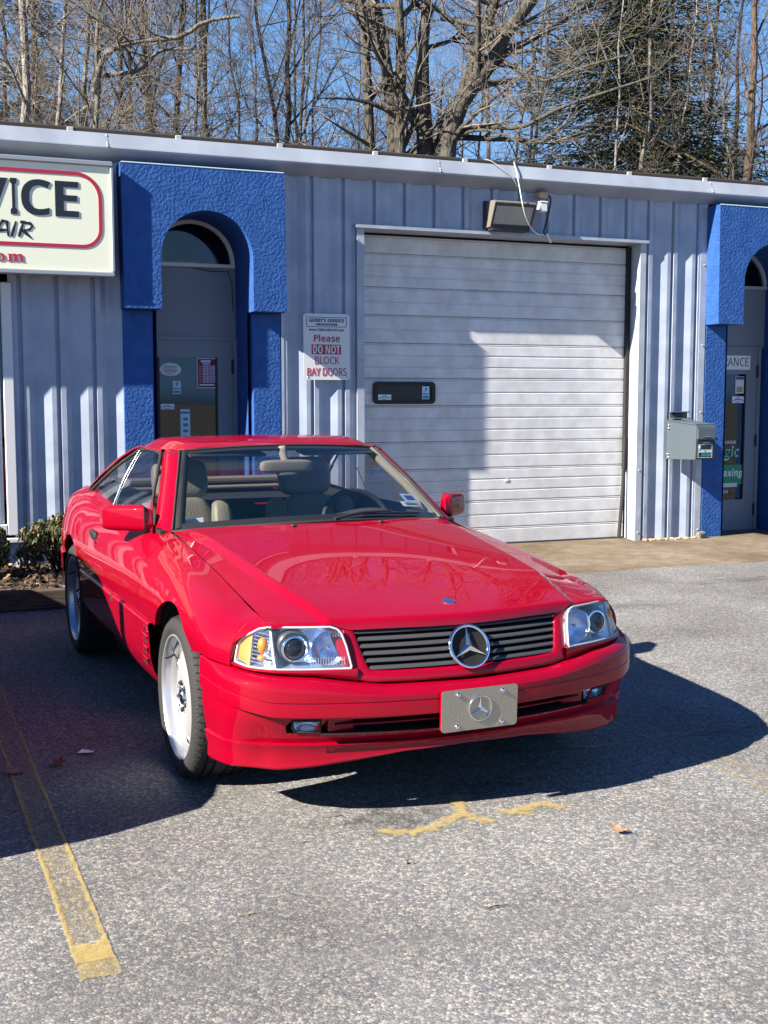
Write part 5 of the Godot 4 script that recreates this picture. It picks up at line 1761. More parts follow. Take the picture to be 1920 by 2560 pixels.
func wheel(parent: Node3D, a: float, sg: float, turn: float, seed_turn: float) -> void:
	var R := 0.322
	var x := Transform3D(Basis(Vector3.UP, turn) * Basis(Vector3(0, 1, 0), Vector3(-sg, 0, 0), Vector3(0, 0, sg)), C(a, 0.765 * sg, R))
	x.basis = Basis(Vector3.UP, turn) * Basis(Vector3(0, 0, 1), Vector3(-sg, 0, 0), Vector3(0, 1, 0))
	# axis along local y, outwards
	var ty := MB.new()
	var prof := [Vector2(0.235, -0.115), Vector2(0.268, -0.123), Vector2(0.300, -0.116), Vector2(0.314, -0.104), Vector2(0.3205, -0.086)]
	for g in [-0.064, -0.028, 0.028, 0.064]:
		prof.append_array([Vector2(0.3215, g - 0.0065), Vector2(0.3135, g - 0.005), Vector2(0.3135, g + 0.005), Vector2(0.3215, g + 0.0065)])
	prof.append_array([Vector2(0.3205, 0.086), Vector2(0.314, 0.104), Vector2(0.303, 0.1155), Vector2(0.285, 0.1225), Vector2(0.268, 0.122), Vector2(0.256, 0.117), Vector2(0.250, 0.112), Vector2(0.242, 0.104)])
	ty.lathe(prof, 96, x, 28.0)
	var w := part("wheel", ty, M.tyre, parent)
	# sipes across the shoulders
	var sp := MB.new()
	for k in 64:
		var an := TAU * k / 64.0
		for e in [[0.070, 0.106], [-0.106, -0.070], [0.034, 0.056], [-0.056, -0.034]]:
			if e[1] == 0.056 and k % 2 == 0: continue
			var q0 := x * Vector3(cos(an) * 0.3222, e[0], sin(an) * 0.3222)
			var q1 := x * Vector3(cos(an + 0.03) * (0.3222 if e[1] < 0.09 else 0.3152), e[1], sin(an + 0.03) * (0.3222 if e[1] < 0.09 else 0.3152))
			sp.tube(PackedVector3Array([q0, q0.lerp(q1, 0.5) + (x.basis * Vector3(cos(an), 0, sin(an))) * 0.0012, q1]), PackedFloat32Array([0.002, 0.0034, 0.002]), 4)
	tag(part("tread_sipes", sp, M.gap_black, w), "", "", "", "stuff")
	var rim := MB.new()
	rim.lathe([Vector2(0.2505, 0.104), Vector2(0.2515, 0.111), Vector2(0.249, 0.1155), Vector2(0.243, 0.1155), Vector2(0.2385, 0.111), Vector2(0.236, 0.098), Vector2(0.232, 0.080), Vector2(0.218, 0.072), Vector2(0.210, 0.066), Vector2(0.206, 0.046)], 80, x, 40.0)
	part("rim", rim, M.polished, w)
	var disc := MB.new()
	disc.lathe([Vector2(0.2065, 0.044), Vector2(0.200, 0.056), Vector2(0.190, 0.063), Vector2(0.150, 0.075), Vector2(0.105, 0.086), Vector2(0.074, 0.091), Vector2(0.064, 0.0895), Vector2(0.058, 0.082), Vector2(0.030, 0.080)], 80, x, 40.0)
	part("wheel_face", disc, M.alloy, w)
	for k in 6:
		var cut := MB.new()
		var bev := MB.new()
		var an := TAU * k / 6.0 + seed_turn
		var slot := []
		for q in [-0.075, -0.04, 0.0, 0.04, 0.075]: slot.append(x * Vector3(cos(an + q) * 0.1875, 0.0615, sin(an + q) * 0.1875))
		curve_tube(cut, slot, 0.0095, 8)
		curve_tube(bev, [x * Vector3(cos(an - 0.1) * 0.190, 0.064, sin(an - 0.1) * 0.190), x * Vector3(cos(an - 0.07) * 0.171, 0.070, sin(an - 0.07) * 0.171), x * Vector3(cos(an + 0.07) * 0.171, 0.070, sin(an + 0.07) * 0.171), x * Vector3(cos(an + 0.1) * 0.190, 0.064, sin(an + 0.1) * 0.190)], 0.004)
		part("face_cutout", cut, M.gap_black, w)
		part("cutout_edge", bev, M.polished, w)
	var nut := MB.new()
	for k in 5:
		var an := TAU * k / 5.0 + 0.3 + seed_turn
		var nutd := MB.new()
		nutd.ball(x * Vector3(cos(an) * 0.056, 0.086, sin(an) * 0.056), Vector3(0.0115, 0.0115, 0.0115), Basis.IDENTITY, 10, 6)
		part("bolt_hole", nutd, M.gap_black, w)
		nut.ball(x * Vector3(cos(an) * 0.056, 0.093, sin(an) * 0.056), Vector3(0.007, 0.007, 0.007), Basis.IDENTITY, 8, 5)
		nut.ball(x * Vector3(cos(an + 0.63) * 0.062, 0.0895, sin(an + 0.63) * 0.062), Vector3(0.006, 0.006, 0.006), Basis.IDENTITY, 8, 5)
	tag(part("wheel_bolts", nut, M.chrome, w), "", "", "", "stuff")
	var cap := MB.new()
	cap.lathe([Vector2(0.034, 0.078), Vector2(0.034, 0.092), Vector2(0.030, 0.097), Vector2(0.001, 0.099)], 24, x, 40.0)
	part("hub_cap", cap, M.satin_chrome, w)
	var vs := MB.new()
	vs.tube(PackedVector3Array([x * Vector3(cos(2.5) * 0.222, 0.076, sin(2.5) * 0.222), x * Vector3(cos(2.5) * 0.210, 0.100, sin(2.5) * 0.210), x * Vector3(cos(2.5) * 0.207, 0.118, sin(2.5) * 0.207)]), PackedFloat32Array([0.005, 0.0045, 0.004]), 6, true)
	part("valve_stem", vs, M.rubber, w)

func star(b: MB, x: Transform3D, R: float, tube_r: float, arm: float) -> void:
	# ring with a three-pointed bevelled star standing in it; local z faces out
	var ring := PackedVector3Array()
	var ra := PackedFloat32Array()
	for k in 49:
		ring.append(x * Vector3(cos(TAU * k / 48) * R, sin(TAU * k / 48) * R, 0)); ra.append(tube_r)
	b.tube(ring, ra, 10)
	for k in 3:
		var an := PI / 2 + TAU * k / 3
		var d := Vector3(cos(an), sin(an), 0)
		var s := Vector3(-sin(an), cos(an), 0)
		var tip := d * R * 0.97
		var mid := Vector3(0, 0, arm * 0.75)
		var j1 := (d * 0.5 + s * 0.866) * arm
		var j2 := (d * 0.5 - s * 0.866) * arm
		for f in [[mid, tip, j1], [mid, j2, tip], [Vector3(0, 0, -arm * 0.5), j1, tip], [Vector3(0, 0, -arm * 0.5), tip, j2]]:
			var q0: Vector3 = x * f[0]
			var q1: Vector3 = x * f[1]
			var q2: Vector3 = x * f[2]
			var nn := (q2 - q0).cross(q1 - q0)
			var out: Vector3 = x.basis.z * (1.0 if (f[0] as Vector3).z > 0 else -1.0)
			if nn.dot(out) > 0: b.tri(q0, q1, q2)
			else: b.tri(q0, q2, q1)

func parked_car() -> void:
	plan_build()
	var car := thing("sports_car", "red two-door hardtop sports car parked nose-out with amber indicators and a bare steel front plate", "car", Vector3(1.7805, 0, -4.6182))
	car.rotation.y = deg_to_rad(2.372)
	var red: Material = M.car_red
	for sg in [1.0, -1.0]:
		# ---- front wing
		var ts := steps_between(-0.615, -ARCH - 0.02, 7)
		ts.append_array(arch_steps(0.0)); ts.append_array(steps_between(ARCH + 0.02, 0.570, 9)); ts.append_array([0.5745, 0.5755, 0.585, 0.60, 0.615, 0.63, 0.65, 0.67, 0.70, 0.73, 0.757])
		part("front_wing", flank(ts, func(t: float) -> float: return v_at(t, arch_h(t, 0.0)) if t < 0.575 else v_at(t, ind_top(t)), sg, 18), red, car)
		# ---- door
		var door := part("door", flank(steps_between(-0.620, -1.925, 30), func(_t: float) -> float: return 0.0, sg, 18), red, car)
		# ---- rear quarter
		ts = steps_between(-1.930, -2.515 - ARCH * -1.0 - 0.004, 5)
		ts.append_array([])
		var rs := arch_steps(-2.515)
		rs.reverse()
		ts.append_array(rs); ts.append_array(steps_between(-2.515 - ARCH - 0.02, -3.44, 12))
		part("rear_wing", flank(ts, func(t: float) -> float: return v_at(t, arch_h(t, -2.515)), sg, 18), red, car)
		# ---- lower cladding, split at the door gaps
		var cp := [Vector2(0.006, 0.5545), Vector2(-0.006, 0.553), Vector2(-0.0105, 0.548), Vector2(-0.011, 0.540), Vector2(-0.006, 0.47), Vector2(-0.002, 0.40), Vector2(0.012, 0.345), Vector2(0.036, 0.295), Vector2(0.060, 0.258), Vector2(0.075, 0.243), Vector2(0.12, 0.238)]
		for e in [[-ARCH - 0.001, -0.616, 6], [-0.620, -1.926, 16], [-1.931, -2.515 + ARCH + 0.001, 5], [-2.515 - ARCH - 0.001, -3.40, 9]]:
			var cb := MB.new()
			var rows := []
			for p in cp:
				var row := PackedVector3Array()
				for t in steps_between(e[0], e[1], e[2]): row.append(W(t, p.x, p.y, sg))
				rows.append(row)
			cb.grid(rows, C(-1.2, 0, 0.5))
			var end := PackedVector3Array()
			part("side_cladding", cb, red, car)
		# gills and badge in the cladding behind the front wheel
		for e in [[-0.405, -0.560, 0.487, 0.016], [-0.405, -0.560, 0.437, 0.013], [-0.405, -0.560, 0.390, 0.010]]:
			var gb := MB.new()
			var rows := [PackedVector3Array(), PackedVector3Array(), PackedVector3Array()]
			for t in steps_between(e[0], e[1], 8):
				var f: float = sin(PI * clampf((t - e[1]) / (e[0] - e[1]), 0.02, 1.0) * 0.5)
				rows[0].append(W(t, -0.0075, e[2] + 0.006, sg)); rows[1].append(W(t, -0.0075 - 0.007 * f, e[2], sg)); rows[2].append(W(t, -0.004, e[2] - 0.012, sg))
			gb.grid(rows, C(-1.2, 0, 0.5))
			var gill := part("gill", gb, red, car)
			var sl := MB.new()
			var r2 := [PackedVector3Array(), PackedVector3Array()]
			for t in steps_between(e[0] - 0.01, e[1] + 0.06, 6):
				r2[0].append(W(t, -0.0078, e[2] - 0.013, sg)); r2[1].append(W(t, -0.0068, e[2] - 0.013 - e[3], sg))
			sl.grid(r2, C(-1.2, 0, 0.5))
			part("gill_slot", sl, M.gap_black, gill)
		if sg > 0:
			var bb := Basis(Vector3(0, 0, -1) * -1.0, Vector3.UP, Vector3(-1, 0, 0))
			words("wing_badge", "V8", -0.475, -0.415, 0.503, 0.531, 0.006, M.chrome, car, Transform3D(Basis(Vector3(0, 0, 1), Vector3.UP, Vector3(-1, 0, 0)), Vector3(-0.9035, 0, 0)), "Droid Sans", true, 0.15)
		# jack point notch
		part("jacking_plug", bx(W(-1.20, -0.008, 0.535, sg), Vector3(0.012, 0.035, 0.03), 0.003), M.dark_plastic, car)
		# ---- door handle: a dark recess with a flap
		var dh := MB.new()
		soft(dh, W(-1.80, upper(-1.8, v_at(-1.8, 0.775)).x - 0.001, 0.775, sg), Vector3(0.013, 0.028, 0.085), Basis.from_euler(Vector3(0.05, 0, 0.28 * sg)), 0.45, 18, 8)
		part("handle", dh, M.dark_plastic, door)
		var ky := MB.new()
		ky.ball(W(-1.70, upper(-1.7, v_at(-1.7, 0.752)).x - 0.002, 0.752, sg), Vector3(0.006, 0.012, 0.012), Basis.IDENTITY, 10, 6)
		part("door_lock", ky, M.chrome, door)
		# ---- wing mirror
		var mm := MB.new()
		var rws := []
		for e in [[0.0, 0.02], [0.0, 0.35], [0.03, 0.52], [0.09, 0.62], [0.15, 0.80], [0.19, 0.95], [0.24, 1.0], [0.4, 1.0], [0.6, 1.0], [0.75, 1.0], [0.84, 0.985], [0.91, 0.94], [0.96, 0.86], [0.99, 0.72], [1.0, 0.5], [1.0, 0.02]]:
			var f: float = e[0]
			var l := lerpf(0.758, 0.962, f)
			var a := lerpf(-0.915, -1.095, f)
			var row := PackedVector3Array()
			for q in 33:
				var an := TAU * q / 32
				var cx := signf(cos(an)) * pow(absf(cos(an)), 0.55)
				var cy := signf(sin(an)) * pow(absf(sin(an)), 0.5)
				row.append(C(a + cx * lerpf(0.060, 0.055, f) * e[1] - 0.004 * cy, l * sg, 0.947 - 0.005 * f + cy * lerpf(0.064, 0.057, f) * lerpf(e[1], 1.0, 0.25 if e[1] > 0.3 else 0.0)))
			rws.append(row)
		mm.grid(rws, C(-0.99, 0.87 * sg, 0.95))
		var mir := part("wing_mirror", mm, red, car)
		var mg := MB.new()
		mg.box(C(-1.092, 0.885 * sg, 0.946), Vector3(0.145, 0.085, 0.006), Basis(Vector3.UP, -0.62 * sg), 0.002)
		part("mirror_glass", mg, M.chrome, mir)
		var sm2 := MB.new()
		for k in [0.800]:
			var ring := PackedVector3Array()
			var ra := PackedFloat32Array()
			for q in 25:
				var an := TAU * q / 24
				ring.append(C(lerpf(-0.915, -1.095, 0.21) + signf(cos(an)) * pow(absf(cos(an)), 0.55) * 0.0605, k * sg, 0.946 + signf(sin(an)) * pow(absf(sin(an)), 0.5) * 0.0625)); ra.append(0.0022)
			sm2.tube(ring, ra, 5)
		part("mirror_seam", sm2, M.gap_black, mir)
		var wedge := MB.new()
		for e in [[0.006, 0.0], [0.0, 0.0]]:
			wedge.tri(side_glass_at(-0.84, 0.885, sg, 0.008), side_glass_at(-1.18, 0.905, sg, 0.008), side_glass_at(-1.10, 1.035, sg, 0.008))
			wedge.tri(side_glass_at(-0.84, 0.885, sg, 0.007), side_glass_at(-1.10, 1.035, sg, 0.007), side_glass_at(-1.18, 0.905, sg, 0.007))
			break
		part("mirror_sail", wedge, red, mir)
		# ---- A pillar
		var ap := MB.new()
		var prs := []
		for k in 21:
			var w := -0.04 + 1.04 * k / 20.0
			var inn := screen(sg, w, 0.004)
			var outp := C(lerpf(-0.905, -1.405, clampf(w, 0, 1)), lerpf(0.752, 0.586, clampf(w, 0, 1)) * sg, lerpf(0.900, 1.232, clampf(w, 0, 1)))
			var row := PackedVector3Array()
			for q in 9:
				var f := q / 8.0
				var p := inn.lerp(outp, f)
				p += Vector3(-sg * 0.55, 0.62, 0.55).normalized() * (sin(PI * f) * 0.020)
				row.append(p)
			prs.append(row)
		ap.grid(prs, C(-1.2, 0, 0.9))
		var pil := part("windscreen_pillar", ap, red, car)
		var seam := MB.new()
		var sp2 := PackedVector3Array()
		var sr2 := PackedFloat32Array()
		for q in range(0, 9):
			sp2.append((prs[19][q] as Vector3) + Vector3(0, 0.0006, 0.0006)); sr2.append(0.0022)
		seam.tube(sp2, sr2, 5)
		part("pillar_seam", seam, M.gap_black, pil)
		var pin := MB.new()
		curve_tube(pin, [screen(sg * 0.955, 0.02, -0.02), screen(sg * 0.955, 0.5, -0.022), screen(sg * 0.95, 1.0, -0.02)], 0.024, 8)
		part("pillar_lining", pin, M.headlining if sg < 0 else M.gap_black, car)
		# ---- side window: glass, divider, rubber
		var go := [Vector2(-0.97, 0.912), Vector2(-1.05, 0.99), Vector2(-1.20, 1.108), Vector2(-1.40, 1.222), Vector2(-1.55, 1.232), Vector2(-1.75, 1.232), Vector2(-1.92, 1.222), Vector2(-2.25, 1.106), Vector2(-2.64, 0.946), Vector2(-2.52, 0.930), Vector2(-2.0, 0.915)]
		var sgl := part("side_window", fill(go, 14, 16, func(a: float, h: float) -> Vector3: return side_glass_at(a, h, sg)), M.side_glass, car)
		part("window_rubber", edge_tube(go, 0.0085, func(a: float, h: float) -> Vector3: return side_glass_at(a, h, sg, 0.004), 5), M.rubber, sgl)
		var dv := MB.new()
		curve_tube(dv, [side_glass_at(-1.885, 0.915, sg, 0.005), side_glass_at(-1.890, 1.08, sg, 0.005), side_glass_at(-1.90, 1.226, sg, 0.005)], 0.0038, 8)
		part("window_divider", dv, M.satin_chrome, sgl)
		# ---- roof rail and rear pillar running down to the deck
		var rp := MB.new()
		var rr := []
		for k in 19:
			var f := k / 18.0
			var outp: Vector3
			var inn: Vector3
			if f < 0.30:
				var g := f / 0.30
				outp = C(lerpf(-1.405, -1.93, g), lerpf(0.594, 0.609, g) * sg, lerpf(1.232, 1.236, g))
				var rp0 := roof_at(0.985 * sg, clampf((-1.216 - 0.066 + lerpf(1.405, 1.93, g)) / 0.83, 0, 1))
				inn = rp0
			else:
				var g := (f - 0.30) / 0.70
				outp = C(lerpf(-1.93, -2.72, g), lerpf(0.609, 0.752, g) * sg, lerpf(1.236, 0.946, g) + 0.022 * sin(PI * g))
				inn = C(lerpf(-2.06, -2.86, g), lerpf(0.575, 0.665, g) * sg, lerpf(1.214, 0.962, g) + 0.024 * sin(PI * g))
			var row := PackedVector3Array()
			for q in 8:
				var s := q / 7.0
				var p := inn.lerp(outp, s)
				p += Vector3(-sg * 0.75, 0.66, -0.1).normalized() * sin(PI * s) * 0.016
				row.append(p)
			rr.append(row)
		rp.grid(rr, C(-1.8, 0, 0.9))
		part("roof_rail", rp, red, car)
		# ---- wheels and dark arches
		wheel(car, 0.0, sg, 0.0, 0.5)
		wheel(car, -2.515, sg, 0.0, 1.1)
		for ca in [0.0, -2.515]:
			var wl := MB.new()
			var lr := [PackedVector3Array(), PackedVector3Array(), PackedVector3Array()]
			for k in 25:
				var an := PI * k / 24.0
				var q := Vector2(ca + cos(an) * 0.40, 0.28 + sin(an) * 0.44)
				lr[0].append(C(q.x, 0.862 * sg, q.y)); lr[1].append(C(q.x, 0.70 * sg, q.y)); lr[2].append(C(q.x, 0.45 * sg, q.y))
			wl.grid(lr, null, false, Vector3(0, -1, 0))
			wl.box(C(ca, 0.46 * sg, 0.45), Vector3(0.02, 0.55, 0.8))
			part("wheel_arch_liner", wl, M.gap_black, car)
		lamps(car, sg)
	# ---- dark shell seen through the panel gaps
	for sg in [1.0, -1.0]:
		var sh := MB.new()
		for e in [[-0.42, -2.10], [-2.92, -3.40]]:
			var rows := []
			for r in 11:
				var row := PackedVector3Array()
				for t in steps_between(e[0], e[1], 20):
					var uv := upper(t, r / 10.0)
					row.append(W(t, uv.x + 0.014, uv.y - 0.006, sg))
				rows.append(row)
			sh.grid(rows, C(-1.2, 0, 0.5))
			var r2 := [PackedVector3Array(), PackedVector3Array(), PackedVector3Array()]
			for t in steps_between(e[0], e[1], 20):
				r2[0].append(W(t, 0.014, 0.557, sg)); r2[1].append(W(t, 0.012, 0.40, sg)); r2[2].append(W(t, 0.085, 0.25, sg))
			sh.grid(r2, C(-1.2, 0, 0.5))
		part("inner_shell", sh, M.gap_black, car)
	var ub := MB.new()
	ub.box(C(-1.255, 0, 0.34), Vector3(1.52, 0.22, 1.62)); ub.box(C(-1.1, 0, 0.40), Vector3(0.86, 0.28, 3.3)); ub.box(C(-3.15, 0, 0.42), Vector3(1.3, 0.26, 0.4))
	ub.box(C(0.55, 0, 0.36), Vector3(1.25, 0.24, 0.24))
	part("underbody", ub, M.gap_black, car)
	bonnet(car)
	bumper(car)
	cabin(car)
	# ---- roof
	var rf := MB.new()
	var rows := []
	for k in 25:
		var row := PackedVector3Array()
		for q in 33: row.append(roof_at(-1.0 + q / 16.0, k / 24.0))
		rows.append(row)
	rf.grid(rows, C(-1.7, 0, 0.9))
	part("hardtop_roof", rf, red, car)
	# rear window and deck
	var rg := MB.new()
	rows = []
	for k in 11:
		var w := k / 10.0
		var row := PackedVector3Array()
		for q in 17:
			var u := -1.0 + q / 8.0
			row.append(C(lerpf(-2.10, -2.84, w) - 0.02 * u * u, lerpf(0.585, 0.665, w) * u, lerpf(1.272 - 0.070 * pow(absf(u), 3.0), 0.972 - 0.012 * u * u, w) + 0.02 * sin(PI * w)))
		rows.append(row)
	rg.grid(rows, C(-2.2, 0, 0.7))
	part("rear_window", rg, M.side_glass, car)
	var dk := MB.new()
	rows = []
	for k in 13:
		var t := lerpf(-2.70, -3.44, k / 12.0)
		var row := PackedVector3Array()
		var e := upper(t, 1.0)
		var ep := W(t, e.x, e.y)
		for q in 17:
			var u := -1.0 + q / 8.0
			row.append(Vector3(ep.x * -u, ep.y + 0.012 * (1.0 - u * u), ep.z - 0.03 * (1.0 - u * u) * k / 12.0))
		rows.append(row)
	dk.grid(rows, C(-3.0, 0, 0.4))
	part("boot_lid", dk, red, car)
	var rb := MB.new()
	rows = []
	for p in [Vector2(0.14, 0.89), Vector2(0.10, 0.86), Vector2(0.06, 0.72), Vector2(0.03, 0.60), Vector2(0.0, 0.56), Vector2(0.0, 0.40), Vector2(0.05, 0.28), Vector2(0.12, 0.25)]:
		var row := PackedVector3Array()
		for t in steps_between(-3.40, TT[0], 14): row.append(W(t, p.x, p.y, 1.0))
		for t in steps_between(TT[0], -3.40, 14): row.append(W(t, p.x, p.y, -1.0))
		rows.append(row)
	rb.grid(rows, C(-2.6, 0, 0.5))
	part("rear_bumper", rb, red, car)

func lamps(car: Node3D, sg: float) -> void:
	var li := func(h: float) -> float: return ltab([0.55, 0.706], [0.046, 0.098], h)
	var head := [Vector2(0.800, 0.566), Vector2(1.075, 0.566), Vector2(1.078, 0.572), Vector2(1.062, 0.640), Vector2(1.046, 0.682), Vector2(1.030, 0.698), Vector2(1.005, 0.706), Vector2(0.760, 0.706)]
	var ind := [Vector2(0.588, 0.578), Vector2(0.665, 0.570), Vector2(0.796, 0.566), Vector2(0.756, 0.7055), Vector2(0.70, 0.698), Vector2(0.63, 0.674), Vector2(0.60, 0.659), Vector2(0.578, 0.640)]
	var on := func(d: float) -> Callable: return func(t: float, h: float) -> Vector3: return W(t, li.call(h) + d, h, sg)
	var hl := part("headlight", fill(head, 10, 14, on.call(-0.004)), M.lens, car)
	var shrink := func(o: Array, k: float) -> Array:
		var c := Vector2.ZERO
		for p in o: c += p
		c /= o.size()
		var r := []
		for p in o: r.append(c + (p - c) * Vector2(k, k - 0.03))
		return r
	# bowl: walls and a back, all mirror
	for e in [[head, hl, "reflector"], [ind, null, "indicator"]]:
		var o: Array = e[0]
		var bowl := MB.new()
		var rws := [PackedVector3Array(), PackedVector3Array(), PackedVector3Array()]
		for k in o.size() + 1:
			for q in 5:
				if k == o.size() and q > 0: break
				var p: Vector2 = (o[k % o.size()] as Vector2).lerp(o[(k + 1) % o.size()], q / 5.0)
				var c := Vector2(0.93, 0.635) if e[1] != null else Vector2(0.69, 0.632)
				var p2 := c + (p - c) * 0.94
				var p3 := c + (p - c) * 0.80
				rws[0].append(W(p.x, li.call(p.y) + 0.002, p.y, sg)); rws[1].append(W(p2.x, li.call(p2.y) + 0.035, p2.y, sg)); rws[2].append(W(p3.x, li.call(p3.y) + 0.058, p3.y, sg))
		bowl.grid(rws, null, false, Vector3(0, 0, 1))
		var back := fill(shrink.call(o, 0.86), 6, 10, func(t: float, h: float) -> Vector3: return W(t, li.call(h) + 0.056 + 0.006 * sin(t * 60) * sin(h * 80), h, sg))
		if e[1] != null:
			part("reflector", bowl, M.lamp_bowl, hl)
			part("reflector_back", back, M.lamp_bowl, hl)
		else:
			var il := part("indicator", fill(o, 8, 10, on.call(-0.004)), M.lens, car)
			part("reflector", bowl, M.lamp_bowl, il)
			part("reflector_back", back, M.lamp_bowl, il)
			var am := fill([Vector2(0.590, 0.582), Vector2(0.672, 0.572), Vector2(0.652, 0.680), Vector2(0.60, 0.657), Vector2(0.581, 0.640)], 6, 6, func(t: float, h: float) -> Vector3: return W(t, li.call(h) + 0.004, h, sg))
			part("amber_reflector", am, M.amber, il)
			var bulb := MB.new()
			bulb.ball(W(0.725, 0.085, 0.640, sg), Vector3(0.020, 0.030, 0.02)); bulb.ball(W(0.722, 0.080, 0.597, sg), Vector3(0.018, 0.013, 0.018))
			part("amber_bulb", bulb, M.amber, il)
			# fluted inner lens: fine vertical and slanting ribs
			var fl := MB.new()
			for k in 9:
				var h := 0.583 + k * 0.0125
				var ta := 0.672
				var tb := ltab([0.566, 0.706], [0.786, 0.750], h)
				var pp := PackedVector3Array()
				var ra := PackedFloat32Array()
				for q in 7:
					pp.append(W(lerpf(ta, tb, q / 6.0), li.call(h) + 0.004, h - 0.010 * q / 6.0 + 0.004, sg)); ra.append(0.0018)
				fl.tube(pp, ra, 4)
			part("lens_ribs", fl, M.lens_edge, il)
			part("lamp_rim", edge_tube(ind, 0.0042, on.call(-0.003)), M.lamp_frame, il)
	part("lamp_rim", edge_tube(head, 0.0042, on.call(-0.003)), M.lamp_frame, hl)
	# projector
	var ax := Basis(Vector3(1, 0, 0), Vector3(0, 0, 1), Vector3(0, -1, 0))
	var pc := W(0.862, 0.098, 0.632, sg)
	var x := Transform3D(Basis(Vector3.UP, -0.12 * sg) * ax, pc)
	var pj := MB.new()
	pj.lathe([Vector2(0.050, -0.03), Vector2(0.050, 0.010), Vector2(0.046, 0.022), Vector2(0.040, 0.024), Vector2(0.037, 0.016)], 28, x, 30.0)
	part("projector_ring", pj, M.chrome, hl)
	var pl := MB.new()
	pl.lathe([Vector2(0.038, 0.014), Vector2(0.034, 0.026), Vector2(0.024, 0.036), Vector2(0.012, 0.041), Vector2(0.0005, 0.042)], 28, x, 60.0)
	part("projector_lens", pl, M.projector, hl)
	var hd := MB.new()
	hd.lathe([Vector2(0.062, -0.035), Vector2(0.058, -0.004), Vector2(0.051, 0.002)], 24, x.translated_local(Vector3(0, 0, -0.004)), 30.0)
	part("projector_shroud", hd, M.grille_grey, hl)
	# high beam dish with a bulb cover, and the shelf between the two
	var x2 := Transform3D(Basis(Vector3.UP, -0.05 * sg) * ax, W(0.985, 0.130, 0.632, sg))
	var ds := MB.new()
	ds.lathe([Vector2(0.064, 0.050), Vector2(0.055, 0.030), Vector2(0.040, 0.012), Vector2(0.020, 0.002), Vector2(0.001, 0.0)], 28, x2, 60.0)
	part("high_beam_dish", ds, M.lamp_bowl, hl)
	var bc := MB.new()
	bc.ball(x2 * Vector3(0, 0.03, 0), Vector3(0.010, 0.010, 0.022))
	part("bulb", bc, M.chrome, hl)
	var fu := MB.new()
	for k in 14:
		var t := 0.93 + 0.0095 * k
		fu.tube(PackedVector3Array([W(t, li.call(0.578) + 0.003, 0.578, sg), W(t, li.call(0.605) + 0.003, 0.605, sg)]), PackedFloat32Array([0.0020, 0.0014]), 4)
		if k > 3: fu.tube(PackedVector3Array([W(t, li.call(0.672) + 0.003, 0.672, sg), W(t, li.call(0.694) + 0.003, 0.692, sg)]), PackedFloat32Array([0.0016, 0.0012]), 4)
	part("lens_flutes", fu, M.lens_edge, hl)
	# painted strip under the lamps
	var st := MB.new()
	var rws := []
	for p in [[0.030, 0.567], [0.002, 0.565], [-0.004, 0.561], [-0.004, 0.0], [0.02, -0.004]]:
		var row := PackedVector3Array()
		for t in steps_between(0.578, 1.098, 26):
			var low := bump_top(t) + 0.006
			var h: float = p[1] if p[1] > 0.1 else low + p[1]
			if p[1] > 0.1 and t < 0.68: h += 0.012 * (0.68 - t) / 0.10
			row.append(W(t, 0.046 + p[0], h, sg))
		rws.append(row)
	st.grid(rws, C(-0.2, 0, 0.55))
	part("lamp_valance", st, M.car_red, car)

func bump_top(t: float) -> float: return ltab([0.40, 0.48, 0.60, 0.78, 0.95, 1.08, 1.2, 1.54], [0.575, 0.568, 0.558, 0.546, 0.538, 0.520, 0.506, 0.500], t)

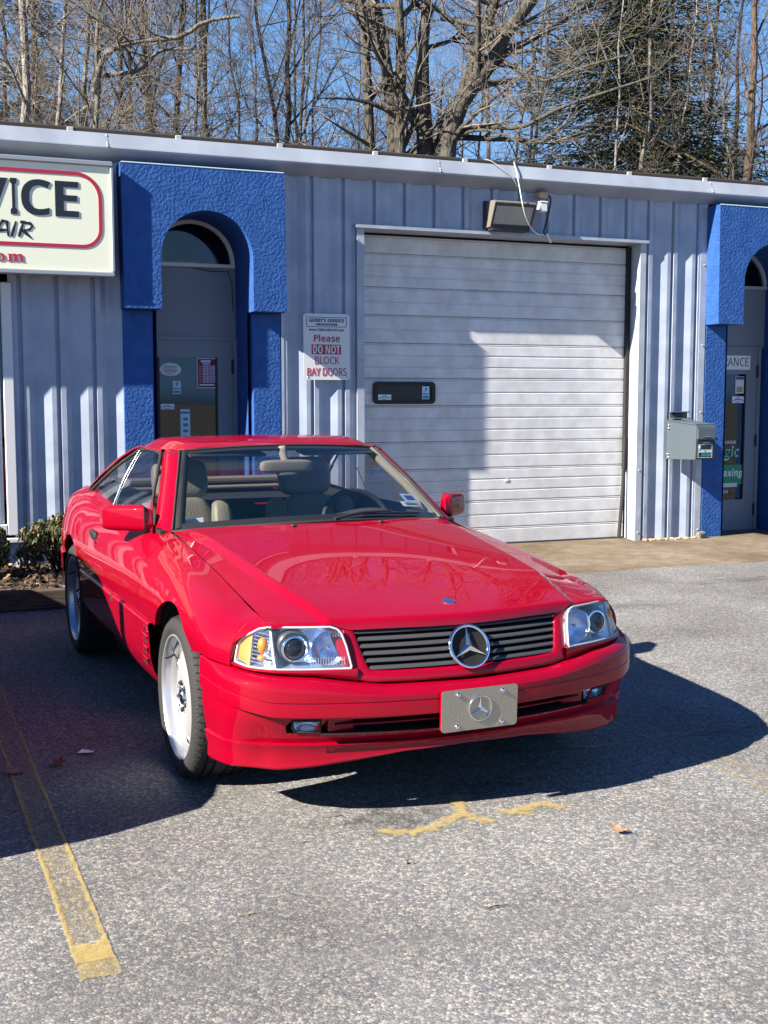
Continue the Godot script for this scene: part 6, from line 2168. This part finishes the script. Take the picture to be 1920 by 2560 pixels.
func bonnet(car: Node3D) -> void:
	var rows := []
	var cols := []
	for q in 161:
		var u := -1.0 + q / 80.0
		cols.append(u * 0.698)
	# a few extra columns at the crease lines
	for k in 37:
		var row := PackedVector3Array()
		var w := k / 32.0
		for l in cols:
			var ar: float = -0.500 - 0.262 * pow(absf(l) / 0.70, 2.2)
			var lim := 0.62 if absf(l) > 0.60 else 1.0
			var af := nose_a(l) - 0.132
			if absf(l) > 0.6: af = lerpf(nose_a(0.6) - 0.132, 0.640, (absf(l) - 0.6) / 0.1)
			var drop: float = lerpf(0.036, 0.010, smoothstep(0.42, 0.53, absf(l)))
			if k <= 32:
				var a := lerpf(ar, af, 1.0 - pow(1.0 - w, 1.25))
				row.append(C(a, l, hood(a, l)))
			else:
				var f := (k - 32) / 4.0
				row.append(C(af + 0.021 * sin(f * PI / 2), l, hood(af, l) - 0.003 * f - drop * (1.0 - cos(f * PI / 2))))
		rows.append(row)
	var b := MB.new()
	b.grid(rows, C(0, 0, 0.2))
	var hd := part("bonnet", b, M.car_red, car)
	# dark channel under the bonnet edge
	var ch := MB.new()
	for sg in [1.0, -1.0]:
		var r := [PackedVector3Array(), PackedVector3Array()]
		for k in 25:
			var a := lerpf(-0.78, 0.66, k / 24.0)
			r[0].append(C(a, 0.690 * sg, hood_edge(a) - 0.012)); r[1].append(C(a, 0.712 * sg, hood_edge(a) - 0.012))
		ch.grid(r, null, false, Vector3.UP)
	part("bonnet_gap", ch, M.gap_black, car)
	# painted frame round the grille, part of the bonnet
	var inn := [Vector2(0.400, 0.699), Vector2(0.412, 0.688), Vector2(0.403, 0.645), Vector2(0.391, 0.600), Vector2(0.380, 0.563), Vector2(0.366, 0.552), Vector2(0.30, 0.549), Vector2(0.15, 0.5475), Vector2(0.0, 0.547)]
	var out := [Vector2(0.522, 0.714), Vector2(0.508, 0.704), Vector2(0.484, 0.650), Vector2(0.468, 0.602), Vector2(0.456, 0.560), Vector2(0.432, 0.522), Vector2(0.37, 0.511), Vector2(0.18, 0.508), Vector2(0.0, 0.507)]
	var fr := MB.new()
	var ri := []
	for e in [[0.0, 0.035], [0.0, 0.004], [0.06, -0.002], [0.25, -0.006], [0.6, -0.006], [0.92, -0.002], [1.0, 0.006], [1.0, 0.03]]:
		var row := PackedVector3Array()
		for sg in [1.0, -1.0]:
			var seq := range(0, 33) if sg > 0 else range(31, -1, -1)
			for k in seq:
				var f: float = k / 4.0
				var i0 := mini(int(f), 7)
				var p: Vector2 = (inn[i0] as Vector2).lerp(inn[i0 + 1], f - i0)
				var q: Vector2 = (out[i0] as Vector2).lerp(out[i0 + 1], f - i0)
				var m := p.lerp(q, e[0])
				row.append(F(m.x * sg, m.y, e[1]))
		ri.append(row)
	fr.grid(ri, C(0, 0, 0.62))
	part("grille_surround", fr, M.car_red, hd)
	# grille: black well and six slats
	var well := MB.new()
	var wr := []
	for h in [0.545, 0.60, 0.65, 0.70]:
		var row := PackedVector3Array()
		for q in 21: row.append(F(-0.42 + 0.042 * q, h, 0.055))
		wr.append(row)
	well.grid(wr, C(0, 0, 0.6))
	var gr := part("grille", well, M.gap_black, car)
	for k in 6:
		var h := 0.5565 + k * 0.0243
		var half := lerpf(0.383, 0.408, k / 5.0)
		var s := MB.new()
		var sr := []
		for e in [[0.045, 0.0080], [0.012, 0.0085], [0.005, 0.0060], [0.002, -0.0010], [0.004, -0.0045], [0.045, -0.003]]:
			var row := PackedVector3Array()
			for q in 25: row.append(F(-half + 2 * half * q / 24.0, h + e[1], e[0]))
			sr.append(row)
		s.grid(sr, C(0, 0, h))
		part("grille_slat", s, M.grille_grey, gr)
	var chx := MB.new()
	for k in 6:
		for sg in [1.0, -1.0]: chx.ball(F(lerpf(0.383, 0.408, k / 5.0) * sg, 0.557 + k * 0.0243, 0.003), Vector3(0.003, 0.003, 0.003), Basis.IDENTITY, 6, 4)
	part("slat_clip", chx, M.chrome, gr)
	# star in the grille
	var tilt := atan2(0.058, 0.14)
	var sx := Transform3D(Basis(Vector3.RIGHT, -tilt), F(0, 0.613, -0.018))
	var sb := MB.new()
	star(sb, sx, 0.076, 0.0068, 0.0145)
	part("grille_star", sb, M.chrome, gr)
	var disc := MB.new()
	disc.lathe([Vector2(0.074, 0.0), Vector2(0.001, 0.001)], 32, Transform3D(Basis(Vector3.RIGHT, -tilt) * Basis(Vector3(1, 0, 0), Vector3(0, 0, 1), Vector3(0, -1, 0)), F(0, 0.613, -0.008)), 60)
	part("star_backing", disc, M.gap_black, gr)
	# round badge on the nose
	var em := MB.new()
	var ea := 0.655
	var ex := Transform3D(Basis(Vector3.RIGHT, 0.22) , C(ea, 0, hood(ea, 0) + 0.001))
	em.lathe([Vector2(0.025, -0.002), Vector2(0.025, 0.003), Vector2(0.0215, 0.0045), Vector2(0.0205, 0.0035)], 28, ex, 30.0)
	var badge := part("bonnet_badge", em, M.chrome, hd)
	var ed := MB.new()
	ed.lathe([Vector2(0.021, 0.003), Vector2(0.001, 0.004)], 28, ex, 60.0)
	part("badge_centre", ed, M.dark_blue, badge)
	# washer jets
	for e in [[-0.47, 0.215], [-0.47, -0.215]]:
		var j := MB.new()
		soft(j, C(e[0], e[1], hood(e[0], e[1]) + 0.004), Vector3(0.013, 0.007, 0.011), Basis.IDENTITY, 0.6, 10, 6)
		part("washer_jet", j, M.dark_plastic, hd)

func bumper(car: Node3D) -> void:
	var bottom := func(t: float) -> float: return ltab([0.40, 0.64, 0.80, 0.95, 1.05, 1.28, 1.54], [0.185, 0.205, 0.200, 0.212, 0.224, 0.250, 0.258], t)
	var groove := func(t: float) -> float: return ltab([0.40, 0.48, 0.70, 0.80, 1.54], [0.506, 0.500, 0.472, 0.457, 0.448], t)
	var strip := func(t: float) -> float: return ltab([0.40, 0.48, 0.70, 0.80, 1.54], [0.455, 0.450, 0.421, 0.404, 0.394], t)
	# profile knots: inset, height
	var knots := func(t: float) -> Array:
		var tp := bump_top(t)
		var g: float = groove.call(t)
		var s: float = strip.call(t)
		var bt: float = bottom.call(t)
		var k := smoothstep(0.55, 0.75, t)   # only the nose undercuts
		var ins := lerpf(0.0, 0.05, smoothstep(0.46, 0.62, t))
		return [Vector2(0.030 + ins, tp - 0.006), Vector2(0.012 + ins, tp), Vector2(0.004 + ins * 0.7, tp - 0.0025), Vector2(0.001 + ins * 0.25, tp - 0.012), Vector2(0.0, tp - 0.030), Vector2(-0.0015, (tp + g) / 2 - 0.006), Vector2(-0.0015, g + 0.003), Vector2(0.004, g), Vector2(-0.0015, g - 0.004), Vector2(-0.0025, (g + s) / 2), Vector2(-0.001, s + 0.004), Vector2(0.006 + 0.010 * k, s - 0.001), Vector2(0.007 + 0.019 * k, s - 0.004),
			Vector2(0.008 + 0.021 * k, lerpf(0.394, 0.390, k)), Vector2(0.012 + 0.030 * k, 0.366), Vector2(0.016 + 0.039 * k, 0.338), Vector2(0.020 + 0.046 * k, 0.312), Vector2(0.023 + 0.049 * k, 0.298), Vector2(0.014 + 0.038 * k, 0.293), Vector2(0.026 + 0.050 * k, lerpf(0.29, bt, 0.45)), Vector2(0.024 + 0.036 * k, lerpf(0.29, bt, 0.86)), Vector2(0.034 + 0.036 * k, bt), Vector2(0.12, bt + 0.008)]
	var tf0 := t_of_l(0.665)
	var tf1 := t_of_l(0.563)
	var ts1 := t_of_l(0.545)
	var tend: float = TT[TT.size() - 1]
	var ts := steps_between(0.396, tf0, 20)
	ts.append_array(steps_between(tf0, tf1, 5).slice(1)); ts.append(ts1); ts.append_array(steps_between(ts1, tend, 22).slice(1))
	var full := []
	for t in ts: full.append([t, 1.0])
	for k in range(ts.size() - 2, -1, -1): full.append([ts[k], -1.0])
	var rows := []
	for r in 23:
		var row := PackedVector3Array()
		for e in full:
			var kk: Array = knots.call(e[0])
			row.append(W(e[0], kk[r].x, kk[r].y, e[1]))
		rows.append(row)
	var all := MB.new()
	var from := []
	for e in [[0, 6], [6, 8], [8, 10], [10, 12], [12, 17], [17, 18], [18, 21], [21, 22]]:
		for r in range(e[0], e[1] + 1): from.append(r)
		all.grid(rows.slice(e[0], e[1] + 1), C(-0.2, 0, 0.4))
	# take out the cells of the fog lamp and intake openings
	var nc := full.size()
	var keep := PackedInt32Array()
	for c in range(0, all.i.size(), 3):
		var a := mini(all.i[c], mini(all.i[c + 1], all.i[c + 2]))
		var r: int = from[a / nc]
		var mid := Vector3.ZERO
		for q in 3: mid += all.v[all.i[c + q]] / 3.0
		var l := absf(mid.x)
		var tt: float = full[mini(a % nc, nc - 1)][0]
		var hole := r >= 13 and r < 15 and mid.z > 0.5 and (l < 0.5452 or (l > 0.5635 and l < 0.66))
		if not hole: keep.append_array([all.i[c], all.i[c + 1], all.i[c + 2]])
	all.i = keep
	var bm := part("front_bumper", all, M.car_red, car)
	# intake: dark well, two red slats, end blocks
	var well := MB.new()
	var wr := []
	for h in [0.330, 0.400]:
		var row := PackedVector3Array()
		for q in 31: row.append(C(nose_a(-0.68 + 1.36 * q / 30.0) - 0.125, -0.68 + 1.36 * q / 30.0, h))
		wr.append(row)
	well.grid(wr, C(0, 0, 0.36))
	for h in [0.3365, 0.3925]:
		var r2 := [PackedVector3Array(), PackedVector3Array()]
		for q in 31:
			var l := -0.55 + 1.10 * q / 30.0
			r2[0].append(C(nose_a(l) - 0.030, l, h)); r2[1].append(C(nose_a(l) - 0.126, l, h))
		well.grid(r2, null, false, Vector3(0, 1 if h < 0.36 else -1, 0))
	part("intake_well", well, M.gap_black, bm)
	var sl := MB.new()
	var srw := []
	for e in [[0.09, 0.372], [0.040, 0.3705], [0.034, 0.367], [0.040, 0.3625], [0.09, 0.361]]:
		var row := PackedVector3Array()
		for q in 31:
			var l := -0.50 + 1.0 * q / 30.0
			row.append(C(nose_a(l) - e[0] - 0.012, l, e[1]))
		srw.append(row)
	sl.grid(srw, C(0.2, 0, 0.366))
	part("intake_slat", sl, M.car_red, bm)
	for sg in [1.0, -1.0]:
		part("intake_block", bx(C(nose_a(0.485) - 0.092, 0.475 * sg, 0.364), Vector3(0.10, 0.054, 0.06), 0.006), M.car_red, bm, Transform3D.IDENTITY)
		# fog lamp
		var fo := [Vector2(tf0 + 0.012, 0.3415), Vector2(tf1 - 0.004, 0.3415), Vector2(tf1 - 0.004, 0.389), Vector2(tf0 + 0.004, 0.389), Vector2(tf0 + 0.002, 0.362)]
		var fg := part("fog_lamp", fill(fo, 6, 8, func(t: float, h: float) -> Vector3: return W(t, lerpf(0.056, 0.032, (h - 0.3415) / 0.0475), h, sg)), M.lens, bm)
		part("fog_reflector", fill(fo, 6, 8, func(t: float, h: float) -> Vector3: return W(t, 0.066 + 0.03 * (1.0 - pow((h - 0.365) / 0.026, 2)) * sin(PI * clampf((t - tf0) / (tf1 - tf0), 0, 1)), h, sg)), M.lamp_bowl, fg)
		part("fog_rim", edge_tube(fo, 0.0045, func(t: float, h: float) -> Vector3: return W(t, lerpf(0.053, 0.029, (h - 0.3415) / 0.0475), h, sg)), M.gap_black, fg)
		# end cap of the bumper at the wheel arch
	# plate: steel sheet on a red plinth, bent star and four dome nuts
	var pn := -0.10
	var px := Transform3D(Basis(Vector3.RIGHT, 0.045) * Basis(Vector3.UP, 0.0), C(0.905, 0, 0.405))
	var pl := MB.new()
	var poly := PackedVector2Array()
	for c in [[0.1405, 0.064, 0.0], [-0.1405, 0.064, PI / 2], [-0.1405, -0.064, PI], [0.1405, -0.064, PI * 1.5]]:
		for q in 5: poly.append(Vector2(c[0] + cos(c[2] + q * PI / 8) * 0.012, c[1] + sin(c[2] + q * PI / 8) * 0.012))
	pl.prism(poly, 0.0, 0.003, px)
	var plate := part("front_plate", pl, M.plate_steel, car)
	var pp := MB.new()
	pp.box(px * Vector3(0, 0, -0.012), Vector3(0.300, 0.150, 0.022), px.basis, 0.006)
	part("plate_plinth", pp, M.car_red, plate)
	var stp := MB.new()
	star(stp, px.translated_local(Vector3(0, 0.002, 0.006)), 0.045, 0.0025, 0.009)
	part("plate_star", stp, M.chrome, plate)
	for e in [[-0.09, 0.058], [0.09, 0.058], [-0.09, -0.058], [0.09, -0.058]]:
		var nt := MB.new()
		nt.ball(px * Vector3(e[0], e[1], 0.004), Vector3(0.0085, 0.0085, 0.008), px.basis, 12, 7)
		part("dome_nut", nt, M.chrome, plate)

func cabin(car: Node3D) -> void:
	var sc := MB.new()
	var rows := []
	for k in 17:
		var row := PackedVector3Array()
		for q in 25: row.append(screen(-0.985 + 1.97 * q / 24.0, 0.0 + k / 16.0))
		rows.append(row)
	sc.grid(rows, C(-1.2, 0, 0.7))
	var ws := part("windscreen", sc, M.windscreen, car)
	# black band: wide along the foot and the right edge, thin elsewhere
	var band := MB.new()
	for e in [[0.0, 0.070, true, -0.985, 0.985], [0.955, 1.0, true, -0.985, 0.985]]:
		var r2 := []
		for k in 3:
			var row := PackedVector3Array()
			for q in 25: row.append(screen(lerpf(e[3], e[4], q / 24.0), lerpf(e[0], e[1], k / 2.0), -0.003))
			r2.append(row)
		band.grid(r2, C(-1.2, 0, 0.7))
	for sg in [1.0, -1.0]:
		var r2 := []
		for k in 3:
			var row := PackedVector3Array()
			for q in 13: row.append(screen(lerpf(0.955, 0.99, k / 2.0) * sg, q / 12.0, -0.003))
			r2.append(row)
		band.grid(r2, C(-1.2, 0, 0.7))
	part("black_border", band, M.gap_black, ws)
	var rubber := MB.new()
	var loop := []
	for q in 13: loop.append(screen(-0.995 + 1.99 * q / 12.0, -0.012, 0.0))
	curve_tube(rubber, loop, 0.008)
	for sg in [1.0, -1.0]: curve_tube(rubber, [screen(0.995 * sg, 0.0, 0.002), screen(0.995 * sg, 0.5, 0.002), screen(0.995 * sg, 1.0, 0.002)], 0.006)
	var hdl := []
	for q in 13: hdl.append(screen(-0.99 + 1.98 * q / 12.0, 1.004, 0.001))
	curve_tube(rubber, hdl, 0.005)
	part("screen_rubber", rubber, M.rubber, ws)
	# cowl behind the bonnet and the single wiper
	var cw := MB.new()
	var cr := [PackedVector3Array(), PackedVector3Array()]
	for q in 25:
		var u := -1.0 + q / 12.0
		var p := screen(u, -0.012)
		cr[0].append(p + Vector3(0, -0.012, 0.05)); cr[1].append(p + Vector3(0, -0.010, -0.012))
	cw.grid(cr, null, false, Vector3.UP)
	part("cowl", cw, M.gap_black, car)
	var wi := MB.new()
	curve_tube(wi, [screen(-0.22, 0.035, 0.012), screen(-0.45, 0.030, 0.014), screen(-0.72, 0.034, 0.012)], 0.006, 6)
	curve_tube(wi, [screen(0.0, -0.01, 0.01), screen(-0.2, 0.03, 0.018), screen(-0.45, 0.040, 0.020)], 0.007, 6)
	part("wiper", wi, M.dark_plastic, car)
	# stickers low in the driver's corner, a paper on the dash
	var st := MB.new()
	var Q := func(b: MB, u0: float, w0: float, u1: float, w1: float, d: float) -> void:
		b.quad(screen(u1, w0, d), screen(u1, w1, d), screen(u0, w1, d), screen(u0, w0, d))
	Q.call(st, -0.86, 0.20, -0.72, 0.30, -0.004)
	part("inspection_sticker", st, M.pale_blue, ws)
	var s1 := MB.new()
	Q.call(s1, -0.83, 0.145, -0.655, 0.205, -0.0045)
	part("registration_sticker", s1, M.white_print, ws)
	var s2 := MB.new()
	Q.call(s2, -0.815, 0.165, -0.69, 0.185, -0.002)
	part("sticker_print", s2, M.teal_print, ws)
	var s3 := MB.new()
	Q.call(s3, -0.835, 0.225, -0.745, 0.275, -0.002)
	part("sticker_print", s3, M.blue_print, ws)
	# ---- dash
	var da := MB.new()
	rows = []
	for k in 13:
		var f := k / 12.0
		var row := PackedVector3Array()
		for q in 25:
			var l := -0.68 + 1.36 * q / 24.0
			var a: float = lerpf(-0.56 - 0.20 * pow(absf(l) / 0.68, 2), -1.02, minf(f / 0.75, 1.0))
			var h: float = 0.905 - 0.03 * pow(absf(l) / 0.68, 2) + 0.018 * sin(PI * minf(f / 0.75, 1.0)) + 0.045 * exp(-pow((l + 0.37) / 0.17, 2)) * smoothstep(0.15, 0.6, f)
			if f > 0.75: h -= (f - 0.75) * 1.1
			row.append(C(a - maxf(f - 0.75, 0.0) * 0.15, l, h))
		rows.append(row)
	da.grid(rows, C(-0.9, 0, 0.5))
	part("dashboard", da, M.dash, car)
	var pa := MB.new()
	pa.quad(C(-0.865, 0.63, 0.885), C(-0.875, 0.63, 0.935), C(-0.875, 0.525, 0.945), C(-0.865, 0.525, 0.890))
	part("dash_card", pa, M.paper, car)
	# steering wheel
	var sw := MB.new()
	var sx := Transform3D(Basis(Vector3.RIGHT, -0.42), C(-1.13, -0.37, 0.845))
	var rim := PackedVector3Array()
	var ra := PackedFloat32Array()
	for k in 41:
		rim.append(sx * Vector3(cos(TAU * k / 40) * 0.188, sin(TAU * k / 40) * 0.188, 0)); ra.append(0.0145)
	sw.tube(rim, ra, 10)
	soft(sw, sx * Vector3(0, 0, 0.01), Vector3(0.075, 0.06, 0.03), sx.basis, 0.5, 14, 8)
	for an in [0.1, PI - 0.1, -PI / 2]: sw.tube(PackedVector3Array([sx * Vector3(0, 0, 0), sx * Vector3(cos(an) * 0.18, sin(an) * 0.18, 0)]), PackedFloat32Array([0.02, 0.014]), 6)
	part("steering_wheel", sw, M.dark_plastic, car)
	# seats with tall headrests
	for sg in [1.0, -1.0]:
		var bs := Basis(Vector3.RIGHT, -0.26)
		var sb := MB.new()
		soft(sb, C(-1.83, 0.37 * sg, 0.66), Vector3(0.16, 0.30, 0.055), bs, 0.42)
		soft(sb, C(-1.48, 0.37 * sg, 0.44), Vector3(0.25, 0.08, 0.28), Basis.IDENTITY, 0.45)
		var seat := part("seat", sb, M.hide, car)
		var bo := MB.new()
		for e in [-1.0, 1.0]: soft(bo, C(-1.805, 0.37 * sg + e * 0.205, 0.655), Vector3(0.062, 0.285, 0.085), bs, 0.55)
		part("seat_bolster", bo, M.hide, seat)
		var hr := MB.new()
		soft(hr, C(-1.955, 0.37 * sg, 1.050), Vector3(0.158, 0.112, 0.05), bs, 0.5)
		part("headrest", hr, M.hide, seat)
		# door lining
		var dl := MB.new()
		dl.box(C(-1.40, 0.738 * sg, 0.76), Vector3(0.03, 0.28, 1.25)); dl.box(C(-2.30, 0.70 * sg, 0.80), Vector3(0.03, 0.28, 0.72))
		part("door_lining", dl, M.hide_dark, car)
	# rear bulkhead, folded top cover with a pale rail, roof lining, floor
	var fl := MB.new()
	fl.box(C(-1.5, 0, 0.33), Vector3(1.5, 0.03, 1.9)); fl.box(C(-2.20, 0, 0.62), Vector3(1.40, 0.50, 0.04)); fl.box(C(-0.90, 0, 0.58), Vector3(1.4, 0.55, 0.05)); fl.box(C(-1.45, 0, 0.45), Vector3(0.20, 0.20, 1.1))
	part("cabin_floor", fl, M.hide_dark, car)
	var sh := MB.new()
	sh.box(C(-2.50, 0, 0.895), Vector3(1.36, 0.03, 0.62), Basis.IDENTITY, 0.01)
	part("rear_shelf", sh, M.hide_dark, car)
	var rl := MB.new()
	rl.box(C(-2.70, 0, 0.990), Vector3(1.22, 0.040, 0.06), Basis.IDENTITY, 0.012); rl.box(C(-2.66, 0, 0.945), Vector3(1.24, 0.022, 0.05), Basis.IDENTITY, 0.008)
	part("shelf_rail", rl, M.headlining, car)
	var hl := MB.new()
	rows = []
	for k in 13:
		var row := PackedVector3Array()
		for q in 17:
			var p := roof_at((-1.0 + q / 8.0) * 0.96, k / 12.0)
			row.append(p + Vector3(0, -0.028, 0))
		rows.append(row)
	hl.grid(rows, null, false, Vector3.DOWN)
	part("roof_lining", hl, M.headlining, car)
	var vis := MB.new()
	for sg in [1.0, -1.0]: vis.box(C(-1.27, 0.30 * sg, 1.222), Vector3(0.40, 0.015, 0.13), Basis(Vector3.RIGHT, 0.1), 0.005)
	part("sun_visor", vis, M.hide_dark, car)
	var mi := MB.new()
	soft(mi, C(-1.14, 0.016, 1.160), Vector3(0.142, 0.033, 0.028), Basis.IDENTITY, 0.5)
	soft(mi, C(-1.135, 0.016, 1.122), Vector3(0.055, 0.010, 0.02), Basis.IDENTITY, 0.5)
	mi.tube(PackedVector3Array([C(-1.15, 0.016, 1.17), C(-1.19, 0.016, 1.215), C(-1.21, 0.016, 1.25)]), PackedFloat32Array([0.018, 0.022, 0.03]), 8)
	part("rear_view_mirror", mi, M.headlining, car)

func neighbour_car() -> void:
	# stands just outside the left edge: its shadow falls across the bay and its dark flank shows in the red doors
	var car := thing("parked_saloon", "dark grey saloon car parked beside the red car just past the left edge", "car", Vector3(-0.93, 0, -4.72))
	car.rotation.y = deg_to_rad(2.4)
	var st := [0.90, 0.86, 0.78, 0.62, 0.35, 0.0, -0.35, -0.9, -1.6, -2.4, -3.0, -3.45, -3.68, -3.74]
	var wd := [0.60, 0.73, 0.81, 0.86, 0.885, 0.895, 0.90, 0.90, 0.90, 0.895, 0.88, 0.83, 0.72, 0.60]
	var tp := [0.66, 0.74, 0.78, 0.815, 0.85, 0.885, 0.92, 0.945, 0.955, 0.965, 0.975, 0.955, 0.90, 0.80]
	var rows := []
	for k in 46:
		var a := lerpf(0.90, -3.74, k / 45.0)
		var w := -tab(st, wd, 0) if false else 0.0
		var ks := []
		for e in st: ks.append(-e)
		w = tab(ks, wd, -a)
		var t := tab(ks, tp, -a)
		var row := PackedVector3Array()
		for q in 33:
			var u := -1.0 + q / 16.0
			var an := PI * 0.5 * (u + 1.0)
			var cx := -signf(cos(an)) * pow(absf(cos(an)), 0.26)
			row.append(Vector3(cx * w, 0.22 + (t - 0.22) * pow(absf(sin(an)), 0.24), a))
		rows.append(row)
	var b := MB.new()
	b.grid(rows, Vector3(0, 0.3, -1.4))
	part("body", b, M.neighbour_paint, car)
	var nose := MB.new()
	nose.box(Vector3(0, 0.42, 0.86), Vector3(1.15, 0.34, 0.10), Basis.IDENTITY, 0.04)
	part("front_bumper", nose, M.neighbour_paint, car)
	# cabin: roof panel and glass
	var prof := func(w: float) -> Vector2: return Vector2(tab([0.0, 0.30, 0.42, 0.60, 0.78, 1.0], [-0.22, -1.10, -1.45, -1.95, -2.45, -3.05], w), tab([0.0, 0.30, 0.42, 0.60, 0.78, 1.0], [0.93, 1.405, 1.45, 1.445, 1.37, 0.985], w))
	var gl := MB.new()
	var rf := MB.new()
	rows = []
	var gr := []
	for k in 33:
		var p: Vector2 = prof.call(k / 32.0)
		var half := lerpf(0.74, 0.60, clampf((p.y - 0.93) / 0.5, 0, 1))
		var row := PackedVector3Array()
		for q in 13:
			var u := -1.0 + q / 6.0
			row.append(Vector3(half * u, p.y - 0.03 * pow(absf(u), 4.0), p.x))
		gr.append(row)
	gl.grid(gr.slice(0, 11), Vector3(0, 0.6, -1.6)); gl.grid(gr.slice(24, 33), Vector3(0, 0.6, -1.6))
	rf.grid(gr.slice(10, 25), Vector3(0, 0.6, -1.6))
	part("roof", rf, M.neighbour_paint, car)
	for sg in [1.0, -1.0]:
		var sr := [PackedVector3Array(), PackedVector3Array()]
		for k in 33:
			var p: Vector2 = prof.call(k / 32.0)
			sr[0].append(Vector3(lerpf(0.74, 0.60, clampf((p.y - 0.93) / 0.5, 0, 1)) * sg, p.y - 0.03, p.x))
			sr[1].append(Vector3(0.76 * sg, 0.92, p.x))
		gl.grid(sr, Vector3(0, 0.6, -1.6))
		var hl := MB.new()
		soft(hl, Vector3(0.60 * sg, 0.63, 0.78), Vector3(0.17, 0.06, 0.06), Basis(Vector3.UP, 0.35 * sg), 0.5, 14, 8)
		part("headlight", hl, M.lamp_bowl, car)
		var mm := MB.new()
		soft(mm, Vector3(0.99 * sg, 1.0, -0.62), Vector3(0.10, 0.065, 0.05), Basis.IDENTITY, 0.5, 12, 8)
		part("wing_mirror", mm, M.neighbour_paint, car)
		for a in [0.0, -2.75]:
			var wl := MB.new()
			var x := Transform3D(Basis(Vector3(0, 0, 1), Vector3(sg, 0, 0), Vector3(0, sg, 0)), Vector3(0.79 * sg, 0.325, a))
			wl.lathe([Vector2(0.22, -0.11), Vector2(0.31, -0.105), Vector2(0.325, -0.08), Vector2(0.325, 0.08), Vector2(0.31, 0.105), Vector2(0.22, 0.11)], 40, x, 40)
			var w := part("wheel", wl, M.tyre, car)
			var rm := MB.new()
			rm.lathe([Vector2(0.225, 0.108), Vector2(0.20, 0.08), Vector2(0.06, 0.09), Vector2(0.001, 0.10)], 30, x, 40)
			part("rim", rm, M.alloy, w)
	part("windows", gl, M.black, car)
